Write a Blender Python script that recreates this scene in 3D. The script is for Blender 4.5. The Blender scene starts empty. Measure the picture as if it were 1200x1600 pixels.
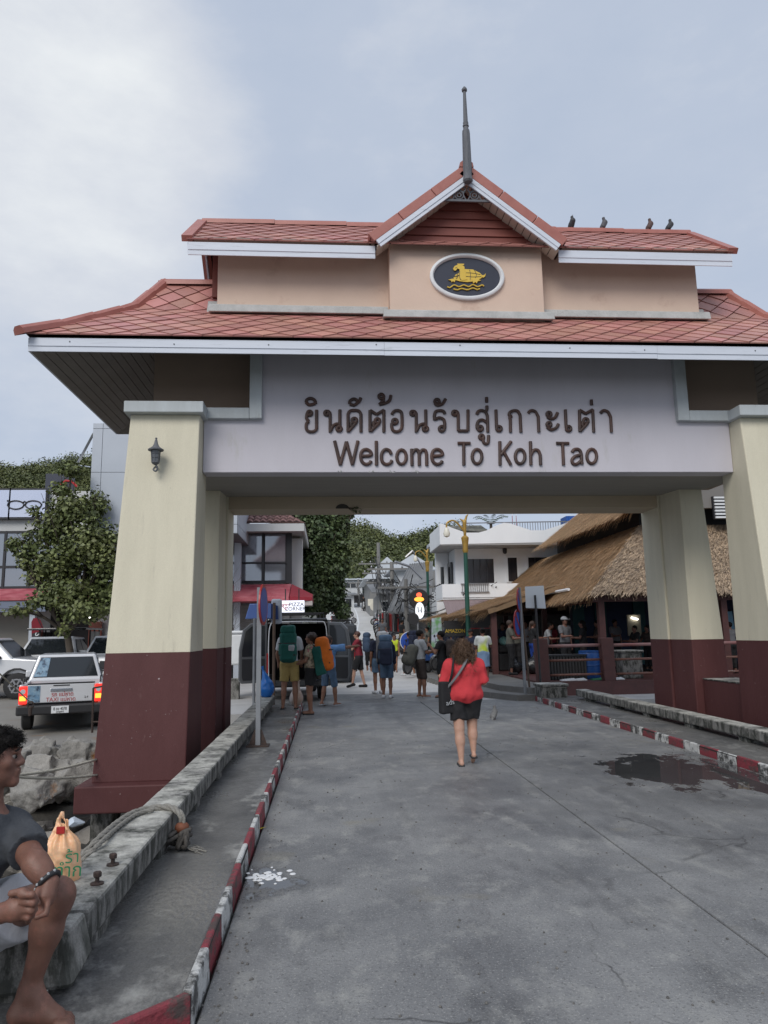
import bpy, bmesh, math, random
import numpy as np
from math import pi, sin, cos, radians, sqrt
from mathutils import Vector, Matrix, Euler
random.seed(7); rng = np.random.default_rng(11)
S = bpy.context.scene
COL = S.collection
# ---------------------------------------------------------------- camera
F = 1150.0; CH = 1.70
YAW, PITCH, ROLL = radians(4.43126), radians(9.35496), radians(-1.0)
cd = bpy.data.cameras.new('camera'); cam = bpy.data.objects.new('camera', cd); COL.objects.link(cam)
CM = (Matrix.Rotation(-YAW, 4, 'Z') @ Matrix.Rotation(pi/2 + PITCH, 4, 'X') @ Matrix.Rotation(ROLL, 4, 'Z'))
cam.matrix_world = Matrix.Translation((0, 0, CH)) @ CM
cd.sensor_fit = 'VERTICAL'; cd.sensor_height = 36.0; cd.sensor_width = 27.0
cd.lens = F / 1600.0 * 36.0; cd.clip_start = 0.05; cd.clip_end = 3000
S.camera = cam
# ---------------------------------------------------------------- sky, sun, exposure
SUN_EL, SUN_AZ = radians(40), radians(205)      # azimuth measured clockwise from +Y: behind the camera, to the left
w = bpy.data.worlds.new('World'); S.world = w; w.use_nodes = True
nt = w.node_tree; N = nt.nodes; L = nt.links; N.clear()
out = N.new('ShaderNodeOutputWorld'); bg = N.new('ShaderNodeBackground'); L.new(bg.outputs[0], out.inputs[0])
bg.inputs[1].default_value = 0.10
sky = N.new('ShaderNodeTexSky'); sky.sky_type = 'NISHITA'; sky.sun_disc = False
sky.sun_elevation = SUN_EL; sky.sun_rotation = SUN_AZ; sky.air_density = 1.0; sky.dust_density = 2.0
tc = N.new('ShaderNodeTexCoord')
mp = N.new('ShaderNodeMapping'); mp.inputs['Scale'].default_value = (1.0, 1.0, 2.2); mp.inputs['Location'].default_value = (1.9, 0.6, 0.2)
L.new(tc.outputs['Generated'], mp.inputs[0])
nz = N.new('ShaderNodeTexNoise'); nz.inputs['Scale'].default_value = 1.15; nz.inputs['Detail'].default_value = 7; nz.inputs['Roughness'].default_value = 0.52
nz.inputs['Distortion'].default_value = 0.35
L.new(mp.outputs[0], nz.inputs['Vector'])
nz2 = N.new('ShaderNodeTexNoise'); nz2.inputs['Scale'].default_value = 5.5; nz2.inputs['Detail'].default_value = 6; nz2.inputs['Roughness'].default_value = 0.6
L.new(mp.outputs[0], nz2.inputs['Vector'])
# bright break in the cloud, up and to the left of the road
dp = N.new('ShaderNodeVectorMath'); dp.operation = 'DOT_PRODUCT'
GLOW = (CM.to_3x3() @ Vector(((105-600)/F, (800-205)/F, -1.0))).normalized(); dp.inputs[1].default_value = GLOW
nrm = N.new('ShaderNodeVectorMath'); nrm.operation = 'NORMALIZE'; L.new(tc.outputs['Generated'], nrm.inputs[0]); L.new(nrm.outputs[0], dp.inputs[0])
mr = N.new('ShaderNodeMapRange'); mr.interpolation_type = 'SMOOTHSTEP'
mr.inputs[1].default_value = 0.968; mr.inputs[2].default_value = 1.0; mr.inputs[3].default_value = 0.0; mr.inputs[4].default_value = 0.30; L.new(dp.outputs['Value'], mr.inputs[0])
mr2 = N.new('ShaderNodeMapRange'); mr2.interpolation_type = 'SMOOTHSTEP'; mr2.inputs[1].default_value = 0.80; mr2.inputs[2].default_value = 1.0; mr2.inputs[4].default_value = 0.05; L.new(dp.outputs['Value'], mr2.inputs[0])
gs = N.new('ShaderNodeMath'); gs.operation = 'ADD'; L.new(mr.outputs[0], gs.inputs[0]); L.new(mr2.outputs[0], gs.inputs[1])
a1 = N.new('ShaderNodeMath'); a1.operation = 'MULTIPLY_ADD'; a1.inputs[1].default_value = 0.58; L.new(nz.outputs['Fac'], a1.inputs[0]); L.new(gs.outputs[0], a1.inputs[2])
a2 = N.new('ShaderNodeMath'); a2.operation = 'MULTIPLY_ADD'; a2.inputs[1].default_value = 0.34; L.new(nz2.outputs['Fac'], a2.inputs[0]); L.new(a1.outputs[0], a2.inputs[2])
cr = N.new('ShaderNodeValToRGB'); el = cr.color_ramp.elements
el[0].position = 0.20; el[0].color = (0.36, 0.425, 0.54, 1)
el[1].position = 0.84; el[1].color = (0.77, 0.79, 0.79, 1)
e = el.new(0.44); e.color = (0.42, 0.475, 0.575, 1)
e = el.new(0.62); e.color = (0.56, 0.59, 0.645, 1)
L.new(a2.outputs[0], cr.inputs[0])
sc_ = N.new('ShaderNodeVectorMath'); sc_.operation = 'SCALE'; sc_.inputs['Scale'].default_value = 9.6; L.new(cr.outputs[0], sc_.inputs[0])
mx = N.new('ShaderNodeMixRGB'); mx.inputs[0].default_value = 0.93
L.new(sky.outputs[0], mx.inputs[1]); L.new(sc_.outputs[0], mx.inputs[2]); L.new(mx.outputs[0], bg.inputs[0])
sd = bpy.data.lights.new('sun', 'SUN'); sd.energy = 1.5; sd.angle = radians(34); sd.color = (1.0, 0.96, 0.90)
so = bpy.data.objects.new('sun', sd); COL.objects.link(so)
sdir = Vector((sin(SUN_AZ)*cos(SUN_EL), cos(SUN_AZ)*cos(SUN_EL), sin(SUN_EL)))
so.rotation_euler = sdir.to_track_quat('Z', 'Y').to_euler()
S.view_settings.view_transform = 'Standard'; S.view_settings.look = 'None'; S.view_settings.gamma = 1.0
S.view_settings.exposure = 0.38
S.view_settings.use_curve_mapping = False
S.cycles.max_bounces = 6; S.cycles.diffuse_bounces = 4
# ---------------------------------------------------------------- pixel -> place helpers (photo is 1200 x 1600)
CM3 = CM.to_3x3()
def ray(x, y): return CM3 @ Vector(((x-600)/F, (800-y)/F, -1.0))
def aY(x, y, Y): r = ray(x, y); return Vector((0, 0, CH)) + r*(Y/r.y)
def aZ(x, y, Z=0.0): r = ray(x, y); return Vector((0, 0, CH)) + r*((Z-CH)/r.z)
def aX(x, y, X): r = ray(x, y); return Vector((0, 0, CH)) + r*(X/r.x)
# ---------------------------------------------------------------- materials
MATS = {}
def mat(name, c, rough=0.7, c2=None, scale=3.0, amt=1.0, bump=0.0, bscale=40.0, metal=0.0, stretch=(1,1,1), stain=None, sscale=0.8, slo=0.55, shi=0.72,
        coat=0.0, spec=0.5, emit=None, estr=0.0, trans=0.0, alpha=1.0, detail=6, rvar=0.0, sub=0.0, fine=0.0, speck=None):
    if name in MATS: return MATS[name]
    m = bpy.data.materials.new(name); m.use_nodes = True; MATS[name] = m
    nt = m.node_tree; N = nt.nodes; L = nt.links
    b = N['Principled BSDF']; b.inputs['Roughness'].default_value = rough; b.inputs['Metallic'].default_value = metal
    b.inputs['Specular IOR Level'].default_value = spec; b.inputs['Coat Weight'].default_value = coat
    b.inputs['Base Color'].default_value = (*c, 1)
    if trans: b.inputs['Transmission Weight'].default_value = trans
    if alpha < 1: b.inputs['Alpha'].default_value = alpha
    if sub: b.inputs['Subsurface Weight'].default_value = sub; b.inputs['Subsurface Radius'].default_value = (0.02, 0.008, 0.005)
    if emit: b.inputs['Emission Color'].default_value = (*emit, 1); b.inputs['Emission Strength'].default_value = estr
    g = N.new('ShaderNodeNewGeometry')
    mp = N.new('ShaderNodeMapping'); mp.inputs['Scale'].default_value = stretch; L.new(g.outputs['Position'], mp.inputs[0])
    col = None
    if c2 is not None:
        n = N.new('ShaderNodeTexNoise'); n.inputs['Scale'].default_value = scale; n.inputs['Detail'].default_value = detail; n.inputs['Roughness'].default_value = 0.62
        L.new(mp.outputs[0], n.inputs['Vector'])
        r = N.new('ShaderNodeMapRange'); r.inputs[1].default_value = 0.5-0.22/amt; r.inputs[2].default_value = 0.5+0.22/amt; L.new(n.outputs['Fac'], r.inputs[0])
        x = N.new('ShaderNodeMixRGB'); x.inputs[1].default_value = (*c, 1); x.inputs[2].default_value = (*c2, 1); L.new(r.outputs[0], x.inputs[0])
        col = x.outputs[0]
        if rvar:
            rr = N.new('ShaderNodeMapRange'); rr.inputs[3].default_value = max(0.02, rough-rvar); rr.inputs[4].default_value = min(1, rough+rvar)
            L.new(n.outputs['Fac'], rr.inputs[0]); rr.inputs[1].default_value = 0.3; rr.inputs[2].default_value = 0.7
            L.new(rr.outputs[0], b.inputs['Roughness'])
    if fine and col is not None:
        n = N.new('ShaderNodeTexNoise'); n.inputs['Scale'].default_value = 110; n.inputs['Detail'].default_value = 3; L.new(g.outputs['Position'], n.inputs['Vector'])
        r = N.new('ShaderNodeMapRange'); r.inputs[1].default_value = 0.3; r.inputs[2].default_value = 0.7; r.inputs[3].default_value = 1-fine; r.inputs[4].default_value = 1+fine; L.new(n.outputs['Fac'], r.inputs[0])
        x = N.new('ShaderNodeVectorMath'); x.operation = 'SCALE'; L.new(col, x.inputs[0]); L.new(r.outputs[0], x.inputs['Scale']); col = x.outputs[0]
    if stain is not None:
        n = N.new('ShaderNodeTexNoise'); n.inputs['Scale'].default_value = sscale; n.inputs['Detail'].default_value = 8; n.inputs['Roughness'].default_value = 0.7
        L.new(mp.outputs[0], n.inputs['Vector'])
        r = N.new('ShaderNodeMapRange'); r.inputs[1].default_value = slo; r.inputs[2].default_value = shi; L.new(n.outputs['Fac'], r.inputs[0])
        x = N.new('ShaderNodeMixRGB'); x.inputs[1].default_value = (*c, 1); x.inputs[2].default_value = (*stain, 1); L.new(r.outputs[0], x.inputs[0])
        if col is not None: L.new(col, x.inputs[1])
        col = x.outputs[0]
    if speck is not None:
        n = N.new('ShaderNodeTexNoise'); n.inputs['Scale'].default_value = speck[1]; n.inputs['Detail'].default_value = 3; n.inputs['Roughness'].default_value = 0.7; L.new(g.outputs['Position'], n.inputs['Vector'])
        r = N.new('ShaderNodeMapRange'); r.inputs[1].default_value = speck[2]; r.inputs[2].default_value = speck[2]+0.03; L.new(n.outputs['Fac'], r.inputs[0])
        x = N.new('ShaderNodeMixRGB'); x.inputs[2].default_value = (*speck[0], 1); L.new(r.outputs[0], x.inputs[0]); L.new(col, x.inputs[1]); col = x.outputs[0]
    if col is not None: L.new(col, b.inputs['Base Color'])
    if bump:
        n = N.new('ShaderNodeTexNoise'); n.inputs['Scale'].default_value = bscale; n.inputs['Detail'].default_value = 5; L.new(mp.outputs[0], n.inputs['Vector'])
        bp = N.new('ShaderNodeBump'); bp.inputs['Strength'].default_value = bump; bp.inputs['Distance'].default_value = 0.02
        L.new(n.outputs['Fac'], bp.inputs['Height']); L.new(bp.outputs[0], b.inputs['Normal'])
    return m
def island(m, lo=0.6, hi=1.4):
    """each separate leaf or straw of a mesh gets its own tone"""
    N = m.node_tree.nodes; L = m.node_tree.links; b = N['Principled BSDF']; src = b.inputs['Base Color'].links[0].from_socket
    g = N.new('ShaderNodeNewGeometry'); r = N.new('ShaderNodeMapRange'); r.inputs[3].default_value = lo; r.inputs[4].default_value = hi; L.new(g.outputs['Random Per Island'], r.inputs[0])
    x = N.new('ShaderNodeVectorMath'); x.operation = 'SCALE'; L.new(src, x.inputs[0]); L.new(r.outputs[0], x.inputs['Scale']); L.new(x.outputs[0], b.inputs['Base Color']); return m
def vmat(name, base, rough=0.75, var=0.25, hue=0.0, rvar=0.0, bump=0.0):
    """material whose colour varies from one object to the next"""
    if name in MATS: return MATS[name]
    m = mat(name, base, rough, c2=tuple(min(1, v*(1+var)) for v in base), scale=6, bump=bump)
    nt = m.node_tree; N = nt.nodes; L = nt.links; b = N['Principled BSDF']
    oi = N.new('ShaderNodeObjectInfo'); hs = N.new('ShaderNodeHueSaturation')
    r = N.new('ShaderNodeMapRange'); r.inputs[3].default_value = 1-var; r.inputs[4].default_value = 1+var; L.new(oi.outputs['Random'], r.inputs[0])
    src = b.inputs['Base Color'].links[0].from_socket
    L.new(src, hs.inputs['Color']); L.new(r.outputs[0], hs.inputs['Value'])
    if hue:
        r2 = N.new('ShaderNodeMapRange'); r2.inputs[3].default_value = 0.5-hue; r2.inputs[4].default_value = 0.5+hue
        m2 = N.new('ShaderNodeMath'); m2.operation = 'MULTIPLY'; m2.inputs[1].default_value = 7.31; fr = N.new('ShaderNodeMath'); fr.operation = 'FRACT'
        L.new(oi.outputs['Random'], m2.inputs[0]); L.new(m2.outputs[0], fr.inputs[0]); L.new(fr.outputs[0], r2.inputs[0]); L.new(r2.outputs[0], hs.inputs['Hue'])
    L.new(hs.outputs[0], b.inputs['Base Color'])
    return m
# ---------------------------------------------------------------- objects
def tag(o, label=None, cat=None, group=None, kind=None):
    if label: o['label'] = label
    if cat: o['category'] = cat
    if group: o['group'] = group
    if kind: o['kind'] = kind
    return o
def empty(name, loc=(0,0,0), rz=0.0, label=None, cat=None, group=None):
    o = bpy.data.objects.new(name, None); COL.objects.link(o); o.empty_display_size = 0.2
    o.location = loc; o.rotation_euler = (0, 0, rz)
    return tag(o, label, cat, group)
def link(name, me, m=None, parent=None, loc=None, rot=None):
    o = bpy.data.objects.new(name, me); COL.objects.link(o)
    if m is not None and not me.materials: me.materials.append(m)
    if parent is not None: o.parent = parent
    if loc is not None: o.location = loc
    if rot is not None: o.rotation_euler = rot
    return o
def copy_tree(o, parent=None, loc=None, rz=None):
    c = o.copy(); COL.objects.link(c)
    if parent is not None: c.parent = parent
    if loc is not None: c.location = loc
    if rz is not None: c.rotation_euler = (0, 0, rz)
    for ch in list(o.children): copy_tree(ch, c)
    return c
class MB:
    def __init__(s): s.v = []; s.f = []; s.mi = []; s.cm = 0
    def add(s, vs, fs):
        o = len(s.v); s.v.extend([tuple(p) for p in vs]); s.f.extend([tuple(i+o for i in f) for f in fs]); s.mi.extend([s.cm]*len(fs)); return s
    def box(s, x0, x1, y0, y1, z0, z1):
        return s.hexa([(x0,y0,z0),(x1,y0,z0),(x1,y1,z0),(x0,y1,z0)], [(x0,y0,z1),(x1,y0,z1),(x1,y1,z1),(x0,y1,z1)])
    def hexa(s, b, t):
        return s.add(list(b)+list(t), [(3,2,1,0),(4,5,6,7),(0,1,5,4),(1,2,6,5),(2,3,7,6),(3,0,4,7)])
    def prism(s, pts, a, b, axis='y'):
        """pts 2-D outline (counter-clockwise seen from the front) pushed from a to b along the axis"""
        n = len(pts)
        def P(p, t): return {'y': (p[0], t, p[1]), 'x': (t, p[0], p[1]), 'z': (p[0], p[1], t)}[axis]
        vs = [P(p, a) for p in pts]+[P(p, b) for p in pts]
        fs = [tuple(range(n)), tuple(range(2*n-1, n-1, -1))]+[((i+1) % n, i, n+i, n+(i+1) % n) for i in range(n)]
        return s.add(vs, fs)
    def bar(s, a, b, w, h, up=(0,0,1)):
        a = Vector(a); b = Vector(b); d = (b-a).normalized(); u = Vector(up)
        if abs(d.dot(u)) > 0.98: u = Vector((0,1,0))
        x = d.cross(u).normalized()*(w/2); z = x.cross(d).normalized()*(h/2)
        return s.hexa([a-x-z, a+x-z, b+x-z, b-x-z], [a-x+z, a+x+z, b+x+z, b-x+z])
    def tube(s, pts, r, n=8, caps=True, flat=1.0, closed=False):
        """tube along a polyline; r may be a list"""
        pts = [Vector(p) for p in pts]; k = len(pts); R = r if isinstance(r, (list, tuple)) else [r]*k
        vs = []; prev = None
        for i, p in enumerate(pts):
            if closed: d = pts[(i+1) % k]-pts[i-1]
            else: d = pts[min(i+1, k-1)]-pts[max(i-1, 0)]
            if d.length < 1e-9: d = Vector((0,0,1))
            d.normalize()
            if prev is None:
                u = Vector((0,0,1)) if abs(d.z) < 0.9 else Vector((1,0,0))
                x = d.cross(u).normalized()
            else: x = (prev-d*prev.dot(d)).normalized()
            prev = x; y = d.cross(x)
            vs += [p+(x*cos(2*pi*j/n)+y*sin(2*pi*j/n)*flat)*R[i] for j in range(n)]
        fs = []
        for i in range(k if closed else k-1):
            a = i*n; b = ((i+1) % k)*n
            fs += [(a+j, a+(j+1) % n, b+(j+1) % n, b+j) for j in range(n)]
        if caps and not closed: fs += [tuple(range(n-1, -1, -1)), tuple((k-1)*n+j for j in range(n))]
        return s.add(vs, fs)
    def lathe(s, prof, c=(0,0,0), n=16, axis='z'):
        vs = []; k = len(prof)
        for r, z in prof:
            for j in range(n):
                a = 2*pi*j/n; q = (r*cos(a), r*sin(a), z)
                if axis == 'x': q = (q[2], q[0], q[1])
                if axis == 'y': q = (q[0], q[2], q[1])
                vs.append((c[0]+q[0], c[1]+q[1], c[2]+q[2]))
        fs = [(i*n+j, i*n+(j+1) % n, (i+1)*n+(j+1) % n, (i+1)*n+j) for i in range(k-1) for j in range(n)]
        fs += [tuple(range(n-1, -1, -1)), tuple((k-1)*n+j for j in range(n))]
        return s.add(vs, fs)
    def mesh(s, name, mats=None, smooth=False, fix=True):
        me = bpy.data.meshes.new(name); me.from_pydata(s.v, [], s.f)
        for m in (mats if isinstance(mats, (list, tuple)) else [mats] if mats else []): me.materials.append(m)
        if any(s.mi): me.polygons.foreach_set('material_index', s.mi)
        if fix:
            bm = bmesh.new(); bm.from_mesh(me); bmesh.ops.recalc_face_normals(bm, faces=bm.faces); bm.to_mesh(me); bm.free()
        if smooth is True: me.shade_smooth()
        elif smooth: me.shade_smooth(); me.set_sharp_from_angle(angle=radians(smooth))
        me.update(); return me
    def build(s, name, m, parent=None, smooth=False, bevel=0.0, seg=2, loc=None, rot=None):
        o = link(name, s.mesh(name, m, smooth), None, parent, loc, rot)
        if bevel:
            b = o.modifiers.new('bevel', 'BEVEL'); b.width = bevel; b.segments = seg; b.limit_method = 'ANGLE'; b.angle_limit = radians(35)
        return o
def npmesh(name, v, f, m=None, smooth=False):
    v = np.asarray(v, np.float32); f = np.asarray(f, np.int32); n = f.shape[1]
    me = bpy.data.meshes.new(name); me.vertices.add(len(v)); me.vertices.foreach_set('co', v.ravel())
    me.loops.add(f.size); me.loops.foreach_set('vertex_index', f.ravel())
    me.polygons.add(len(f)); me.polygons.foreach_set('loop_start', np.arange(0, f.size, n, dtype=np.int32))
    me.update(calc_edges=True)
    if m is not None: me.materials.append(m)
    if smooth: me.shade_smooth()
    return me
# ---------------------------------------------------------------- signed-distance bodies -> one continuous mesh
def smin(a, b, k):
    if k <= 0: return np.minimum(a, b)
    h = np.clip(0.5+0.5*(b-a)/k, 0, 1); return b*(1-h)+a*h-k*h*(1-h)
def v3(p): return np.array(p, np.float64)
class SDF:
    def __init__(s): s.p = []
    def cone(s, a, b, ra, rb, k=0.02, cut=False, cuta=False): s.p.append(('c', v3(a), v3(b), ra, rb, k, cut, cuta)); return s
    def ball(s, a, r, k=0.02): return s.ell(a, (r, r, r), k)
    def ell(s, c, r, k=0.02, R=None): s.p.append(('e', v3(c), v3(r), R, k)); return s
    def box(s, c, h, rd=0.02, k=0.01, R=None): s.p.append(('b', v3(c), v3(h), rd, R, k)); return s
    def sub(s, c, r): s.p.append(('s', v3(c), v3(r))); return s
    def mesh(s, name, vox, m=None, post=None, pad=None, smooth=True):
        lo = np.full(3, 1e9); hi = -lo
        for p in s.p:
            if p[0] == 'c':
                r = max(p[3], p[4]); lo = np.minimum(lo, np.minimum(p[1], p[2])-r); hi = np.maximum(hi, np.maximum(p[1], p[2])+r)
            elif p[0] in 'eb':
                r = np.linalg.norm(p[2])+ (p[3] if p[0] == 'b' else 0) if (p[3] if p[0] == 'e' else p[4]) is not None else p[2]+(p[3] if p[0] == 'b' else 0)
                lo = np.minimum(lo, p[1]-r); hi = np.maximum(hi, p[1]+r)
        pd = (pad or 0.02)+3*vox; lo -= pd; hi += pd
        n = np.ceil((hi-lo)/vox).astype(int)+1
        ax = [lo[i]+vox*np.arange(n[i]) for i in range(3)]
        D = np.full(n, 1e3, np.float64)
        for p in s.p:
            if p[0] == 'c': r = max(p[3], p[4]); a = np.minimum(p[1], p[2])-r; b = np.maximum(p[1], p[2])+r; k = p[5]
            elif p[0] == 's': a = p[1]-p[2]; b = p[1]+p[2]; k = 0.02
            else:
                R = p[3] if p[0] == 'e' else p[4]; ext = p[2]+(p[3] if p[0] == 'b' else 0)
                r = np.linalg.norm(ext) if R is not None else ext; a = p[1]-r; b = p[1]+r; k = p[4] if p[0] == 'e' else p[5]
            mg = k+4*vox+0.01
            i0 = np.maximum(0, np.floor((a-mg-lo)/vox).astype(int)); i1 = np.minimum(n, np.ceil((b+mg-lo)/vox).astype(int)+1)
            if np.any(i1 <= i0): continue
            sl = tuple(slice(i0[i], i1[i]) for i in range(3))
            X, Y, Z = np.meshgrid(ax[0][sl[0]], ax[1][sl[1]], ax[2][sl[2]], indexing='ij', sparse=True)
            if p[0] == 'c':
                A, B = p[1], p[2]; d = B-A; L2 = max(d@d, 1e-9)
                px, py, pz = X-A[0], Y-A[1], Z-A[2]
                tt = (px*d[0]+py*d[1]+pz*d[2])/L2; t = np.clip(tt, 0, 1)
                q = np.sqrt((px-t*d[0])**2+(py-t*d[1])**2+(pz-t*d[2])**2)-(p[3]+(p[4]-p[3])*t)
                if p[6]: q = np.maximum(q, (tt-1)*sqrt(L2))
                if p[7]: q = np.maximum(q, -tt*sqrt(L2))
            elif p[0] in 'es':
                px, py, pz = X-p[1][0], Y-p[1][1], Z-p[1][2]
                if p[0] == 'e' and p[3] is not None:
                    R = np.array(p[3]).T; px, py, pz = [R[i,0]*px+R[i,1]*py+R[i,2]*pz for i in range(3)]
                r = p[2]; k0 = np.sqrt((px/r[0])**2+(py/r[1])**2+(pz/r[2])**2)+1e-9
                k1 = np.sqrt((px/r[0]**2)**2+(py/r[1]**2)**2+(pz/r[2]**2)**2)+1e-9
                q = k0*(k0-1)/k1
            else:
                px, py, pz = X-p[1][0], Y-p[1][1], Z-p[1][2]
                if p[4] is not None:
                    R = np.array(p[4]).T; px, py, pz = [R[i,0]*px+R[i,1]*py+R[i,2]*pz for i in range(3)]
                qx, qy, qz = np.abs(px)-p[2][0], np.abs(py)-p[2][1], np.abs(pz)-p[2][2]
                q = np.sqrt(np.maximum(qx,0)**2+np.maximum(qy,0)**2+np.maximum(qz,0)**2)+np.minimum(np.maximum(qx,np.maximum(qy,qz)),0)-p[3]
            if p[0] == 's': D[sl] = np.maximum(D[sl], -q)
            else: D[sl] = smin(D[sl], q, k)
        if post is not None:
            X, Y, Z = np.meshgrid(*ax, indexing='ij', sparse=True); D = post(D, X, Y, Z)
        return nets(name, D, lo, vox, m, smooth)
def nets(name, D, lo, h, m=None, smooth=True):
    """surface nets over a distance grid"""
    I = D < 0; nx, ny, nz = D.shape
    c = [D[i:nx-1+i, j:ny-1+j, k:nz-1+k] for i in (0,1) for j in (0,1) for k in (0,1)]
    s = sum((q < 0).astype(np.int8) for q in c); act = (s > 0) & (s < 8)
    ids = np.full(act.shape, -1, np.int64); idx = np.argwhere(act); ids[act] = np.arange(len(idx))
    vals = np.stack([q[act] for q in c], 1)
    off = np.array([(i, j, k) for i in (0,1) for j in (0,1) for k in (0,1)], float)
    P = np.zeros((len(idx), 3)); cnt = np.zeros(len(idx))
    for a in range(8):
        for b in range(a+1, 8):
            if np.abs(off[a]-off[b]).sum() != 1: continue
            va, vb = vals[:, a], vals[:, b]; e = (va < 0) != (vb < 0)
            t = np.where(e, va/np.where(e, va-vb, 1), 0)
            P += e[:, None]*(off[a]+t[:, None]*(off[b]-off[a])); cnt += e
    V = lo+(idx+P/cnt[:, None])*h
    Fs = []
    for ax_ in range(3):
        sl0 = [slice(1, -1)]*3; sl0[ax_] = slice(0, -1); sl1 = [slice(1, -1)]*3; sl1[ax_] = slice(1, None)
        A = I[tuple(sl0)]; B = I[tuple(sl1)]; e = np.argwhere(A != B)
        if not len(e): continue
        st = A[tuple(e.T)]; u, w_ = (ax_+1) % 3, (ax_+2) % 3
        base = e.copy()
        for q in range(3):
            if q != ax_: base[:, q] += 1
        def at(du, dw):
            g = base.copy(); g[:, u] += du; g[:, w_] += dw; return ids[tuple(g.T)]
        q = np.stack([at(-1,-1), at(0,-1), at(0,0), at(-1,0)], 1)
        q[~st] = q[~st][:, ::-1]; Fs.append(q)
    return npmesh(name, V, np.concatenate(Fs), m, smooth)
def wob(X, Y, Z, f, seed=0):
    """cheap smooth 3-D wobble in [-1,1]"""
    a = seed*1.7
    return (np.sin(X*f+a+1.3*np.sin(Z*f*0.7+a))+np.sin(Y*f*1.13+2*a+1.1*np.sin(X*f*0.8))+np.sin(Z*f*0.91+3*a+1.2*np.sin(Y*f*0.9)))/3
def catmull(pts, n=6, closed=False):
    P = [Vector(p) for p in pts]; k = len(P)
    if k < 3: return P
    out = []
    for i in range(k if closed else k-1):
        if closed: p0, p1, p2, p3 = P[i-1], P[i], P[(i+1) % k], P[(i+2) % k]
        else: p0, p1, p2, p3 = P[max(i-1,0)], P[i], P[i+1], P[min(i+2,k-1)]
        for j in range(n):
            t = j/n
            out.append(0.5*((2*p1)+(p2-p0)*t+(2*p0-5*p1+4*p2-p3)*t*t+(3*p1-p0-3*p2+p3)*t**3))
    if not closed: out.append(P[-1])
    return out
def text_part(name, s, size, m, parent, mtx, ext=0.004, align='CENTER', sx=1.0):
    cu = bpy.data.curves.new(name, 'FONT'); cu.body = s; cu.size = size; cu.extrude = ext; cu.align_x = align; cu.align_y = 'CENTER'; cu.resolution_u = 3
    o = bpy.data.objects.new(name+'_tmp', cu); COL.objects.link(o); bpy.context.view_layer.update()
    me = bpy.data.meshes.new_from_object(o.evaluated_get(bpy.context.evaluated_depsgraph_get())); bpy.data.objects.remove(o)
    me.materials.clear(); me.materials.append(m); me.name = name
    me.transform(mtx @ Matrix.Diagonal((sx, 1, 1, 1)))
    return link(name, me, None, parent)
def facing(loc, normal, up=(0,0,1)):
    """matrix for flat lettering: x right, y up, z towards the reader"""
    z = Vector(normal).normalized(); x = Vector(up).cross(z).normalized(); y = z.cross(x)
    M = Matrix((x, y, z)).transposed().to_4x4(); M.translation = Vector(loc); return M
WC = {}
def wempty(name, base, label=None, cat=None, group=None):
    """an Empty at a thing's base whose parts are written in world coordinates"""
    o = empty(name, base, 0.0, label, cat, group); WC[o.name] = Matrix.Translation(-Vector(base)); return o
_link = link
def link(name, me, m=None, parent=None, loc=None, rot=None):
    o = _link(name, me, m, parent, loc, rot)
    if parent is not None and parent.name in WC: o.matrix_parent_inverse = WC[parent.name]
    return o
# ================================================================ the welcome gate
M_cream = mat('cream_paint', (0.69, 0.645, 0.505), 0.75, c2=(0.60, 0.56, 0.435), scale=1.5, bump=0.2, bscale=34, stain=(0.40, 0.37, 0.295), sscale=2.6, slo=0.60, shi=0.84, stretch=(2.4,2.4,0.30), fine=0.07, detail=8, speck=((0.30,0.28,0.24), 13, 0.735))
M_brown = mat('brown_paint', (0.082, 0.028, 0.028), 0.62, spec=0.3, c2=(0.102, 0.038, 0.038), scale=2.2, bump=0.12, bscale=26, stain=(0.17, 0.095, 0.09), sscale=5.5, slo=0.62, shi=0.80, stretch=(1.5,1.5,0.5), fine=0.10, detail=8, speck=((0.38,0.33,0.32), 16, 0.71))
M_lilac = mat('lilac_white_paint', (0.575, 0.555, 0.605), 0.7, c2=(0.52, 0.50, 0.545), scale=1.0, bump=0.06, bscale=24, stain=(0.44, 0.43, 0.41), sscale=1.8, slo=0.60, shi=0.80, stretch=(1.4,1,0.5), fine=0.04)
M_trim = mat('grey_trim_paint', (0.50, 0.54, 0.56), 0.65, c2=(0.42, 0.45, 0.46), scale=3, bump=0.15, bscale=20, stain=(0.30, 0.31, 0.30), sscale=2.5, slo=0.62, shi=0.8, stretch=(2,2,0.5))
M_fascia = mat('fascia_board', (0.68, 0.72, 0.80), 0.55, c2=(0.60, 0.64, 0.72), scale=1.4, stretch=(0.6,1,6), stain=(0.34, 0.36, 0.39), sscale=3.0, slo=0.58, shi=0.82)
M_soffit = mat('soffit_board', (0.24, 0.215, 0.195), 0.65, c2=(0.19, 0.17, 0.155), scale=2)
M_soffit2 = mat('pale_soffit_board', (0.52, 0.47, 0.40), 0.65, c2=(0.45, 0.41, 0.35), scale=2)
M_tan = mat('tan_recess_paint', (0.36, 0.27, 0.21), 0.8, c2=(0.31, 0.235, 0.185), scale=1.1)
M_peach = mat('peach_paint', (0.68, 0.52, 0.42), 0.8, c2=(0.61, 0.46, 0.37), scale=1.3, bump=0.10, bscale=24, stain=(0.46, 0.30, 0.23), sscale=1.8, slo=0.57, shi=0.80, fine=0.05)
M_ledge = mat('mortar_ledge', (0.50, 0.50, 0.49), 0.85, c2=(0.36, 0.37, 0.36), scale=5, bump=0.5, bscale=25, stain=(0.20, 0.20, 0.19), sscale=3, slo=0.6, shi=0.75)
M_tile = vmat('roof_tile', (0.445, 0.205, 0.172), 0.44, var=0.17, hue=0.012, bump=0.1)
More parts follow.
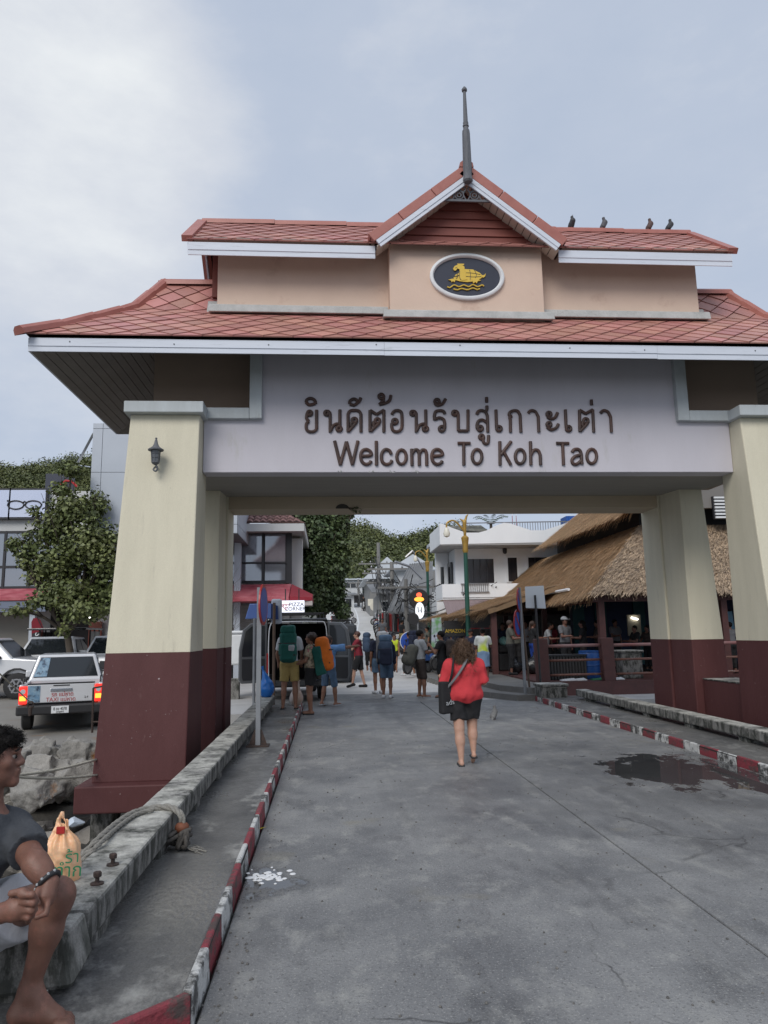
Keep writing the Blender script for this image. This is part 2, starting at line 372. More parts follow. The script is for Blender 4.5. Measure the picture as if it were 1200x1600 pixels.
M_tiled = mat('roof_tile_mass', (0.445, 0.205, 0.172), 0.44, c2=(0.38, 0.17, 0.145), scale=4)
M_deck = mat('roof_underlay', (0.035, 0.018, 0.018), 0.9)
M_ridge = mat('ridge_tile', (0.34, 0.115, 0.092), 0.45, c2=(0.42, 0.165, 0.135), scale=5, bump=0.1)
M_siding = mat('red_siding', (0.215, 0.062, 0.047), 0.6, c2=(0.17, 0.047, 0.036), scale=2.5, stretch=(0.5,1,6))
M_grey = mat('weathered_grey_wood', (0.155, 0.16, 0.175), 0.75, c2=(0.10, 0.105, 0.12), scale=8, stretch=(4,4,0.6), bump=0.2, bscale=30)
M_letter = mat('dark_wood_letter', (0.095, 0.045, 0.034), 0.55, c2=(0.038, 0.026, 0.024), scale=5, bump=0.15, bscale=60)
M_navy = mat('navy_panel', (0.030, 0.034, 0.052), 0.35, c2=(0.036, 0.041, 0.062), scale=2)
M_gold = mat('gold_paint', (0.72, 0.50, 0.07), 0.5, c2=(0.66, 0.45, 0.06), scale=8)
M_white = mat('white_paint', (0.76, 0.78, 0.80), 0.6, c2=(0.68, 0.70, 0.71), scale=3, stain=(0.45, 0.44, 0.40), sscale=3, slo=0.66, shi=0.84)
def mossy():
    m = mat('weathered_concrete', (0.27, 0.262, 0.245), 0.88, c2=(0.15, 0.147, 0.138), scale=3.0, bump=0.7, bscale=26, stain=(0.045, 0.047, 0.04), sscale=6.5, slo=0.44, shi=0.56, fine=0.25, stretch=(1.3, 1.3, 0.55))
    N = m.node_tree.nodes; L = m.node_tree.links; b = N['Principled BSDF']; src = b.inputs['Base Color'].links[0].from_socket
    g = N.new('ShaderNodeNewGeometry'); sx = N.new('ShaderNodeSeparateXYZ'); L.new(g.outputs['True Normal'], sx.inputs[0])
    n = N.new('ShaderNodeTexNoise'); n.inputs['Scale'].default_value = 2.6; n.inputs['Detail'].default_value = 9; n.inputs['Roughness'].default_value = 0.72; L.new(g.outputs['Position'], n.inputs['Vector'])
    r = N.new('ShaderNodeMapRange'); r.inputs[1].default_value = 0.36; r.inputs[2].default_value = 0.60; r.inputs[3].default_value = 1.0; r.inputs[4].default_value = 0.0; L.new(n.outputs['Fac'], r.inputs[0])
    u = N.new('ShaderNodeMath'); u.operation = 'MULTIPLY'; L.new(sx.outputs['Z'], u.inputs[0]); L.new(r.outputs[0], u.inputs[1]); u.use_clamp = True
    x = N.new('ShaderNodeMixRGB'); x.inputs[2].default_value = (0.56, 0.55, 0.50, 1); L.new(u.outputs[0], x.inputs[0]); L.new(src, x.inputs[1]); L.new(x.outputs[0], b.inputs['Base Color'])
    return m
M_conc = mossy()          # pale lichen on the flat tops, black algae streaks on the sides
GX = 2.345
gate = wempty('welcome_gate', (GX, 12.6, -0.5), 'large cream and brown welcome gate with tiled red double roof spanning the pier road', 'gate')
def mir(x): return 2*GX-x
def zpillar(name, lev, split=1.49):
    """pillar from (z, x0, x1, y0, y1) levels, painted brown under the split height"""
    def at(z):
        for a, b in zip(lev, lev[1:]):
            if a[0] <= z <= b[0]:
                t = (z-a[0])/(b[0]-a[0]); return [a[i]+(b[i]-a[i])*t for i in range(1, 5)]
    mb = MB()
    zs = sorted([l[0] for l in lev]+[split])
    R = []
    for z in zs:
        x0, x1, y0, y1 = at(z); R.append([(x0,y0,z),(x1,y0,z),(x1,y1,z),(x0,y1,z)])
    n = len(R); vs = [p for r in R for p in r]; fs = [(3,2,1,0), tuple(4*(n-1)+i for i in range(4))]; mi = [1, 0]
    for i in range(n-1):
        for j in range(4): fs.append((4*i+j, 4*i+(j+1) % 4, 4*(i+1)+(j+1) % 4, 4*(i+1)+j)); mi.append(1 if zs[i] < split-1e-6 else 0)
    mb.v = vs; mb.f = fs; mb.mi = mi
    return mb.build(name, [M_cream, M_brown], gate, bevel=0.018, seg=2)
for sd_ in (0, 1):
    def q(x0, x1): return (x0, x1) if sd_ == 0 else (mir(x1), mir(x0))
    z0, z1 = -0.21, 5.03
    p = zpillar('pillar', [(z0, *q(-3.16, -1.93), 10.53, 11.75), (z1, *q(-2.96, -1.93), 10.98, 11.65)])
    MB().box(*q(-3.03, -1.86), 10.84, 11.74, 5.025, 5.20).build('capital', M_trim, p, bevel=0.012)
    MB().box(*q(-3.31, -1.74), 10.30, 12.0, -0.55, -0.205).build('plinth', M_brown, p, bevel=0.02)
    MB().box(*q(-3.22, -2.93), 10.75, 11.2, -2.4, -0.552).build('pile', M_conc, p, bevel=0.02)
    MB().box(*q(-2.25, -1.9), 11.2, 11.7, -2.4, -0.552).build('pile', M_conc, p, bevel=0.02)
    r = zpillar('rear_pillar', [(-0.4, *q(-2.66, -1.93), 13.2, 14.05), (4.36, *q(-2.37, -1.93), 13.2, 14.05)])
    zpillar('rear_pilaster', [(-0.4, *q(-2.55, -1.89), 14.055, 14.87), (4.36, *q(-2.36, -1.89), 14.055, 14.87)])
    # L-shaped trim in the corner of the sign face
    MB().box(*q(-1.90, -1.215), 11.20, 11.31, 5.04, 5.215).build('trim', M_trim, gate, bevel=0.01)
    MB().box(*q(-1.212, -1.02), 11.195, 11.31, 5.043, 6.28).build('trim', M_trim, gate, bevel=0.01)
MB().prism([(-1.925,4.20),(mir(-1.925),4.20),(mir(-1.925),5.10),(mir(-1.10),5.10),(mir(-1.10),6.36),(-1.10,6.36),(-1.10,5.10),(-1.925,5.10)], 11.30, 11.62, 'y').build('sign_beam', M_lilac, gate, bevel=0.01)
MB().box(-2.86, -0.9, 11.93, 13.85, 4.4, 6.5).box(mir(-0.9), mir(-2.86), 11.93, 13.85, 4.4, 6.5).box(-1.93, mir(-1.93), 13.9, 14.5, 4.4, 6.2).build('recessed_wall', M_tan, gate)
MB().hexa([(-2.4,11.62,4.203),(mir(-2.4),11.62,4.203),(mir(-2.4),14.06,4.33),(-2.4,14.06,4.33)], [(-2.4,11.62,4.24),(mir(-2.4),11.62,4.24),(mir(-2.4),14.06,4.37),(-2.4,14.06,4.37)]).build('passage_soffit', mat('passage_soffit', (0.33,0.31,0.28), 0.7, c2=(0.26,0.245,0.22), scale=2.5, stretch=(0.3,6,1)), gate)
MB().box(-1.888, mir(-1.888), 14.07, 14.80, 4.09, 4.55).build('rear_beam', mat('rear_beam_paint', (0.50,0.42,0.31), 0.8, c2=(0.44,0.37,0.28), scale=1.5), gate, bevel=0.012)
# soffit boards under the eaves: they climb with the roof; those at the two ends run front to back
EX0, EX1, EY0, EY1, EZ = -4.25, mir(-4.25), 10.42, 14.85, 5.775
bw = 0.1155; SS, SF = 0.50, 0.66
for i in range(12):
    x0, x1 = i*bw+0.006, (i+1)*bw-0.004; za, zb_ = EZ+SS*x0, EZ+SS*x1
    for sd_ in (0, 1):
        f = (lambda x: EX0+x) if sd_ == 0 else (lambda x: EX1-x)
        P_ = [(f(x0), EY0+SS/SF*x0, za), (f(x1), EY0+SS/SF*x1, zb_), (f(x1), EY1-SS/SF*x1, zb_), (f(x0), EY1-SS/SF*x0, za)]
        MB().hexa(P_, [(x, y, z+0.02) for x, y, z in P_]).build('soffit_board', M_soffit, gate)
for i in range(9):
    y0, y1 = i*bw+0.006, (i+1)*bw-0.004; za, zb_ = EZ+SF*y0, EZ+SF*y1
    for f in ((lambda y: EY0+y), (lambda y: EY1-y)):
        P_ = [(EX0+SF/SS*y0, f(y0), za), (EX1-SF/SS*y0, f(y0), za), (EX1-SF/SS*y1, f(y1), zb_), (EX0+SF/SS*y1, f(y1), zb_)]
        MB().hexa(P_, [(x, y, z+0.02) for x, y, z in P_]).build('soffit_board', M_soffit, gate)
# fascia of the lower roof: three lengths in front, one at each end
def fasc(x0, x1, y, z0, z1, parent=gate, name='fascia'):
    h = z1-z0
    return MB().prism([(y, z1), (y+0.03, z1), (y+0.03, z0), (y+0.012, z0), (y+0.012, z0+h*0.36), (y, z0+h*0.40)][::-1], x0, x1, 'x').build(name, M_fascia, parent)
for a, b, dz in ((-4.28, 0.85, 0), (0.853, 5.05, -0.004), (5.053, mir(-4.28), -0.012)): fasc(a, b, 10.385, 5.785+dz, 5.985)
for x0, x1 in ((-4.28, -4.252), (mir(-4.252), mir(-4.28))): MB().box(x0, x1, 10.417, 14.86, 5.785, 5.985).build('fascia', M_fascia, gate)
for i in range(9):
    c = (-3.7+i*1.45+0.2*sin(i*3), 10.383, 5.93+0.02*sin(i*5)); MB().lathe([(0.011, -0.004), (0.011, 0.002)], c, 6, 'y').build('nail', M_grey, gate)
# ---- lower roof: concave hipped roof
def zlow(t):
    """height on the slope at plan fraction t (0 eave, 1 ridge)"""
    Y = 10.35+2.25*t
    return 6.02+(Y-10.35)*0.705 if Y < 12.0 else 7.183+(Y-12.0)*1.25
TS = np.linspace(0, 1, 61)
LEN = np.concatenate([[0], np.cumsum([sqrt(((TS[i+1]-TS[i])*2.25)**2+(zlow(TS[i+1])-zlow(TS[i]))**2) for i in range(60)])])
def t_of(v): return float(np.interp(v, LEN, TS))
VMAX = float(LEN[-1])
def low_pt(u, v, side):
    t = t_of(v); z = zlow(t)
    if side == 'f': return Vector((u, 10.35+2.25*t, z))
    if side == 'b': return Vector((u, 14.85-2.25*t, z))
    if side == 'l': return Vector((-4.30+1.4*t, u, z))
    return Vector((mir(-4.30+1.4*t), u, z))
def clip(poly, a, b, c):
    """keep a*u+b*v+c >= 0"""
    out = []
    for i in range(len(poly)):
        p, q_ = poly[i], poly[(i+1) % len(poly)]; dp_, dq = a*p[0]+b*p[1]+c, a*q_[0]+b*q_[1]+c
        if dp_ >= 0: out.append(p)
        if (dp_ >= 0) != (dq >= 0):
            s_ = dp_/(dp_-dq); out.append((p[0]+(q_[0]-p[0])*s_, p[1]+(q_[1]-p[1])*s_))
    return out
def tile_geo(poly, ptf, cv, b, up):
    k = len(poly); top = []; bot = []
    for (u, v) in poly:
        P = ptf(u, v); e_ = 1e-3; du = ptf(u+e_, v)-P; dv = ptf(u, max(v-e_, 0))-ptf(u, max(v-e_, 0)+e_)
        n = du.cross(dv).normalized()
        if n.z < 0: n = -n
        lift = 0.024+0.012*(cv-v)/b+up
        top.append(P+n*lift); bot.append(P+n*0.002)
    return top+bot, [tuple(range(k))]+[((i+1) % k, i, k+i, k+(i+1) % k) for i in range(k)]
def tiles(ptf, vmax, uc, du, dv, region, single, limit):
    """diamond tiles on a slope; region(v) -> (u0, u1); single(u, v) tells whether it stands as its own part"""
    a, b = du/2*0.955, dv*0.955; j = 0; mass = MB(); cnt = 0
    rows = []
    v = 0.0
    while v < vmax+dv:
        lo_, hi_ = region(min(max(v, 0), vmax)); off = (j % 2)*du/2
        k0 = int(math.floor((lo_-uc-off)/du))-1; k1 = int(math.ceil((hi_-uc-off)/du))+1
        for k in range(k0, k1+1):
            u = uc+off+k*du
            poly = [(u, v-b), (u+a, v), (u, v+b), (u-a, v)]
            poly = clip(poly, 0, 1, -0.004); poly = clip(poly, 0, -1, vmax-0.004)
            if len(poly) < 3: continue
            l0, h0 = region(0.0); l1, h1 = region(vmax)
            poly = clip(poly, 1, -(l1-l0)/vmax, -l0) if len(poly) > 2 else poly
            poly = clip(poly, -1, (h1-h0)/vmax, h0) if len(poly) > 2 else poly
            if len(poly) < 3: continue
            g = tile_geo(poly, ptf, v, dv, random.uniform(-0.003, 0.003))
            if single(u, v) and cnt < limit: rows.append(g); cnt += 1
            else: mass.add(*g)
        v += dv; j += 1
    return rows, mass
ntile = [0]
TG = {}
def lay(parent, rows, mass, nm='roof_tile'):
    for vs, fs in rows:
        m_ = MB(); m_.add(vs, fs); o = link(nm, m_.mesh(nm, M_tile), None, parent)
    if mass.v:
        TG.setdefault(parent.name, MB()).add(mass.v, mass.f)
lroof = MB()
# underlay of the four slopes
def sheet(mb, ptf, region, vmax, n=10):
    for i in range(n):
        a, b = vmax*i/n, vmax*(i+1)/n; (l0, h0), (l1, h1) = region(a), region(b)
        mb.add([ptf(l0, a), ptf(h0, a), ptf(h1, b), ptf(l1, b)], [(0,1,2,3)])
def rg_f(v): t = t_of(v); return (-4.30+1.4*t, mir(-4.30+1.4*t))
def rg_s(v): t = t_of(v); return (10.35+2.25*t, 14.85-2.25*t+1e-4)
for sd_, rg in (('f', rg_f), ('b', rg_f), ('l', rg_s), ('r', rg_s)): sheet(lroof, lambda u, v, s_=sd_: low_pt(u, v, s_), rg, VMAX, 14)
lower_roof = lroof.build('lower_roof', M_deck, gate)
def vis_low(u, v):
    Y = 10.35+2.25*t_of(v)
    if -1.65 < u < mir(-1.65) and Y > 11.72: return False
    if 1.1 < u < 3.6 and Y > 11.4: return False
    return True
def region_lin(v): return rg_f(v)
DU, DV = 0.438, 0.222
def rg_lin_f(v): return (-4.30+1.4*v/VMAX, mir(-4.30+1.4*v/VMAX))
# hips are straight in plan but not in slope length, so clip against the true hip point by point
def tiles_hip(side, single, limit):
    a, b = DU/2*0.955, DV*0.955; rows = []; mass = MB(); j = 0; v = 0.0; cnt = 0
    rg = rg_f if side in 'fb' else rg_s
    uc = GX if side in 'fb' else 12.6
    while v < VMAX+DV:
        off = (j % 2)*DU/2; lo_, hi_ = rg(min(v, VMAX)); l0, h0 = rg(max(0, min(v, VMAX)-DV))
        for k in range(int((l0-uc)/DU)-2, int((h0-uc)/DU)+3):
            u = uc+off+k*DU; poly = [(u, v-b), (u+a, v), (u, v+b), (u-a, v)]
            poly = clip(poly, 0, 1, -0.004); poly = clip(poly, 0, -1, VMAX-0.004) if len(poly) > 2 else poly
            va, vb = max(0, v-DV), min(VMAX, v+DV); (la, ha), (lb, hb) = rg(va), rg(vb); s1 = (lb-la)/max(vb-va, 1e-6); s2 = (hb-ha)/max(vb-va, 1e-6)
            if len(poly) > 2: poly = clip(poly, 1, -s1, -(la-s1*va)-0.01)
            if len(poly) > 2: poly = clip(poly, -1, s2, ha-s2*va-0.01)
            if len(poly) < 3: continue
            g = tile_geo(poly, lambda uu, vv: low_pt(uu, vv, side), v, DV, random.uniform(-0.003, 0.003))
            if single(u, v) and cnt < limit: rows.append(g); cnt += 1
            else: mass.add(*g)
        v += DV; j += 1
    return rows, mass
r_, m_ = tiles_hip('f', lambda u, v: vis_low(u, v) and u < 7.4, 230); lay(lower_roof, r_, m_); nlow = len(r_)
for sd_ in 'blr':
    r_, m_ = tiles_hip(sd_, lambda u, v: False, 0); lay(lower_roof, r_, m_)
# ridge and hip cover tiles
def cover(mb, P, Q, w_=0.11, h=0.05):
    P = Vector(P); Q = Vector(Q); d = (Q-P).normalized(); x = d.cross(Vector((0,0,1))).normalized(); u = x.cross(d).normalized()
    pts = [(-w_, -0.07), (-w_*0.9, 0.005), (-w_*0.45, h), (w_*0.45, h), (w_*0.9, 0.005), (w_, -0.07)]
    vs = [P+x*a+u*b for a, b in pts]+[Q+x*a*1.06+u*(b+0.012) for a, b in pts]
    n = len(pts); mb.add(vs, [tuple(range(n-1, -1, -1)), tuple(range(n, 2*n))]+[(i, i+1, n+i+1, n+i) for i in range(n-1)])
for sx_ in (-1, 1):
    for e_ in ('f', 'b'):
        ts = [-0.05, 0.2, 0.42, 0.62, 0.74, 0.88, 1.0]
        for a, b in zip(ts, ts[1:]):
            def hp(t):
                x = -4.30+1.4*t; y = 10.35+2.25*t if e_ == 'f' else 14.85-2.25*t
                return Vector((x if sx_ < 0 else mir(x), y, (zlow(max(t, 0))+0.045)-(0.02 if t < 0 else 0)))
            mb = MB(); cover(mb, hp(a), hp(b)); mb.build('hip_tile', M_ridge, lower_roof)
for i in range(7):
    x0 = -2.95+i*1.513
    mb = MB(); cover(mb, (x0, 12.6, 7.965), (x0+1.51, 12.6, 7.965)); mb.build('ridge_tile', M_ridge, lower_roof)
# ---- upper storey walls
MB().box(-1.82, mir(-1.82), 11.70, 13.5, 6.9, 8.3).build('upper_wall', M_peach, gate, bevel=0.01)
MB().box(-1.98, mir(-1.98), 12.15, 13.05, 7.5, 8.7).build('gable_end_siding', M_siding, gate)
MB().box(1.045, mir(1.045), 11.40, 11.8, 6.6, 8.16).build('bay_wall', M_peach, gate, bevel=0.01)
def ledge(x0, x1, y, z, d=0.10):
    return MB().hexa([(x0-d,y-0.16,z-0.20),(x1+d,y-0.16,z-0.20),(x1+d,y+0.2,z-0.12),(x0-d,y+0.2,z-0.12)], [(x0-d,y-0.13,z-0.06),(x1+d,y-0.13,z-0.06),(x1,y+0.2,z+0.03),(x0,y+0.2,z+0.03)]).build('mortar_ledge', M_ledge, gate, bevel=0.015)
ledge(-1.84, 0.93, 11.70, 7.16); ledge(mir(0.93), mir(-1.84), 11.70, 7.16); ledge(1.04, mir(1.04), 11.40, 6.975, 0.12)
for x0, x1 in ((-2.0, -1.825), (mir(-1.825), mir(-2.0))): MB().hexa([(x0,11.72,6.95),(x1,11.72,6.95),(x1,13.4,6.95),(x0,13.4,6.95)], [(x0,11.9,7.3),(x1,11.9,7.3),(x1,12.9,7.6),(x0,12.9,7.6)]).build('mortar_ledge', M_ledge, gate)
# ---- upper gabled roof
UY0, UZ0, UY1, UZ1 = 11.22, 8.035, 12.6, 9.14; UX0, UX1 = -2.25, mir(-2.25); ULEN = sqrt((UY1-UY0)**2+(UZ1-UZ0)**2)
def up_pt(u, v): t = v/ULEN; return Vector((u, UY0+(UY1-UY0)*t, UZ0+(UZ1-UZ0)*t))
def upb_pt(u, v): t = v/ULEN; return Vector((u, 13.98-(UY1-UY0)*t, UZ0+(UZ1-UZ0)*t))
um = MB(); sheet(um, up_pt, lambda v: (UX0, UX1), ULEN, 2); sheet(um, upb_pt, lambda v: (UX0, UX1), ULEN, 2)
upper_roof = um.build('upper_roof', M_deck, gate)
def vis_up(u, v): return not (GX-1.62+v*0.62 < u < GX+1.62-v*0.62)
r_, m_ = tiles(up_pt, ULEN, GX, 0.37, 0.19, lambda v: (UX0, UX1), vis_up, 300-nlow-2); lay(upper_roof, r_, m_)
r_, m_ = tiles(upb_pt, ULEN, GX, 0.37, 0.19, lambda v: (UX0, UX1), lambda u, v: False, 0); lay(upper_roof, r_, m_)
for i in range(7):
    x0 = UX0+i*(UX1-UX0)/7
    mb = MB(); cover(mb, (x0, 12.6, 9.17), (x0+(UX1-UX0)/7-0.004, 12.6, 9.17), 0.10, 0.045); mb.build('ridge_tile', M_ridge, upper_roof)
for x in (UX0, UX1):
    for k in range(3):
        for s_ in (0, 1):
            f = (lambda v: up_pt(x, v)) if s_ == 0 else (lambda v: upb_pt(x, v))
            mb = MB(); mb.bar(f(ULEN*k/3)+Vector((0,0,0.02)), f(ULEN*(k+1)/3-0.004)+Vector((0,0,0.02)), 0.17, 0.10); mb.build('verge_tile', M_ridge, upper_roof)
for a, b in ((UX0+0.02, 0.80), (mir(0.80), UX1-0.02)):
    fasc(a, b, 11.235, 7.79, 8.005)
    MB().box(a+0.05, b, 11.27, 11.705, 8.10, 8.115).build('eave_soffit', M_soffit, gate)
for x0, x1 in ((UX0, UX0+0.03), (UX1-0.03, UX1)):
    MB().prism([(11.27, 7.83), (12.6, 8.91), (13.93, 7.83), (13.93, 8.0), (12.6, 9.08), (11.27, 8.0)], x0, x1, 'x').build('verge_board', M_fascia, gate)
# ---- front gable
GA, GB, GYF = 9.40, 8.095, 11.08         # apex and eave heights, front plane
GH = 1.635                                # half width at the eave
def gp(s_, side, y, dz=0.0): return Vector((GX+side*GH*s_, y, GA+(GB-GA)*s_+dz))
gr = MB()
for sd_ in (-1, 1): gr.add([gp(0, sd_, GYF+0.03, -0.02), gp(1, sd_, GYF+0.03, -0.02), gp(1, sd_, 12.5, -0.02), gp(0, sd_, 12.5, -0.02)], [(0,1,2,3)])
gable_roof = gr.build('gable_roof', M_deck, gate)
for sd_ in (-1, 1):
    ss = [0.0, 0.36, 0.70, 1.0]
    for a, b in zip(ss, ss[1:]):
        A = gp(a+0.004 if a else 0, sd_, GYF); B = gp(b, sd_, GYF); nrm_ = Vector((sd_*(GA-GB), 0, GH)).normalized()
        up_ = nrm_*0.05; dn = nrm_*-0.115; bk = Vector((0, 0.26, 0))
        MB().hexa([A+dn, B+dn, B+dn+bk*0.12, A+dn+bk*0.12], [A+up_, B+up_, B+up_+bk, A+up_+bk]).build('verge_tile', M_ridge, gable_roof, bevel=0.01)
    A = gp(0.0, sd_, GYF+0.012); B = gp(0.985, sd_, GYF+0.012); n_ = Vector((sd_*(GA-GB), 0, GH)).normalized()
    MB().hexa([A-n_*0.245, B-n_*0.245, B-n_*0.245+Vector((0,0.03,0)), A-n_*0.245+Vector((0,0.03,0))], [A-n_*0.12, B-n_*0.12, B-n_*0.12+Vector((0,0.03,0)), A-n_*0.12+Vector((0,0.03,0))]).build('barge_board', M_fascia, gable_roof)
    MB().hexa([A-n_*0.19+Vector((0,-0.012,0)), B-n_*0.19+Vector((0,-0.012,0)), B-n_*0.19, A-n_*0.19], [A-n_*0.118+Vector((0,-0.012,0)), B-n_*0.118+Vector((0,-0.012,0)), B-n_*0.118, A-n_*0.118]).build('barge_board', M_fascia, gable_roof)
    for k in range(15):
        a, b = k/15+0.006, (k+1)/15
        P = [gp(a, sd_, GYF+0.05)-n_*0.20, gp(b, sd_, GYF+0.05)-n_*0.20, gp(b, sd_, 11.46)-n_*0.20, gp(a, sd_, 11.46)-n_*0.20]
        MB().hexa(P, [p+n_*0.02 for p in P]).build('soffit_board', M_soffit2, gable_roof)
    # diamond tiles on the flank of the gable
    def gf(u, v, s_=sd_): return gp(v/2.05, s_, u)
    r_, m_ = tiles(gf, 2.05, 11.4, 0.42, 0.21, lambda v: (GYF+0.2, 12.4), lambda u, v: False, 0); lay(gable_roof, r_, m_)
mb = MB(); cover(mb, (GX, GYF-0.01, GA+0.05), (GX, 12.5, GA+0.05), 0.12, 0.05); mb.build('ridge_tile', M_ridge, gable_roof)
for nm_, mb in TG.items():
    tag(link('roof_tile_field', mb.mesh('roof_tile_field', M_tiled), None, bpy.data.objects[nm_]), kind='stuff')
# siding planks of the gable
z = 8.168; k = 0
while z < 9.13:
    z1 = min(z+0.155, 9.14); hw0 = GH*(GA-0.22-z)/(GA-GB); hw1 = max(0.02, GH*(GA-0.22-z1)/(GA-GB))
    MB().hexa([(GX-hw0,11.40,z),(GX+hw0,11.40,z),(GX+hw0,11.5,z),(GX-hw0,11.5,z)], [(GX-hw1,11.425,z1-0.006),(GX+hw1,11.425,z1-0.006),(GX+hw1,11.5,z1-0.006),(GX-hw1,11.5,z1-0.006)]).build('siding_plank', M_siding, gate)
    z = z1
    if z1 >= 9.14: break
# fretwork in the point of the gable
fy = GYF+0.06
fr = MB(); ft, fb, fw = GA-0.27, GA-0.60, 0.50
fr.bar((GX-fw, fy, fb), (GX+fw, fy, fb), 0.03, 0.035)
def ring(mb, cx, cz, r, tr=0.012, n=14): mb.tube([(cx+r*cos(2*pi*i/n), fy, cz+r*sin(2*pi*i/n)) for i in range(n)], tr, 6, closed=True)
for sx_ in (-1, 1):
    ring(fr, GX+sx_*0.13, fb+0.10, 0.075); ring(fr, GX+sx_*0.13, fb+0.10, 0.035); ring(fr, GX+sx_*0.27, fb+0.065, 0.05); ring(fr, GX+sx_*0.065, fb+0.21, 0.045); ring(fr, GX+sx_*0.38, fb+0.045, 0.03)
    fr.tube(catmull([(GX+sx_*0.02, fy, fb+0.02), (GX+sx_*0.06, fy, fb+0.12), (GX+sx_*0.02, fy, fb+0.19)]), 0.012, 6)
    fr.bar((GX, fy, ft), (GX+sx_*fw, fy, fb), 0.03, 0.03)
fr.build('fretwork', M_grey, gate)
# spire
sp = MB(); prof = [(8.90,0.055),(8.93,0.075),(9.02,0.062),(9.10,0.062),(9.12,0.066),(9.78,0.058),(9.83,0.054),(9.845,0.042),(9.90,0.036),(9.905,0.046),(9.93,0.046),(9.935,0.036),(9.97,0.042),(9.975,0.042),(9.98,0.035),(10.55,0.022),(10.56,0.040),(10.59,0.042),(10.605,0.034),(10.64,0.012)]
sp.lathe([(r*1.14, 1.7+(z-1.7)*1.021) for z, r in prof], (GX, GYF-0.07, 0), 8); sp.build('spire', M_grey, gate, smooth=25)
# ---- medallion with the turtle
EC = (GX, 11.40, 7.565)
md = MB(); n = 48; rx, rz = 0.63, 0.415; prof2 = [(1.0, 0.0), (1.0, -0.05), (0.975, -0.062), (0.93, -0.062), (0.90, -0.045), (0.89, -0.015)]
vs = []
for s_, y in prof2: vs += [(EC[0]+(rx-(1-s_)*0.63)*cos(2*pi*i/n), EC[1]+y, EC[2]+(rz-(1-s_)*0.63)*sin(2*pi*i/n)) for i in range(n)]
md.add(vs, [(a*n+i, a*n+(i+1) % n, (a+1)*n+(i+1) % n, (a+1)*n+i) for a in range(len(prof2)-1) for i in range(n)])
medal = md.build('medallion_frame', M_white, gate, smooth=40)
MB().prism([(EC[0]+(rx-0.06)*cos(2*pi*i/n), EC[2]+(rz-0.06)*sin(2*pi*i/n)) for i in range(n)], EC[1]-0.012, EC[1]-0.002).build('medallion_panel', M_navy, medal)
def em(zx, zy):      # point on the panel from the close-up of the photograph
    p = aY(600+zx/4.615, 370+zy/4.615, 11.38); return (p.x, p.z)
emb = MB()
def epoly(pts, y0=11.368, y1=11.386): emb.prism([em(*p) for p in pts][::-1], y0, y1)
epoly([(500,300),(515,275),(545,262),(560,240),(585,235),(640,238),(690,262),(712,285),(700,300),(655,322),(600,328),(545,322),(510,312)])
epoly([(543,300),(540,262),(545,240),(530,232),(515,248),(502,245),(497,232),(508,215),(525,207),(560,208),(578,218),(583,262),(590,295),(600,312),(560,316)], 11.360, 11.367)
epoly([(527,197),(577,198),(575,208),(530,207)], 11.361, 11.3672)
epoly([(463,312),(495,305),(515,312),(508,330),(495,322),(488,330),(482,318)], 11.362, 11.387)
epoly([(632,305),(660,302),(698,318),(675,322),(668,338),(655,328),(645,340),(638,325)], 11.359, 11.387)
epoly([(700,280),(722,278),(733,265),(728,288),(712,298)], 11.3655, 11.3875)
def estroke(pts, r, y=11.37, mb=None): (mb or emb).tube([(em(*p)[0], y, em(*p)[1]) for p in [tuple(v)[:2] for v in catmull([(a, b, 0) for a, b in pts], 5)]], r, 6)
estroke([(455,362),(475,368),(505,350),(540,362),(575,350),(610,362),(640,348),(675,362),(705,350),(720,358)], 0.011)
estroke([(500,378),(530,384),(560,375),(600,384),(640,372),(670,382),(690,376)], 0.011)
emb.build('turtle_emblem', M_gold, medal)
sh = MB()
for pts in ([(590,262),(640,265),(695,275)], [(590,288),(640,292),(700,290)], [(615,240),(622,270),(620,315)], [(650,242),(665,275),(655,305)], [(505,290),(525,285),(540,280)], [(520,305),(530,285),(528,272)], [(545,250),(543,290),(552,314)], [(512,230),(520,226),(527,232)]): estroke(pts, 0.0042, 11.3605 if pts[0][0] < 560 else 11.3665, sh)
sh.build('emblem_line', M_navy, medal)
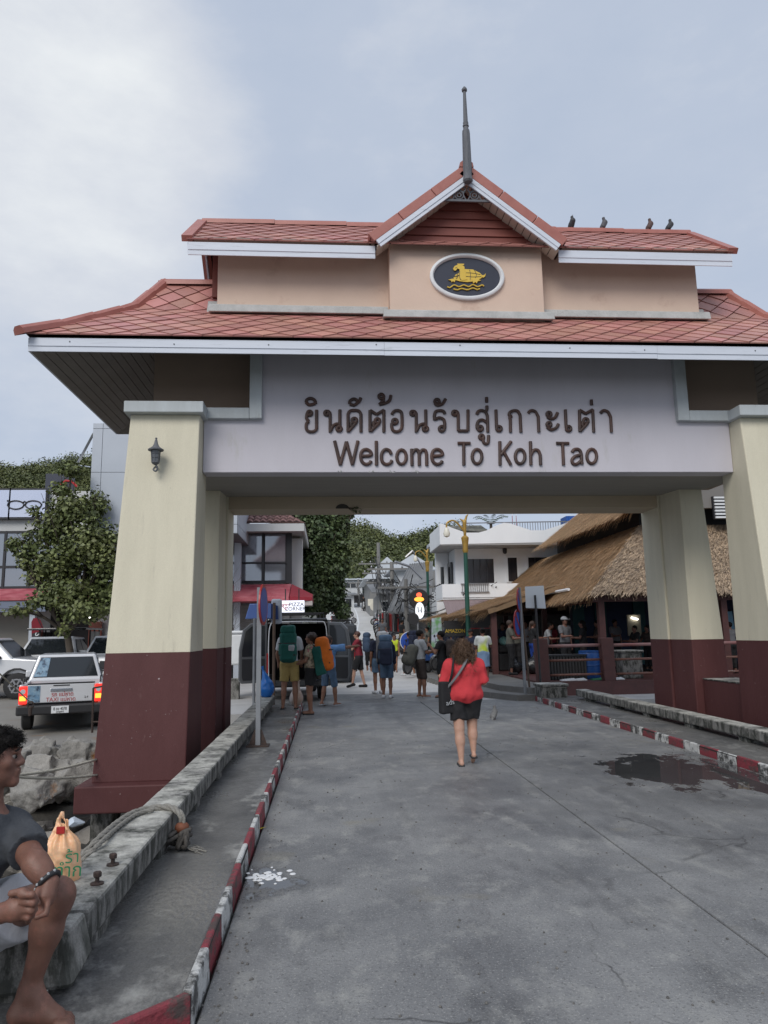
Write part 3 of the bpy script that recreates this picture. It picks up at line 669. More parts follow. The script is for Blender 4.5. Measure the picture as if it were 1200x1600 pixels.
# ---- lettering
def glyph(strokes, zx0, sc=4.615, r=0.0265, zy0=600.0, name='letter'):
    mb = MB()
    for st in strokes:
        if st[0] == 'o':
            _, cx, cy, ra, rb = st; pts = [(cx+ra*cos(2*pi*i/16), cy+rb*sin(2*pi*i/16)) for i in range(16)]; closed = True
        else:
            cur = st[0] == '~'; pts = st[1:] if cur else st; closed = False
            if cur: pts = [(v.x, v.y) for v in catmull([(a, b, 0) for a, b in pts], 5)]
        W = [aY(zx0+a/sc, zy0+b/sc, 11.30) for a, b in pts]
        jj = random.uniform(0, 0.004)
        mb.tube([(p.x, 11.285-jj, p.z) for p in W], r, 8, closed=closed, flat=1.0)
    return mb.build(name, M_letter, gate, smooth=40)
A0, B0 = 460.0, 710.0; o_ = 'o'; cv_ = '~'
TH = [
 (A0, [(o_,110,212,15,15), (cv_,92,212,90,240) if 0 else (cv_,(93,212),(88,250),(104,270)), (cv_,(104,272),(88,288),(87,325),(105,344),(140,344),(160,328)), ((160,328),(160,190)), (cv_,(85,135),(92,114),(120,106),(146,120),(153,146)), (cv_,(85,135),(105,152),(128,150),(150,144))]),
 (A0, [(o_,233,212,15,15), (cv_,(240,196),(256,212),(258,240)), ((258,235),(258,350)), ((328,188),(328,312)), (o_,322,325,16,16), (cv_,(262,340),(278,305),(305,290),(326,296))]),
 (A0, [((387,348),(387,218)), (cv_,(387,220),(402,197),(432,192),(464,197),(480,220)), ((480,218),(480,350)), (o_,432,265,17,17), (cv_,(446,280),(425,305),(390,344)), (cv_,(418,278),(408,292),(412,308)), (cv_,(398,145),(402,124),(425,110),(448,118),(452,140),(430,154),(400,148)), (cv_,(448,140),(468,128),(478,102))]),
 (A0, [((545,346),(545,192)), ((545,192),(593,222)), ((593,222),(645,190)), ((645,190),(645,350)), (o_,598,268,17,17), (cv_,(612,284),(585,310),(550,344)), (cv_,(574,272),(570,295),(576,312)), (o_,626,92,17,17), (cv_,(642,100),(640,122),(612,150)), (cv_,(612,150),(650,142),(684,124),(696,84))]),
 (A0, [(cv_,(702,222),(718,200),(745,193),(768,204),(775,235),(775,310),(762,336),(738,346),(712,338),(702,315),(702,285)), (o_,724,272,17,17)]),
 (A0, [(o_,853,212,15,15), (cv_,(860,196),(876,212),(878,240)), ((878,235),(878,350)), ((946,188),(948,312)), (o_,944,325,16,16), (cv_,(882,340),(898,305),(925,290),(946,296))]),
 (A0, [(cv_,(1085,218),(1072,198),(1042,194),(1016,204),(1008,235)), ((1008,232),(1010,262)), (cv_,(1010,258),(1045,246),(1074,258),(1083,285)), ((1083,282),(1083,322)), (o_,1062,325,18,18), (o_,1028,128,16,16), (cv_,(1012,142),(1030,156),(1066,146),(1090,110))]),
 (B0, [(o_,1,212,15,15), (cv_,(8,196),(24,212),(26,240)), ((26,235),(27,340)), ((27,340),(97,340)), ((97,340),(97,188))]),
 (B0, [(cv_,(160,222),(172,200),(195,193),(222,204),(236,232)), ((236,228),(240,350)), (cv_,(163,325),(163,290),(178,266),(205,262),(234,282)), (o_,184,322,17,17), (cv_,(216,204),(232,188),(233,160)), ((231,98),(232,136)), (o_,194,384,15,15), (cv_,(206,392),(208,420),(225,434),(242,422),(245,372))]),
 (B0, [((298,188),(302,316)), (o_,320,324,17,17)]),
 (B0, [((403,350),(402,262)), (cv_,(402,262),(398,245),(412,234)), (cv_,(412,234),(394,228),(400,206),(430,194),(456,200),(472,228)), ((472,226),(478,350))]),
 (B0, [(cv_,(530,212),(552,194),(582,202),(602,236)), ((602,234),(607,350))]),
 (B0, [(o_,680,220,15,15), (cv_,(668,238),(695,254),(726,242),(742,208)), (o_,680,294,15,15), (cv_,(666,312),(695,332),(732,318),(748,290))]),
 (B0, [((798,188),(803,316)), (o_,821,324,17,17)]),
 (B0, [((902,346),(900,190)), ((900,190),(945,216)), ((945,216),(995,188)), ((995,188),(1003,350)), (o_,946,268,17,17), (cv_,(958,284),(935,310),(906,342)), (cv_,(922,274),(920,295),(928,310)), ((985,116),(987,155))]),
 (B0, [(cv_,(1050,212),(1074,194),(1104,204),(1124,242)), ((1124,240),(1130,350))]),
]
for z0, st in TH: glyph(st, z0)
EN = [
 (A0, [((290,412),(331,584)), ((331,584),(375,418)), ((375,418),(418,584)), ((418,584),(458,412))]),
 (A0, [(cv_,(484,522),(550,516),(548,490),(520,473),(490,484),(478,520),(486,560),(512,580),(540,574),(553,556))]),
 (A0, [((590,414),(592,588))]),
 (A0, [(cv_,(698,508),(684,482),(656,474),(634,494),(627,530),(636,566),(662,581),(690,573),(703,552))]),
 (A0, [(o_,772,528,34,52)]),
 (A0, [((845,470),(848,590)), (cv_,(848,505),(866,478),(890,480),(899,510)), ((899,508),(900,590)), (cv_,(900,505),(920,478),(944,482),(952,512)), ((952,510),(954,590))]),
 (A0, [(cv_,(996,522),(1062,516),(1060,490),(1032,473),(1002,484),(990,520),(998,560),(1024,580),(1052,574),(1065,556))]),
 (B0, [((22,429),(114,430)), ((66,432),(67,588))]), (B0, [(o_,162,525,35,52)]),
 (B0, [((326,416),(328,588)), ((408,416),(334,512)), ((354,490),(406,586))]), (B0, [(o_,472,525,35,52)]),
 (B0, [((546,416),(550,586)), (cv_,(550,512),(570,480),(600,480),(616,512)), ((616,510),(620,586))]),
 (B0, [((732,429),(824,430)), ((778,432),(785,586))]),
 (B0, [(cv_,(846,494),(862,475),(892,473),(910,496),(914,540)), ((914,536),(918,580)), (cv_,(912,514),(872,522),(846,548),(854,576),(882,578),(910,556))]), (B0, [(o_,988,523,35,52)]),
]
for z0, st in EN: glyph(st, z0, r=0.0275)
# moss and loose mortar hanging from the lower edge of the sign face
for px in (532, 580, 614, 652):
    c = aY(px, 737, 11.29); mb = MB()
    for k in range(5): a = Vector((c.x+random.uniform(-.04,.04), 11.29, c.z+random.uniform(-.012,.010))); mb.tube([a, a+Vector((random.uniform(-.03,.03), -.008, random.uniform(-.02,.025)))], [0.009, 0.002], 5)
    mb.build('mortar_tuft', M_ledge, gate)
for sd_, px in ((0, 246), (1, 246)):
    c = aY(px, 712, 10.86)
    if sd_: c.x = mir(c.x)
    lamp = wempty('wall_lantern', (c.x, 10.9, c.z-0.2), 'small grey carriage lantern fixed high on the %s front pillar' % ('left', 'right')[sd_], 'lantern')
    y = c.y-0.11; z = c.z
    MB().lathe([(0.012,0.245),(0.018,0.235),(0.012,0.22),(0.02,0.20),(0.03,0.15),(0.05,0.11),(0.085,0.085),(0.115,0.065),(0.112,0.05),(0.06,0.05)], (c.x, y, z), 16).build('cap', M_grey, lamp, smooth=40)
    MB().lathe([(0.066,0.05),(0.052,-0.12)], (c.x, y, z), 8).build('glass', mat('smoky_glass', (0.10,0.11,0.12), 0.15, spec=0.6), lamp)
    for k in range(8):
        a = 2*pi*k/8; MB().tube([(c.x+0.069*cos(a), y+0.069*sin(a), z+0.055), (c.x+0.055*cos(a), y+0.055*sin(a), z-0.125)], 0.005, 5).build('cage_bar', M_grey, lamp)
    for zz, rr in ((0.0, 0.064), (-0.06, 0.060)): MB().tube([(c.x+rr*cos(2*pi*i/12), y+rr*sin(2*pi*i/12), z+zz) for i in range(12)], 0.005, 5, closed=True).build('cage_ring', M_grey, lamp)
    MB().lathe([(0.055,-0.12),(0.06,-0.13),(0.045,-0.15),(0.02,-0.165)], (c.x, y, z), 14).build('base_cup', M_grey, lamp, smooth=40)
    MB().tube(catmull([(c.x, y, z-0.16), (c.x+0.03, y+0.01, z-0.21), (c.x+0.005, y+0.02, z-0.255), (c.x-0.035, y+0.04, z-0.225), (c.x-0.01, y+0.07, z-0.18), (c.x, 10.93, z-0.19)], 6), 0.013, 8).build('bracket', M_grey, lamp, smooth=True)
# ================================================================ pier, road, kerbs, rails, water, land
def road_mat():
    m = bpy.data.materials.new('road_concrete'); m.use_nodes = True; N = m.node_tree.nodes; L = m.node_tree.links; b = N['Principled BSDF']
    g = N.new('ShaderNodeNewGeometry')
    def noise(s, d=6, r=0.6, st=None):
        n = N.new('ShaderNodeTexNoise'); n.inputs['Scale'].default_value = s; n.inputs['Detail'].default_value = d; n.inputs['Roughness'].default_value = r
        if st:
            mp = N.new('ShaderNodeMapping'); mp.inputs['Scale'].default_value = st; L.new(g.outputs['Position'], mp.inputs[0]); L.new(mp.outputs[0], n.inputs['Vector'])
        else: L.new(g.outputs['Position'], n.inputs['Vector'])
        return n.outputs['Fac']
    def rng_(v, a, b_, c=0.0, d=1.0):
        r = N.new('ShaderNodeMapRange'); r.inputs[1].default_value = a; r.inputs[2].default_value = b_; r.inputs[3].default_value = c; r.inputs[4].default_value = d; L.new(v, r.inputs[0]); return r.outputs[0]
    def mix(f, a, b_):
        x = N.new('ShaderNodeMixRGB'); L.new(f, x.inputs[0])
        for i, v in ((1, a), (2, b_)):
            if isinstance(v, tuple): x.inputs[i].default_value = (*v, 1)
            else: L.new(v, x.inputs[i])
        return x.outputs[0]
    def mul(a, b_, op='MULTIPLY'):
        x = N.new('ShaderNodeMath'); x.operation = op
        for i, v in ((0, a), (1, b_)):
            if isinstance(v, (int, float)): x.inputs[i].default_value = v
            else: L.new(v, x.inputs[i])
        return x.outputs[0]
    n1 = noise(0.9, 8, 0.62); c = mix(rng_(n1, 0.36, 0.64), (0.150, 0.153, 0.158), (0.265, 0.265, 0.262))
    n2 = noise(3.4, 8, 0.7, (1, 0.6, 1)); c = mix(rng_(n2, 0.52, 0.72, 0, 0.85), c, (0.38, 0.375, 0.35))     # pale scuffs
    n3 = noise(1.9, 9, 0.7, (1.0, 0.45, 1)); c = mix(rng_(n3, 0.52, 0.70, 0, 0.8), c, (0.085, 0.087, 0.092))       # damp grey blotches
    n4 = noise(75, 4, 0.75); c = mix(rng_(n4, 0.56, 0.70, 0, 0.9), c, (0.50, 0.49, 0.46))                   # small aggregate
    n5 = noise(48, 4, 0.7); c = mix(rng_(n5, 0.55, 0.70, 0, 0.8), c, (0.06, 0.06, 0.062))
    n8 = noise(1.1, 3, 0.5); c = mix(rng_(n8, 0.64, 0.72, 0, 0.35), c, (0.24, 0.21, 0.13))                   # sand stains
    n9 = noise(1.6, 5, 0.6, (1.0, 0.06, 1)); c = mix(rng_(n9, 0.54, 0.70, 0, 0.42), c, (0.085, 0.085, 0.087))                  # faint tyre tracks along the road
    v = N.new('ShaderNodeTexVoronoi'); v.feature = 'DISTANCE_TO_EDGE'; v.inputs['Scale'].default_value = 0.42
    wv = N.new('ShaderNodeMapping'); wn = N.new('ShaderNodeTexNoise'); wn.inputs['Scale'].default_value = 1.3; wn.inputs['Detail'].default_value = 5; L.new(g.outputs['Position'], wn.inputs['Vector'])
    ad = N.new('ShaderNodeVectorMath'); ad.operation = 'MULTIPLY_ADD'; ad.inputs[1].default_value = (0.9, 0.9, 0.0); L.new(wn.outputs['Color'], ad.inputs[0]); L.new(g.outputs['Position'], ad.inputs[2]); L.new(ad.outputs[0], v.inputs['Vector'])
    crack = mul(rng_(v.outputs['Distance'], 0.0, 0.006, 1, 0), rng_(noise(0.8, 2), 0.52, 0.6)); c = mix(mul(crack, 0.75), c, (0.03, 0.03, 0.03))
    # standing water beside the right kerb
    def blob(cx, cy, rx, ry, wob_=0.9, lo=0.75, hi=0.95, ns=2.3):
        s = N.new('ShaderNodeVectorMath'); s.operation = 'SUBTRACT'; s.inputs[1].default_value = (cx, cy, 0); L.new(g.outputs['Position'], s.inputs[0])
        d = N.new('ShaderNodeVectorMath'); d.operation = 'MULTIPLY'; d.inputs[1].default_value = (1/rx, 1/ry, 0); L.new(s.outputs[0], d.inputs[0])
        l = N.new('ShaderNodeVectorMath'); l.operation = 'LENGTH'; L.new(d.outputs[0], l.inputs[0])
        q = mul(l.outputs['Value'], mul(rng_(noise(ns, 7, 0.65, (1, 0.8, 1)), 0.2, 0.8, -wob_, wob_), 0.0, 'ADD') if 0 else rng_(noise(ns, 7, 0.65, (1, 0.8, 1)), 0.2, 0.8, -wob_, wob_), 'ADD')
        return rng_(q, lo, hi, 1, 0)
    w1 = blob(4.12, 9.05, 0.95, 1.15, 1.05); w2 = blob(4.80, 8.4, 0.34, 1.8, 0.6); w3 = blob(3.15, 4.35, 0.33, 0.25, 1.0, 0.5, 1.2, 5.0)
    w4 = blob(-0.45, 5.55, 0.24, 0.4, 0.9, 0.5, 1.0, 4.0)
    wet = mul(mul(w1, w2, 'MAXIMUM'), mul(w4, mul(w3, 0.55), 'MAXIMUM'), 'MAXIMUM')
    dm = mul(blob(4.0, 9.0, 2.0, 3.0, 1.0, 0.3, 1.5, 1.5), 0.45)
    tot = mul(wet, dm, 'MAXIMUM')
    c = mix(mul(tot, 0.86), c, (0.030, 0.030, 0.031))
    L.new(c, b.inputs['Base Color'])
    rb = rng_(n3, 0.4, 0.75, 0.62, 0.34)
    x = N.new('ShaderNodeMix'); x.data_type = 'FLOAT'; L.new(wet, x.inputs[0]); L.new(rb, x.inputs[2]); x.inputs[3].default_value = 0.03; L.new(x.outputs[0], b.inputs['Roughness'])
    bp = N.new('ShaderNodeBump'); bp.inputs['Distance'].default_value = 0.012
    L.new(mul(rng_(wet, 0, 0.8, 0.55, 0.0), 1.0), bp.inputs['Strength']); L.new(mul(n4, n5, 'ADD'), bp.inputs['Height']); L.new(bp.outputs[0], b.inputs['Normal'])
    return m
M_road = road_mat(); MATS['road_concrete'] = M_road
M_walk = mat('damp_walkway_concrete', (0.190, 0.186, 0.178), 0.42, c2=(0.074, 0.074, 0.074), scale=1.3, amt=1.5, bump=0.4, bscale=30, stain=(0.34, 0.335, 0.315), sscale=2.4, slo=0.54, shi=0.68, rvar=0.3, fine=0.25, stretch=(1,0.7,1), detail=9)
M_plaza = mat('plaza_concrete', (0.60, 0.59, 0.575), 0.55, c2=(0.45, 0.445, 0.435), scale=0.9, bump=0.2, bscale=25, stain=(0.36, 0.355, 0.34), sscale=0.7, slo=0.56, shi=0.7, fine=0.1, stretch=(0.6,1,1))
M_quay = mat('quay_concrete', (0.26, 0.245, 0.22), 0.7, c2=(0.185, 0.175, 0.16), scale=0.8, bump=0.25, bscale=20, stain=(0.28, 0.16, 0.075), sscale=0.8, slo=0.60, shi=0.74)
M_red = mat('red_kerb_paint', (0.27, 0.040, 0.055), 0.65, c2=(0.20, 0.036, 0.045), scale=6, bump=0.4, bscale=30, stain=(0.085, 0.06, 0.055), sscale=7, slo=0.48, shi=0.60, stretch=(1,1,1.6), fine=0.2)
M_wkerb = mat('white_kerb_paint', (0.58, 0.58, 0.56), 0.7, c2=(0.46, 0.46, 0.45), scale=6, bump=0.5, bscale=30, stain=(0.075, 0.075, 0.072), sscale=6, slo=0.46, shi=0.56, fine=0.15)
M_gap = mat('joint_filler', (0.025, 0.025, 0.024), 0.9)
water = tag(npmesh and link('sea', MB().add([(-400,-200,-1.55),(400,-200,-1.55),(400,60,-1.55),(-400,60,-1.55)], [(0,1,2,3)]).mesh('sea', mat('sea_water', (0.030,0.050,0.050), 0.08, c2=(0.04,0.06,0.058), scale=0.4, bump=0.5, bscale=3.5))), kind='structure')
# road slabs
road = tag(MB().box(-0.60, 5.06, -9, 18.9, -0.40, -0.012).build('road', M_gap), kind='structure')
ys = [-9, 10.82, 16.5, 18.9]; xs = [-0.60, 2.285, 5.06]
for y0, y1 in zip(ys, ys[1:]):
    for x0, x1 in zip(xs, xs[1:]):
        dz = random.uniform(-0.002, 0.002)
        MB().box(x0+0.007, x1-0.007, y0+0.008, y1-0.008, -0.2, dz).build('slab', M_road, road, bevel=0.01)
MB().box(-1.6, 3.9, 18.91, 21.6, -0.1, 0.0015).build('slab', M_road, road)
# walkways
wl = MB(); wl.prism([(-0.655, 3.64), (-0.655, 18.9), (-1.62, 18.9), (-1.62, 4.15), (-4.0, 3.75), (-4.0, -4), (-1.08, -4), (-1.08, 3.26)], -0.4, 0.125, 'z')
tag(wl.build('walkway_left', M_walk, None, bevel=0.012), kind='structure')
tag(MB().box(5.115, 6.2, -9, 18.2, -0.4, 0.105).build('walkway_right', M_walk, None, bevel=0.012), kind='structure')
def kerb(name, P, Q, seg, inw, h, first):
    P = Vector(P); Q = Vector(Q); d = (Q-P); Ln = d.length; d.normalize(); n = int(round(Ln/seg)); s = Ln/n
    inw = Vector(inw).normalized()
    root = tag(MB().hexa([P+inw*0.02+Vector((0,0,-.3)), Q+inw*0.02+Vector((0,0,-.3)), Q+inw*0.05+Vector((0,0,-.3)), P+inw*0.05+Vector((0,0,-.3))], [P+inw*0.02+Vector((0,0,h-.01)), Q+inw*0.02+Vector((0,0,h-.01)), Q+inw*0.05+Vector((0,0,h-.01)), P+inw*0.05+Vector((0,0,h-.01))]).build(name, M_gap), kind='structure')
    for i in range(n):
        e0 = random.uniform(-0.05, 0.05) if 0 < i else 0
        a = P+d*(i*s+0.002); b = P+d*((i+1)*s-0.002); j0 = inw*random.uniform(-0.004, 0.004); hh = h+random.uniform(-0.004, 0.006)
        up = Vector((0,0,hh)); dn = Vector((0,0,-0.25)); b_ = inw*0.018; t_ = inw*0.032
        MB().hexa([a+dn+j0, b+dn+j0, b+dn+inw*0.06, a+dn+inw*0.06], [a+up+j0+b_, b+up+j0+b_, b+up+inw*0.062, a+up+inw*0.062]).build('kerb_stone', M_red if (i+first) % 2 == 0 else M_wkerb, root, bevel=0.012)
    return root
kerb('kerb_left', (-0.60, 3.66, 0), (-0.60, 18.4, 0), 0.47, (-1, 0, 0), 0.13, 1)
kerb('kerb_corner', (-0.605, 3.64, 0), (-1.06, 3.20, 0), 0.62, (-0.72, 0.70, 0), 0.13, 0)
kerb('kerb_right', (5.06, 2.2, 0), (5.06, 18.6, 0), 0.468, (1, 0, 0), 0.11, 0)
# low concrete rails
def rail(name, label, x0, x1, ys_, zb, zt, zg, leg=1.58):
    r = wempty(name, ((x0+x1)/2, ys_[0], zg), label, 'rail')
    for a, b in zip(ys_, ys_[1:]): MB().box(x0+random.uniform(-.004,.004), x1+random.uniform(-.004,.004), a+0.006, b-0.006, zb, zt+random.uniform(-.004,.004)).build('beam', M_conc, r, bevel=0.02, seg=2)
    y = ys_[0]+0.25
    while y < ys_[-1]:
        MB().box(x0+0.03, x1-0.03, y, y+0.28, zg-0.02, zb+0.01).build('leg', M_conc, r, bevel=0.012); y += leg
    return r
lrail = rail('concrete_rail', 'low mossy concrete rail along the left walkway with a rope tied round it', -1.49, -1.19, (4.02, 6.9, 10.1, 13.4, 17.0), 0.205, 0.375, 0.125, 1.45)
rail('concrete_rail', 'low grey concrete rail along the right walkway in front of the brown pillars', 5.80, 6.06, (-3.0, 2.5, 7.2, 11.9, 17.4), 0.17, 0.325, 0.105, 1.62)
r3 = wempty('concrete_rail', (-1.9, 3.85, 0.125), 'short dark concrete rail end under the seated man turning away from the walkway', 'rail')
MB().hexa([(-1.15,3.70,0.15),(-1.15,3.995,0.19),(-3.6,3.45,0.15),(-3.6,3.15,0.15)], [(-1.20,3.72,0.375),(-1.20,4.0,0.378),(-3.6,3.45,0.375),(-3.6,3.15,0.372)]).build('beam', M_conc, r3, bevel=0.02)
for x, y in ((-1.55, 3.66), (-2.9, 3.36)): MB().box(x, x+0.3, y, y+0.2, 0.12, 0.16).build('leg', M_conc, r3)
M_rust = mat('rusty_iron', (0.075, 0.045, 0.035), 0.8, c2=(0.03, 0.025, 0.024), scale=40, bump=0.4, bscale=80)
for k, (x, y) in enumerate(((-1.277, 4.74), (-1.265, 4.40))):
    b = wempty('rusty_bolt', (x, y, 0.375), ('rusty bolt standing in the left rail, the one farther from the seated man', 'rusty bolt standing in the left rail, the one nearer the seated man')[k], 'bolt', 'bolts in the left rail')
    MB().lathe([(0.036,0.374),(0.036,0.384),(0.025,0.386)], (x, y, 0), 14).build('washer', M_rust, b)
    MB().lathe([(0.012,0.38),(0.012,0.418)], (x, y, 0), 10).build('shank', M_rust, b)
    MB().lathe([(0.021,0.414),(0.023,0.418),(0.023,0.436),(0.019,0.441)], (x, y, 0), 6).build('head', M_rust, b)
# deck edge and piles under the pier
tag(MB().box(-1.60, -1.50, 4.2, 16.9, -0.7, 0.12).box(6.18, 6.28, -9, 17.0, -0.7, 0.10).build('deck_edge', M_conc), kind='structure')
for k, (x, y) in enumerate([(-1.55, 6.0), (-1.55, 9.6), (-1.55, 13.5)]):
    tag(MB().lathe([(0.19,-2.4),(0.19,-0.4)], (x+0.3, y, 0), 14).build('pier_pile', M_conc, smooth=40), 'round concrete pile under the left edge of the pier, '+('nearest the seated man', 'beside the left front pillar', 'farthest along')[k], 'pile', 'piles under the pier')
# land, quay and the street
land = MB()
land.prism([(-3.3, 16.9), (-1.63, 16.92), (-1.63, 18.88), (6.25, 18.88), (6.25, 18.2), (14, 17.4), (90, 17.4), (90, 34), (-3.3, 34)], -2.6, -0.003, 'z')
tag(land.build('ground', M_plaza), kind='structure')
q = MB(); q.add([(-60,14.3,-.35),(-4.75,14.3,-.35),(-4.40,15.0,-.35),(-3.31,18.5,-.35),(-60,18.5,-.35),(-60,23,-.02),(-3.31,23,-.02),(-60,34,-.005),(-3.31,34,-.005),
    (-60,14.3,-2.2),(-4.75,14.3,-2.2),(-4.40,15.0,-2.2),(-3.31,18.5,-2.2)], [(0,1,2,3,4),(4,3,6,5),(5,6,8,7),(0,9,10,1),(1,10,11,2),(2,11,12,3)])
tag(q.build('quay_top', M_quay), kind='structure')
# painted red joints of the quay wall
M_steel = mat('rusty_sheet_pile', (0.17, 0.06, 0.045), 0.8, c2=(0.10, 0.045, 0.035), scale=5, stretch=(2,2,0.5))
for k in range(9):
    x = -4.85-0.66*k; MB().box(x-0.06, x+0.06, 14.20, 14.29, -1.5, -0.45).build('wall_strip', M_steel, bpy.data.objects['quay_top'])
MB().box(-60, -4.76, 14.24, 14.295, -1.9, -0.42).build('quay_wall', mat('stained_quay_wall', (0.23,0.225,0.19), 0.85, c2=(0.17,0.17,0.145), scale=3, stain=(0.24,0.11,0.05), sscale=2.4, slo=0.56, shi=0.68, stretch=(2.5,1,0.4)), bpy.data.objects['quay_top'])
# raised pavement with two steps on the right
def offs(pts, d): return [(x+d, y) for x, y in pts]
edge = [(4.62, 18.3), (4.02, 19.6), (3.46, 26.2), (3.9, 36), (4.6, 52)]
M_step = mat('step_concrete', (0.20, 0.195, 0.185), 0.7, c2=(0.13, 0.128, 0.122), scale=2, bump=0.3, bscale=25, stain=(0.27,0.26,0.24), sscale=2, slo=0.58, shi=0.7, fine=0.12)
for k, (d, z) in enumerate(((0.0, 0.15), (0.5, 0.30))):
    e_ = offs(edge, d)
    if k: e_[0] = (5.05, 18.5)
    tag(MB().prism(e_+[(40, 52), (40, 20.0), (5.6, 20.0), (5.6, e_[0][1])], -0.3, z, 'z').build('pavement_step', M_step, None, bevel=0.012), kind='structure')
# hill road and the slopes either side
HX = lambda Y: -0.15+0.0*Y
def hz(Y): return 0.0 if Y < 33 else (Y-33)*0.083 if Y < 100 else 5.56+(Y-100)*0.06
hr = MB(); Ys = [33, 36, 40, 46, 54, 64, 76, 90, 105, 118]
def hc(Y): return 2.0+(Y-33)*0.052-0.00035*(Y-33)**2      # centre line of the climbing road
for a, b in zip(Ys, Ys[1:]):
    hr.add([(hc(a)-4.2, a, hz(a)+.004), (hc(a)+3.2, a, hz(a)+.004), (hc(b)+3.2, b, hz(b)+.004), (hc(b)-4.2, b, hz(b)+.004)], [(0,1,2,3)])
hroad = tag(hr.build('hill_road', mat('hill_road_concrete', (0.60,0.60,0.59), 0.6, c2=(0.50,0.50,0.49), scale=0.7, stretch=(1,0.3,1), stain=(0.48,0.47,0.45), sscale=0.6, slo=0.56, shi=0.72)), kind='structure')
ln = MB()
lw = lambda Y: hc(Y)-1.15+0.035*max(0, 60-Y)*0 if True else 0
for a, b in zip(Ys[:-1], Ys[1:-0] if False else Ys[1:]):
    def lx(Y): return hc(Y)-0.62-0.9*math.exp(-((Y-40)/14)**2)
    ln.add([(lx(a)-.07, a, hz(a)+.012), (lx(a)+.07, a, hz(a)+.012), (lx(b)+.07, b, hz(b)+.012), (lx(b)-.07, b, hz(b)+.012)], [(0,1,2,3)])
ln.build('white_line', M_white, hroad)
for Y in (38, 43, 49, 56, 64, 74): MB().add([(hc(Y)-4.1, Y, hz(Y)+.009), (hc(Y)+3.1, Y, hz(Y)+.009), (hc(Y)+3.1, Y+.06, hz(Y+.06)+.009), (hc(Y)-4.1, Y+.06, hz(Y+.06)+.009)], [(0,1,2,3)]).build('road_joint', M_gap, hroad)
sl = MB()
for a, b in zip([33, 40, 54, 76, 105, 140, 190], [40, 54, 76, 105, 140, 190, 260]):
    sl.add([(-120, a, hz(a)-.02), (140, a, hz(a)-.02), (140, b, hz(b)-.02), (-120, b, hz(b)-.02)], [(0,1,2,3)])
tag(sl.build('slope', mat('slope_ground', (0.13,0.13,0.12), 0.9, c2=(0.10,0.105,0.08), scale=0.3)), kind='structure')
# ================================================================ left shore: rocks, trucks, shops, tree
M_rock = vmat('shore_rock', (0.24, 0.225, 0.20), 0.9, var=0.32, hue=0.015, bump=0.9)
M_rockb = mat('pale_boulder', (0.34, 0.325, 0.30), 0.9, c2=(0.17, 0.165, 0.155), scale=3.0, bump=1.0, bscale=22, fine=0.2, stain=(0.30, 0.14, 0.05), sscale=1.0, slo=0.60, shi=0.68)
bank = MB()
gy = np.linspace(2.0, 14.26, 26); gx = np.linspace(-16, -1.75, 30)
bz = lambda x, y: -1.75+0.85*max(0, (y-5)/9.2)**0.9+0.10*sin(x*2.1+y)+0.08*sin(y*2.7-x)
bv = [(x, y, bz(x, y)) for y in gy for x in gx]
bank.add(bv, [(j*30+i, j*30+i+1, (j+1)*30+i+1, (j+1)*30+i) for j in range(25) for i in range(29)])
bank = tag(bank.build('rock_bank', mat('wet_shingle', (0.085,0.08,0.07), 0.8, c2=(0.05,0.048,0.044), scale=6, bump=1.0, bscale=14), None, smooth=True), kind='structure')
def rock_mesh(seed, n=16, flat=0.7):
    r = random.Random(seed); bm = bmesh.new()
    for _ in range(n):
        v = Vector((r.gauss(0,1), r.gauss(0,1), r.gauss(0,1))).normalized()*r.uniform(0.8, 1.12); v.z *= flat; v.x *= 1.15; bm.verts.new(v)
    bmesh.ops.convex_hull(bm, input=bm.verts); 
    for v in [v for v in bm.verts if not v.link_faces]: bm.verts.remove(v)
    me = bpy.data.meshes.new('rock'); bm.to_mesh(me); bm.free(); me.materials.append(M_rock); return me
RK = [rock_mesh(s) for s in range(8)]
rr = random.Random(5)
for k in range(260):
    x = rr.uniform(-9.5, -1.9); y = rr.uniform(3.6, 14.1)
    if x < -2.4-y*0.62: continue
    s = rr.uniform(0.10, 0.26) if y < 9 else rr.uniform(0.14, 0.40)
    o = link('rock', RK[k % 8], None, bank, (x, y, bz(x, y)+s*0.30), (rr.uniform(-.4,.4), rr.uniform(-.4,.4), rr.uniform(0, 6.28))); o.scale = (s, s*rr.uniform(.7,1), s*rr.uniform(.7,1))
def boulder(c, r, seed):
    r_ = random.Random(seed); sd_ = SDF()
    for _ in range(7):
        R = Euler((r_.uniform(-.6,.6), r_.uniform(-.6,.6), r_.uniform(0,3))).to_matrix()
        sd_.box([r_.uniform(-.45,.45)*v for v in r], [r_.uniform(.30,.55)*v for v in r], 0.03, 0.03, [list(x) for x in R])
    def post(D, X, Y, Z): return D+0.035*wob(X, Y, Z, 9, seed)+0.03*np.abs(wob(X, Y, Z, 21, seed+2))+0.018*np.abs(wob(X+Z, Y-X, Z, 43, seed))
    return link('boulder', sd_.mesh('boulder', 0.028, M_rockb, post, pad=0.15), None, bank, c, (0, 0, seed))
boulder(aY(95, 1215, 12.0), (0.60, 0.45, 0.36), 1); boulder(aY(62, 1190, 13.2), (0.55, 0.4, 0.30), 2); boulder(aY(130, 1180, 13.2), (0.42, 0.4, 0.3), 3)
boulder(aY(45, 1232, 11.2), (0.42, 0.4, 0.28), 5); boulder(aY(10, 1205, 12.4), (0.5, 0.4, 0.3), 7)
M_bluewhite = mat('washed_up_plastic', (0.55, 0.62, 0.70), 0.5)
tag(link('plastic_scrap', RK[3].copy(), None, None, aY(118, 1285, 9.6), (0.3, 0.2, 1)), 'crumpled pale blue plastic scrap lying among the dark rocks', 'litter'); bpy.data.objects['plastic_scrap'].scale = (0.12, 0.09, 0.08)
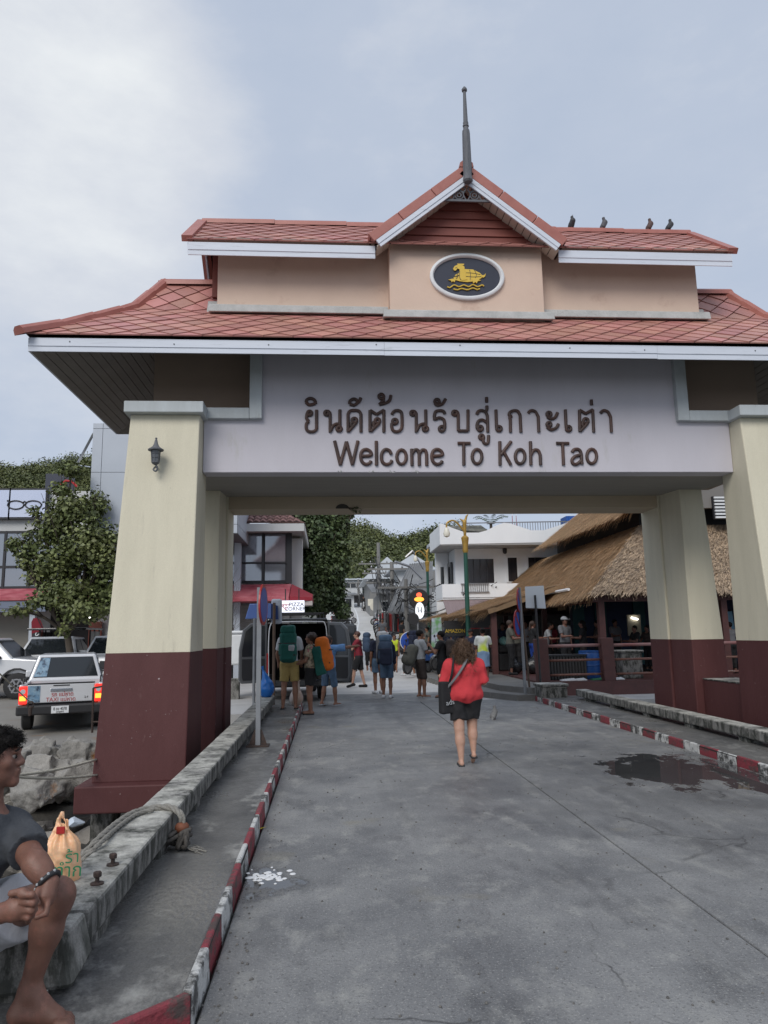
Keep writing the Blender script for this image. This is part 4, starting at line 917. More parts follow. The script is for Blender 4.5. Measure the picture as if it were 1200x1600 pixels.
bpy.data.objects['plastic_scrap'].data.materials.clear(); bpy.data.objects['plastic_scrap'].data.materials.append(M_bluewhite)
# mooring lines from the pillar
M_rope = mat('pale_rope', (0.58, 0.55, 0.46), 0.85, c2=(0.44, 0.41, 0.34), scale=60, bump=0.6, bscale=90)
for k, (p, q_) in enumerate((((150, 1187), (-30, 1214)), ((152, 1211), (-30, 1207)))):
    a = aY(*p, 10.55); b = aY(*q_, 8.4)
    tag(MB().tube([a+(b-a)*t+Vector((0,0,-0.05*sin(pi*t))) for t in np.linspace(0,1,14)], 0.017, 7).build('mooring_rope', M_rope, smooth=True), ('pale mooring rope slanting down from the brown pillar, the upper one', 'pale mooring rope running level from the brown pillar, the lower one')[k], 'rope', 'mooring ropes')
a = aY(48, 1098, 13.6); b = aY(-25, 1030, 11.0)
tag(MB().tube([b, a], 0.011, 6).build('stay_wire', M_rope), 'thin pale wire running from the left edge to the quay below the taxi', 'wire')
mo = wempty('mooring_shackle', (a.x, a.y, a.z), 'small dark shackle at the end of the pale wire before the taxi', 'shackle')
MB().tube([a+Vector((0.05*cos(t), 0, 0.06*sin(t)-0.04)) for t in np.linspace(0, 6, 12)], 0.016, 6).build('ring', M_rust, mo); MB().lathe([(0.03,-0.22),(0.035,-0.08),(0.02,-0.06)], (a.x, a.y, a.z), 8).build('pin', M_rust, mo)
fr_ = wempty('steel_frame', aY(147, 1140, 14.6), 'thin rusty steel frame standing on the quay edge behind the pillar', 'frame')
p0 = aY(144, 1000+145, 14.6); p1 = aY(146, 1075, 14.6); p2 = aY(162, 1072, 14.6); p3 = aY(160, 1128, 14.6)
MB().tube([p0, p1], 0.02, 6).build('post', M_rust, fr_); MB().tube([p1, p2], 0.018, 6).build('crossbar', M_rust, fr_); MB().tube([aY(144,1128,14.6), p3], 0.018, 6).build('crossbar', M_rust, fr_)
# ---------------------------------------------------------------- vehicles
M_tyre = mat('tyre_rubber', (0.020, 0.020, 0.021), 0.8); M_rim = mat('wheel_rim', (0.30, 0.30, 0.31), 0.35, metal=0.8)
M_glass = mat('tinted_glass', (0.020, 0.024, 0.028), 0.06, spec=0.7); M_black = mat('black_plastic', (0.022, 0.022, 0.024), 0.5); M_chrome = mat('chrome', (0.62, 0.63, 0.65), 0.15, metal=1.0)
M_silver = mat('silver_car_paint', (0.66, 0.67, 0.69), 0.28, metal=0.2, coat=0.6); M_whitecar = mat('white_car_paint', (0.66, 0.67, 0.68), 0.3, coat=0.6); M_darkcar = mat('black_car_paint', (0.018, 0.019, 0.021), 0.25, coat=0.8)
M_tail = mat('lit_red_tail_lamp', (0.45, 0.02, 0.02), 0.3, emit=(1.0, 0.05, 0.03), estr=0.7); M_tailr = mat('red_tail_lens', (0.30, 0.015, 0.015), 0.25); M_amber = mat('lit_amber_lamp', (0.8, 0.4, 0.05), 0.3, emit=(1.0, 0.42, 0.05), estr=1.2); M_lens = mat('clear_lens', (0.55, 0.56, 0.58), 0.1, spec=0.7)
M_redtxt = mat('red_vinyl', (0.42, 0.02, 0.02), 0.5); M_print = mat('blue_photo_print', (0.10, 0.22, 0.36), 0.4, c2=(0.30, 0.42, 0.50), scale=9, stain=(0.03, 0.05, 0.09), sscale=7, slo=0.5, shi=0.62)
def wheel(parent, x, y, r=0.38, w_=0.24, name='wheel'):
    s = 1 if x > 0 else -1
    t = MB().lathe([(r*0.62,-w_/2),(r*0.9,-w_/2),(r,-w_/2+0.03),(r,w_/2-0.03),(r*0.9,w_/2),(r*0.62,w_/2)], (x, y, r), 24, 'x').build(name, M_tyre, parent, smooth=40)
    m_ = MB(); m_.lathe([(r*0.64,-0.02),(r*0.64,0.06),(r*0.5,0.075),(r*0.15,0.04)] if s > 0 else [(r*0.15,-0.04),(r*0.5,-0.075),(r*0.64,-0.06),(r*0.64,0.02)], (x+s*(w_/2-0.07), y, r), 20, 'x'); m_.build('rim', M_rim, t, smooth=40)
    for k in range(6):
        a = 2*pi*k/6; c = (x+s*(w_/2+0.0), y, r); m2 = MB(); m2.bar((c[0], c[1]+0.04*cos(a), c[2]+0.04*sin(a)), (c[0], c[1]+r*0.6*cos(a), c[2]+r*0.6*sin(a)), 0.05, 0.03, up=(1,0,0)); m2.build('spoke', M_rim, t)
    return t
def arch(cy, r, n=9): return [(cy+r*cos(pi*i/n), 0.40+r*sin(pi*i/n)) for i in range(n+1)]
def pickup(loc, rz, label, paint, lit=False, canopy=None, group=None, name='pickup_truck'):
    T = empty(name, loc, rz, label, 'pickup truck', group)
    W = 0.92
    side = [(0.03,0.62)]+arch(1.22,0.46)[::-1]+arch(4.25,0.46)[::-1]+[(5.12,0.52),(5.22,0.75),(5.2,1.02),(4.95,1.10),(3.95,1.17),(1.75,1.14),(0.03,1.12)]
    for s in (-1, 1): MB().prism(side, s*W, s*(W-0.09), 'x').build('side_panel', paint, T, bevel=0.025)
    MB().box(-W+.09, W-.09, 0.10, 5.1, 0.45, 0.72).build('chassis', M_black, T)
    MB().box(-W+.09, W-.09, 1.70, 1.80, 0.7, 1.12).build('bed_bulkhead', paint, T)
    MB().hexa([(-W+.09,3.85,.7),(W-.09,3.85,.7),(W-.09,5.18,.7),(-W+.09,5.18,.7)], [(-W+.09,3.85,1.20),(W-.09,3.85,1.20),(W-.09,5.05,1.09),(-W+.09,5.05,1.09)]).build('bonnet', paint, T, bevel=0.04)
    MB().hexa([(-W+.02,1.78,1.10),(W-.02,1.78,1.10),(W-.02,4.15,1.10),(-W+.02,4.15,1.10)], [(-.70,2.02,1.76),(.70,2.02,1.76),(.68,3.45,1.78),(-.68,3.45,1.78)]).build('cab', paint, T, bevel=0.05, seg=3)
    def onface(a, b, c, d, nm, m_, off):
        P = [Vector(p) for p in (a, b, c, d)]; n = (P[1]-P[0]).cross(P[3]-P[0]).normalized()
        return MB().hexa([p-n*off for p in P], [p+n*off for p in P]).build(nm, m_, T)
    onface((-.78,1.812,1.20),(.78,1.812,1.20),(.63,1.992,1.69),(-.63,1.992,1.69), 'rear_window', M_glass, 0.012)
    onface((.76,4.045,1.21),(-.76,4.045,1.21),(-.62,3.535,1.70),(.62,3.535,1.70), 'windscreen', M_glass, 0.012)
    for s in (-1, 1):
        for y0, y1, t0, t1 in ((1.98, 2.78, 2.12, 2.80), (2.86, 3.80, 2.88, 3.42)):
            q_ = [(s*.895,y0,1.17),(s*.895,y1,1.17),(s*.725,t1,1.68),(s*.725,t0,1.68)]
            if s < 0: q_ = q_[::-1]
            onface(*q_, 'side_window', M_glass, 0.012)
        MB().box(s*.93-.03, s*.93+.03, 2.02, 2.2, 1.0, 1.035).build('door_handle', M_chrome, T); MB().box(s*1.03-.1, s*1.03+.1, 3.62, 3.74, 1.14, 1.32).build('mirror', paint, T, bevel=0.03)
        MB().prism([(y, z) for y, z in arch(1.22, 0.5)]+[(y, z) for y, z in arch(1.22, 0.45)[::-1]], s*(W+.02), s*(W-.03), 'x').build('wheel_arch', M_black, T)
        MB().prism([(y, z) for y, z in arch(4.25, 0.5)]+[(y, z) for y, z in arch(4.25, 0.45)[::-1]], s*(W+.02), s*(W-.03), 'x').build('wheel_arch', M_black, T)
    tg = MB().box(-.735, .735, -0.01, 0.07, 0.70, 1.12).build('tailgate', paint, T, bevel=0.018)
    MB().box(-.74, .74, -0.015, 0.09, 1.122, 1.145).build('gate_cap', M_black, tg)
    MB().box(-.24, .24, -0.035, -0.008, 0.95, 1.02).build('handle', M_chrome, tg, bevel=0.01); MB().box(-.18, .18, -0.02, -0.005, 1.075, 1.10).build('brake_lamp', M_black, tg)
    for s in (-1, 1):
        l = MB().box(s*.83-.09, s*.83+.09, -0.02, 0.16, 0.68, 1.09).build('tail_lamp', M_tail if lit else M_tailr, T, bevel=0.025)
        MB().box(s*.83-.07, s*.83+.07, -0.028, 0.0, 0.76, 0.87).build('indicator', M_amber if lit else M_lens, l, bevel=0.01); MB().lathe([(0.055,-0.03),(0.055,0.0)], (s*.83, 0.004, 0.97), 14, 'y').build('reverse_lamp', M_lens, l)
        MB().hexa([(s*.62-.2,5.10,.82),(s*.62+.2,5.10,.82),(s*.62+.2,5.2,.82),(s*.62-.2,5.2,.82)], [(s*.62-.2,5.0,1.02),(s*.62+.2,5.0,1.02),(s*.62+.2,5.16,1.02),(s*.62-.2,5.16,1.02)]).build('headlamp', M_lens, T, bevel=0.02)
    MB().box(-.95, .95, -0.16, 0.10, 0.44, 0.66).build('bumper', M_black, T, bevel=0.04)
    MB().box(-.93, .93, 5.12, 5.30, 0.40, 0.68).build('bumper', paint, T, bevel=0.05); MB().box(-.42, .42, 5.16, 5.25, 0.74, 1.0).build('grille', M_black, T, bevel=0.02)
    pl = MB().box(-.19, .19, -0.185, -0.155, 0.47, 0.63).build('number_plate', M_white, T)
    for x in (-.80, .80): wheel(T, x, 1.22); wheel(T, x, 4.25)
    for s in (-1, 1): MB().tube([(s*.86,0.3,1.13),(s*.86,0.34,1.24),(s*.86,1.0,1.24),(s*.86,1.04,1.13)], 0.018, 6).build('bed_rail', M_black, T)
    if canopy == 'box':
        MB().hexa([(-.88,0.05,1.14),(.88,0.05,1.14),(.88,1.80,1.14),(-.88,1.80,1.14)], [(-.80,0.2,1.92),(.80,0.2,1.92),(.80,1.80,1.92),(-.80,1.80,1.92)]).build('canopy', M_darkcar, T, bevel=0.05)
        for s in (-1, 1): MB().hexa([(s*.875,0.3,1.28),(s*.875,1.6,1.28),(s*.86,1.6,1.28),(s*.86,0.3,1.28)], [(s*.83,0.4,1.8),(s*.83,1.6,1.8),(s*.81,1.6,1.8),(s*.81,0.4,1.8)]).build('canopy_window', M_glass, T)
    if canopy == 'cage':
        for x in (-.84, .84):
            for y in (0.1, 1.0, 1.75): MB().bar((x,y,1.1),(x,y,2.0), .05, .05).build('canopy_post', M_black, T)
        MB().box(-.95, .95, 0.0, 3.0, 2.0, 2.07).build('canopy_roof', M_darkcar, T, bevel=0.02)
        for s in (-1, 1): MB().box(s*.85-.01, s*.85+.01, 0.1, 1.75, 1.5, 1.95).build('side_curtain', M_glass, T)
    return T, tg, pl
ZQ = -0.35
c = aZ(95, 1122, ZQ)
taxi, tg, pl = pickup((-5.93, 17.3, ZQ), radians(16), 'silver taxi pickup with lit tail lamps and red lettering on its tailgate', M_silver, lit=True)
taxi.scale = (.93, .93, .95)
FR = lambda x, z, y=-0.014: facing((x, y, z), (0,-1,0))
text_part('gate_lettering', 'TAXI แม่หาด', 0.13, M_redtxt, tg, FR(0.0, 0.765), 0.003, sx=0.95); text_part('gate_lettering', 'รถ แม่หาด', 0.13, M_redtxt, tg, FR(0.03, 0.88), 0.006, sx=0.9)
text_part('gate_lettering', '2.4', 0.07, M_black, tg, FR(0.56, 0.80), 0.003); text_part('plate_lettering', '8 ขข 4078', 0.10, M_black, pl, FR(0, 0.565, -0.188), 0.002, sx=0.7)
text_part('plate_lettering', 'สุราษฎร์ธานี', 0.05, M_black, pl, FR(0, 0.50, -0.188), 0.002, sx=0.7)
MB().box(-.73, -.46, -0.018, -0.006, 0.72, 1.09).build('photo_sticker', M_print, tg); text_part('side_lettering', '4x4', 0.13, M_black, taxi, facing((0.925, 0.33, 1.0), (1,0,0)), 0.003)
MB().hexa([(-.77,1.79,1.22),(-.46,1.79,1.22),(-.46,1.80,1.22),(-.77,1.80,1.22)], [(-.62,1.97,1.68),(-.40,1.97,1.68),(-.40,1.98,1.68),(-.62,1.98,1.68)]).build('window_sticker', M_print, taxi)
pickup((-13.4, 23.6, -0.02), radians(-88), 'silver grey pickup with black canopy parked side on at the left edge', M_silver, canopy='box')
pickup((-9.5, 29.0, 0.0), radians(186), 'white pickup facing the camera under a black roof cage behind the taxi', M_whitecar, canopy='cage')
pickup((-7.4, 29.3, 0.0), radians(184), 'white pickup almost hidden between the taxi and the cream pillar', M_whitecar)
# ---------------------------------------------------------------- shop row behind
M_wallw = mat('shop_wall_white', (0.60, 0.61, 0.61), 0.8, c2=(0.52, 0.53, 0.53), scale=0.8, stain=(0.36,0.36,0.35), sscale=1.0, slo=0.62, shi=0.8, stretch=(1,1,0.4))
M_wallb = mat('shop_wall_beige', (0.30, 0.285, 0.25), 0.8, c2=(0.24, 0.23, 0.205), scale=1.0); M_frame = mat('dark_window_frame', (0.020, 0.021, 0.026), 0.5)
M_pane = mat('reflective_pane', (0.30, 0.33, 0.37), 0.05, spec=0.9, metal=0.55); M_awn = mat('faded_red_awning', (0.36, 0.045, 0.07), 0.7, c2=(0.50, 0.16, 0.18), scale=2.2, stretch=(1,1,3), stain=(0.26,0.03,0.045), sscale=1.5, slo=0.5, shi=0.7)
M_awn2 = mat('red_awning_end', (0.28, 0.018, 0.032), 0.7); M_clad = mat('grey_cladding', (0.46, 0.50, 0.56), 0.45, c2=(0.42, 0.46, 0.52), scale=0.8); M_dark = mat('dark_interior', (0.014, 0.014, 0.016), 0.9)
YF = 31.0
def X_at(px, Y=YF, py=900): return aY(px, py, Y).x
def Z_at(py, Y=YF, px=100): return aY(px, py, Y).z
shop = wempty('shop_building', (-12, YF, 0), 'white two storey shop with gridded windows, advertising panels and faded pink awning on the left', 'building')
x0, x1 = X_at(-60), X_at(215)
MB().box(x0, x1, YF+0.2, YF+9, 0, Z_at(766)).build('wall', M_wallw, shop)
zt, zb = Z_at(831), Z_at(917); zm = Z_at(885)
MB().box(x0, x1, YF+0.05, YF+0.19, zb, zt).build('window_recess', M_frame, shop)
cols = [X_at(p) for p in (-60, -34, 5, 44, 83, 122, 161, 200)]
for a, b in zip(cols, cols[1:]):
    for za, zc in ((zb, zm), (zm, zt)): MB().box(a+0.06, b-0.06, YF+0.01, YF+0.04, za+0.05, zc-0.05).build('window_pane', M_pane, shop)
for cx in cols: MB().box(cx-0.05, cx+0.05, YF-0.03, YF+0.06, zb-.05, zt+.05).build('mullion', M_frame, shop)
for zz in (zb, zm, zt): MB().box(x0, x1, YF-0.02, YF+0.055, zz-0.05, zz+0.05).build('transom', M_frame, shop)
za, zb2 = Z_at(919), Z_at(938)
MB().hexa([(x0,YF-1.5,zb2-.05),(x1,YF-1.5,zb2-.05),(x1,YF,zb2-.05),(x0,YF,zb2-.05)], [(x0,YF-1.5,zb2+.06),(x1,YF-1.5,zb2+.06),(x1,YF-.02,za),(x0,YF-.02,za)]).build('awning', M_awn, shop)
sgn = MB().box(x0, X_at(95), YF-1.45, YF-1.3, Z_at(957), Z_at(941)).build('shop_sign', mat('blue_grey_sign', (0.16,0.19,0.26), 0.5), shop)
text_part('sign_lettering', 'CHA', 0.36, mat('navy_letter', (0.02,0.025,0.06), 0.5), sgn, facing((X_at(12), YF-1.46, Z_at(950)), (0,-1,0)), 0.01)
MB().box(X_at(2), X_at(28), YF-1.48, YF-1.46, Z_at(946), Z_at(944)).build('sign_stripe', mat('yellow_letter', (0.45,0.40,0.08), 0.5), sgn)
MB().box(x0, X_at(60), YF-0.1, YF+0.19, 0, Z_at(958)).build('shutter_wall', M_wallb, shop)
MB().box(X_at(70), X_at(78), YF-1.3, YF-1.1, 0, Z_at(940)).build('column', M_clad, shop)
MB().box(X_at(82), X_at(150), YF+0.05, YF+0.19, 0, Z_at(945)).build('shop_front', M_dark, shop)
dr = MB().box(X_at(143), X_at(163), YF-0.05, YF+0.05, 0, Z_at(972)).build('door', mat('red_brown_door', (0.16,0.035,0.02), 0.5), shop)
M_lampw = mat('lit_white_lamp', (0.9,0.9,0.9), 0.4, emit=(1,0.97,0.92), estr=5)
for px, py, s in ((142, 965, .09), (118, 938, .05), (128, 935, .05), (124, 942, .05), (145, 940, .05), (139, 937, .045), (94, 969, .05)):
    MB().lathe([(s*.3,-s),(s,-s*.4),(s,s*.4),(s*.3,s)], (X_at(px, YF-.6), YF-.6, Z_at(py, YF-.6)), 10).build('ceiling_lamp', M_lampw, shop)
for k, (a, b) in enumerate(((-58, 7), (9.5, 65))):
    ad = wempty('advert_panel', (X_at((a+b)/2), YF, Z_at(809)), ('pale blue advertising panel cut off by the left edge, above the shop windows', 'pale blue advertising panel with a pair of black glasses, above the shop windows')[k], 'billboard')
    MB().box(X_at(a)-.06, X_at(b)+.06, YF-0.05, YF+0.12, Z_at(811), Z_at(763)).build('frame', M_frame, ad)
    MB().box(X_at(a), X_at(b), YF-0.075, YF-0.052, Z_at(808), Z_at(766)).build('poster', mat('pale_blue_poster', (0.50,0.58,0.78), 0.5, c2=(0.60,0.66,0.82), scale=0.4), ad)
    if k:
        g = MB(); Yg = YF-0.085
        def gpt(px, py): v = aY(px, py, Yg); return (v.x, Yg, v.z)
        for cx in (24.5, 52): g.tube([gpt(cx+12*cos(t)*(1 if sin(t) > 0 else 1.08), 788-7.5*sin(t)*(1 if sin(t) < 0 else .75)) for t in np.linspace(0, 2*pi, 18)[:-1]], 0.03, 6, closed=True)
        g.tube([gpt(36, 785), gpt(38.5, 783.5), gpt(41, 785)], 0.03, 6); g.tube([gpt(11.5, 782), gpt(13, 783)], 0.04, 6); g.build('printed_glasses', M_black, ad)
bs = wempty('black_signboard', (X_at(90, 33), 33, 6), 'black signboard with a red curve standing above the roof behind the leafy tree', 'sign')
b0 = aY(70, 768, 33); b1 = aY(116, 740, 33)
MB().box(b0.x, b1.x, 33, 33.12, b0.z-3, b1.z).build('board', M_navy, bs)
MB().tube([(aY(a, b, 32.95).x, 32.95, aY(a, b, 32.95).z) for a, b in ((90,766),(96,757),(103,751),(112,752),(120,760))], 0.05, 6).build('red_curve', M_redtxt, bs)
# feather banner
bn = wempty('feather_banner', (X_at(57, 28.5), 28.5, 0), 'dark red feather banner with white lettering standing before the shop', 'banner')
bx = lambda px, py: aY(px, py, 28.5)
MB().prism([(bx(*p).x, bx(*p).z) for p in ((50,1022),(49,972),(52,966),(58,965),(63,969),(67,980),(66,1022))], 28.5, 28.53).build('cloth', mat('dark_red_cloth', (0.20,0.010,0.022), 0.8), bn)
MB().prism([(bx(*p).x, bx(*p).z) for p in ((51,1030),(50.5,990),(66,986),(66,1030))], 28.47, 28.498).build('cloth_foot', M_frame, bn)
text_part('banner_lettering', 'ROS', 0.34, M_white, bn, facing((bx(58.5,1003).x, 28.46, bx(58,1003).z), (0,-1,0), up=(1,0,0.12)) if 0 else Matrix.Translation((bx(58.5,1002).x, 28.455, bx(58,1002).z)) @ Matrix.Rotation(radians(90), 4, 'X') @ Matrix.Rotation(radians(78), 4, 'Z'), 0.006, sx=1.0)
MB().tube([(bx(67,1080).x, 28.5, 0), (bx(67.5,985).x, 28.5, bx(67,985).z), (bx(58,964).x, 28.5, bx(58,964).z)], 0.02, 6).build('pole', M_black, bn)
# clad upper-storey box
YB = 26.0; cb = wempty('clad_sign_box', (X_at(256, YB), YB, 4.5), 'plain blue grey panel clad box hanging above the shops behind the left pillar', 'building box')
xa, xb = X_at(141, YB, 760), X_at(372, YB, 760); zt, zb = Z_at(661, YB), Z_at(834, YB, 250)
MB().box(xa, xb, YB+.02, YB+4, zb, zt).build('core', M_frame, cb)
xm = X_at(157, YB, 760); zs = [zb, zb+0.32, Z_at(738, YB), zt-0.2, zt]
for i, (a, b) in enumerate(((xa, xm), (xm, (xm+xb)/2), ((xm+xb)/2, xb))):
    for j, (c_, d_) in enumerate(zip(zs, zs[1:])):
        MB().box(a+.008, b-.008, YB-.01, YB+.03, c_+.008, d_-.008).build('cladding_panel', M_clad, cb)
for j, (c_, d_) in enumerate(zip(zs, zs[1:])): MB().box(xb-.02, xb+.012, YB+.04, YB+3.9, c_+.008, d_-.008).build('cladding_panel', M_clad, cb)
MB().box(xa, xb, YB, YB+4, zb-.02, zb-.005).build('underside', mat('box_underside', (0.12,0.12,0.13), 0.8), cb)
for x in (xa+.6, xb-.3): MB().box(x-.12, x+.12, YB+2.6, YB+2.9, 0, zb-.02).build('post', M_clad, cb)
MB().tube([aY(146, 678, YB+.5), aY(110, 745, 30)], 0.05, 6).build('brace', M_chrome, cb)
MB().tube([aY(142, 730, YB+.5), aY(120, 727, 29)], 0.03, 6).build('brace', M_chrome, cb)
# corner building with tiled roof
YC = 29.5; cbld = wempty('corner_building', (X_at(410, YC), YC, 0), 'corner building with brown tiled roof, big dark framed windows and red awning behind the van', 'building')
XC = lambda px, py=870: X_at(px, YC, py); ZC = lambda py, px=420: Z_at(py, YC, px)
xl, xr = XC(330), XC(452)
MB().box(xl, xr, YC+.15, YC+8, 0, ZC(836)).build('wall', M_wallw, cbld)
MB().box(XC(453), XC(471), YC+.8, YC+1.6, 0, ZC(838)).build('column', M_wallw, cbld)
MB().box(xl, XC(450), YC+.03, YC+.149, ZC(911), ZC(833)).build('window_recess', M_frame, cbld)
for a, b in ((330, 356), (358, 372), (375, 410), (413, 447)):
    for c_, d_ in ((907, 881), (878, 835)): MB().box(XC(a)+.03, XC(b)-.03, YC, YC+.03, ZC(c_), ZC(d_)).build('window_pane', M_pane, cbld)
for px in (373, 411): MB().box(XC(px)-.05, XC(px)+.05, YC-.05, YC+.04, ZC(911), ZC(833)).build('mullion', M_frame, cbld)
MB().box(XC(448), XC(456), YC-.06, YC+.15, ZC(912), ZC(833)).build('corner_post', M_frame, cbld)
MB().box(xl, xr, YC-.04, YC+.035, ZC(880.5), ZC(878)).build('transom', M_frame, cbld)
ez = ZC(834); rz_ = ZC(805)+0.25
er = XC(478); ey = YC-0.75
rf = MB(); rf.add([(xl-3, ey, ez+.32), (er, ey, ez+.32), (er-2.4, YC+2.5, rz_+1.0), (xl-3, YC+2.5, rz_+1.0), (er, YC+6, ez+.32)], [(0,1,2,3),(1,4,2)]); rf = rf.build('roof', mat('brown_roof_tile_bed', (0.12,0.06,0.05), 0.8), cbld)
M_pan = vmat('brown_pan_tile', (0.26, 0.125, 0.11), 0.6, var=0.2)
P0 = Vector((xl+1.2, ey, ez+.34)); PX = Vector((1, 0, 0)); PV = (Vector((er-2.4, YC+2.5, rz_+1.0))-Vector((er-2.4, ey, ez+.32))); PL = PV.length; PV.normalize()
pt = MB(); nw = 0.26; npan = int((er-P0.x)/nw)
for s in range(4):
    a = 2*pi*s/6
tm = MB()
prof = [(0.0,0.03),(0.05,0.07),(0.10,0.085),(0.15,0.07),(0.20,0.03),(0.24,0.02)]
tm.add([(x, 0, z+.015) for x, z in prof]+[(x, 0.42*PV.y, 0.42*PV.z+z-.01) for x, z in prof], [(i, i+1, 7+i-1+0, 6+i) for i in range(5)]); tmm = tm.mesh('pan_tile', M_pan)
cnt = 0
for r in range(int(PL/0.36)):
    for i in range(npan):
        x = P0.x+i*nw+(0.0 if r % 2 else 0.0)
        if x > er-2.4*(r*0.36/PL)-0.25: continue
        if cnt < 290: link('pan_tile', tmm, None, rf, (x, P0.y+r*0.36*PV.y, P0.z+r*0.36*PV.z)); cnt += 1
MB().box(xl-3, er-.05, ey, ey+.06, ez, ez+.30).build('eave_board', M_wallw, cbld); MB().box(er-.09, er-.03, ey+.065, YC+6, ez, ez+.30).build('eave_board', M_wallw, cbld)
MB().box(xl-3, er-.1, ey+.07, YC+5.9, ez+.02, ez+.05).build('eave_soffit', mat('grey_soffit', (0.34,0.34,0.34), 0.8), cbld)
MB().hexa([(xl,YC-1.7,ZC(942)),(XC(455),YC-1.7,ZC(942)),(XC(455),YC,ZC(942)),(xl,YC,ZC(942))], [(xl,YC-1.7,ZC(936)),(XC(455),YC-1.7,ZC(936)),(XC(455),YC-.06,ZC(913)),(xl,YC-.06,ZC(913))]).build('awning', M_awn, cbld)
MB().hexa([(XC(456),YC-1.7,ZC(942)),(XC(489),YC-1.5,ZC(942)),(XC(489),YC+1,ZC(942)),(XC(456),YC+1,ZC(942))], [(XC(456),YC-1.7,ZC(936)),(XC(489),YC-1.5,ZC(937)),(XC(489),YC-.1,ZC(930)),(XC(456),YC-.06,ZC(913))]).build('awning_end', M_awn2, cbld)
MB().box(XC(456), XC(489), YC-1.5, YC-.3, ZC(949), ZC(942.3)).build('awning_box', mat('awning_box', (0.45,0.40,0.38), 0.7), cbld)
MB().box(xl, XC(440), YC-.02, YC+.02, 0, ZC(944)).build('shutter', mat('grey_shutter', (0.28,0.28,0.27), 0.6, c2=(0.22,0.22,0.215), scale=1, stretch=(1,1,12)), cbld)
ps = wempty('lit_shop_sign', (X_at(456, 27.2), 27.2, 2.4), 'white lit sign of a pizza shop over the black van', 'sign')
q0 = aY(437, 957, 27.2); q1 = aY(475.5, 938, 27.2)
MB().box(q0.x, q1.x, 27.2, 27.35, q0.z, q1.z).build('panel', mat('lit_white_sign', (0.8,0.8,0.85), 0.5, emit=(0.80,0.84,1.0), estr=0.62), ps)
text_part('sign_lettering', 'PIZZA', 0.19, M_black, ps, facing((aY(463, 944, 27.19).x, 27.19, aY(463, 944.5, 27.19).z), (0,-1,0)), 0.006, sx=1.05); text_part('sign_lettering', 'CORNER', 0.19, M_black, ps, facing((aY(461, 951, 27.19).x, 27.19, aY(461, 951.5, 27.19).z), (0,-1,0)), 0.006, sx=1.0)
M_pink = mat('pale_red_print', (0.62,0.28,0.28), 0.5)
tv = [aY(*p, 27.185) for p in ((439,945),(452,944),(447,953))]; MB().tube(tv+[tv[0]], 0.016, 5).build('slice_outline', M_pink, ps)
for a, b in ((443,946.5),(447,946),(446,949.5)): MB().lathe([(0.025,-.004),(0.025,.004)], tuple(aY(a, b, 27.186)), 8, 'y').build('slice_dot', M_pink, ps)
MB().bar((q0.x+.2, 27.3, q1.z), (q0.x+.2, 27.3, ZC(942)+.4), .04, .04).build('hanger', M_black, ps); MB().bar((q1.x-.2, 27.3, q1.z), (q1.x-.2, 27.3, ZC(942)+.4), .04, .04).build('hanger', M_black, ps)
# ---------------------------------------------------------------- trees
def leaf_cloud(blobs, n, size, seed, flat=0.6, shell=0.55):
    """leaf-sized bent quads spread through the blobs; returns verts, faces"""
    r = np.random.default_rng(seed); vol = np.array([b[1][0]*b[1][1]*b[1][2] for b in blobs])**0.8; pr = vol/vol.sum()
    k = r.choice(len(blobs), n, p=pr); d = r.normal(size=(n, 3)); d /= np.linalg.norm(d, axis=1)[:, None]
    rad = (shell+(1-shell)*r.random(n))**0.6*(1+0.16*r.normal(size=n))
    C = np.array([b[0] for b in blobs])[k]; R = np.array([b[1] for b in blobs])[k]
    P = C+d*rad[:, None]*R
    nrm = d*0.7+r.normal(size=(n, 3))*0.6+np.array([0, 0, 0.5]); nrm /= np.linalg.norm(nrm, axis=1)[:, None]
    t = np.cross(nrm, r.normal(size=(n, 3))); t /= np.linalg.norm(t, axis=1)[:, None]; b = np.cross(nrm, t)
    s = size*(0.6+0.8*r.random(n))[:, None]
    V = np.stack([P-t*s*0.5, P+b*s*flat*0.5+nrm*s*0.12, P+t*s*0.5-nrm*s*0.10, P-b*s*flat*0.5+nrm*s*0.12], 1).reshape(-1, 3)
    Fq = np.arange(4*n).reshape(-1, 4); return V, Fq
def leafmat(name, c, c2, scale=1.2):
    m = mat(name, c, 0.55, c2=c2, scale=scale, amt=1.1, detail=3, stain=tuple(v*0.55 for v in c), sscale=9, slo=0.52, shi=0.66)
    return island(m, 0.55, 1.45)
M_bark = mat('bark', (0.085, 0.068, 0.052), 0.9, c2=(0.055, 0.045, 0.036), scale=9, stretch=(2,2,0.4), bump=0.6, bscale=25)
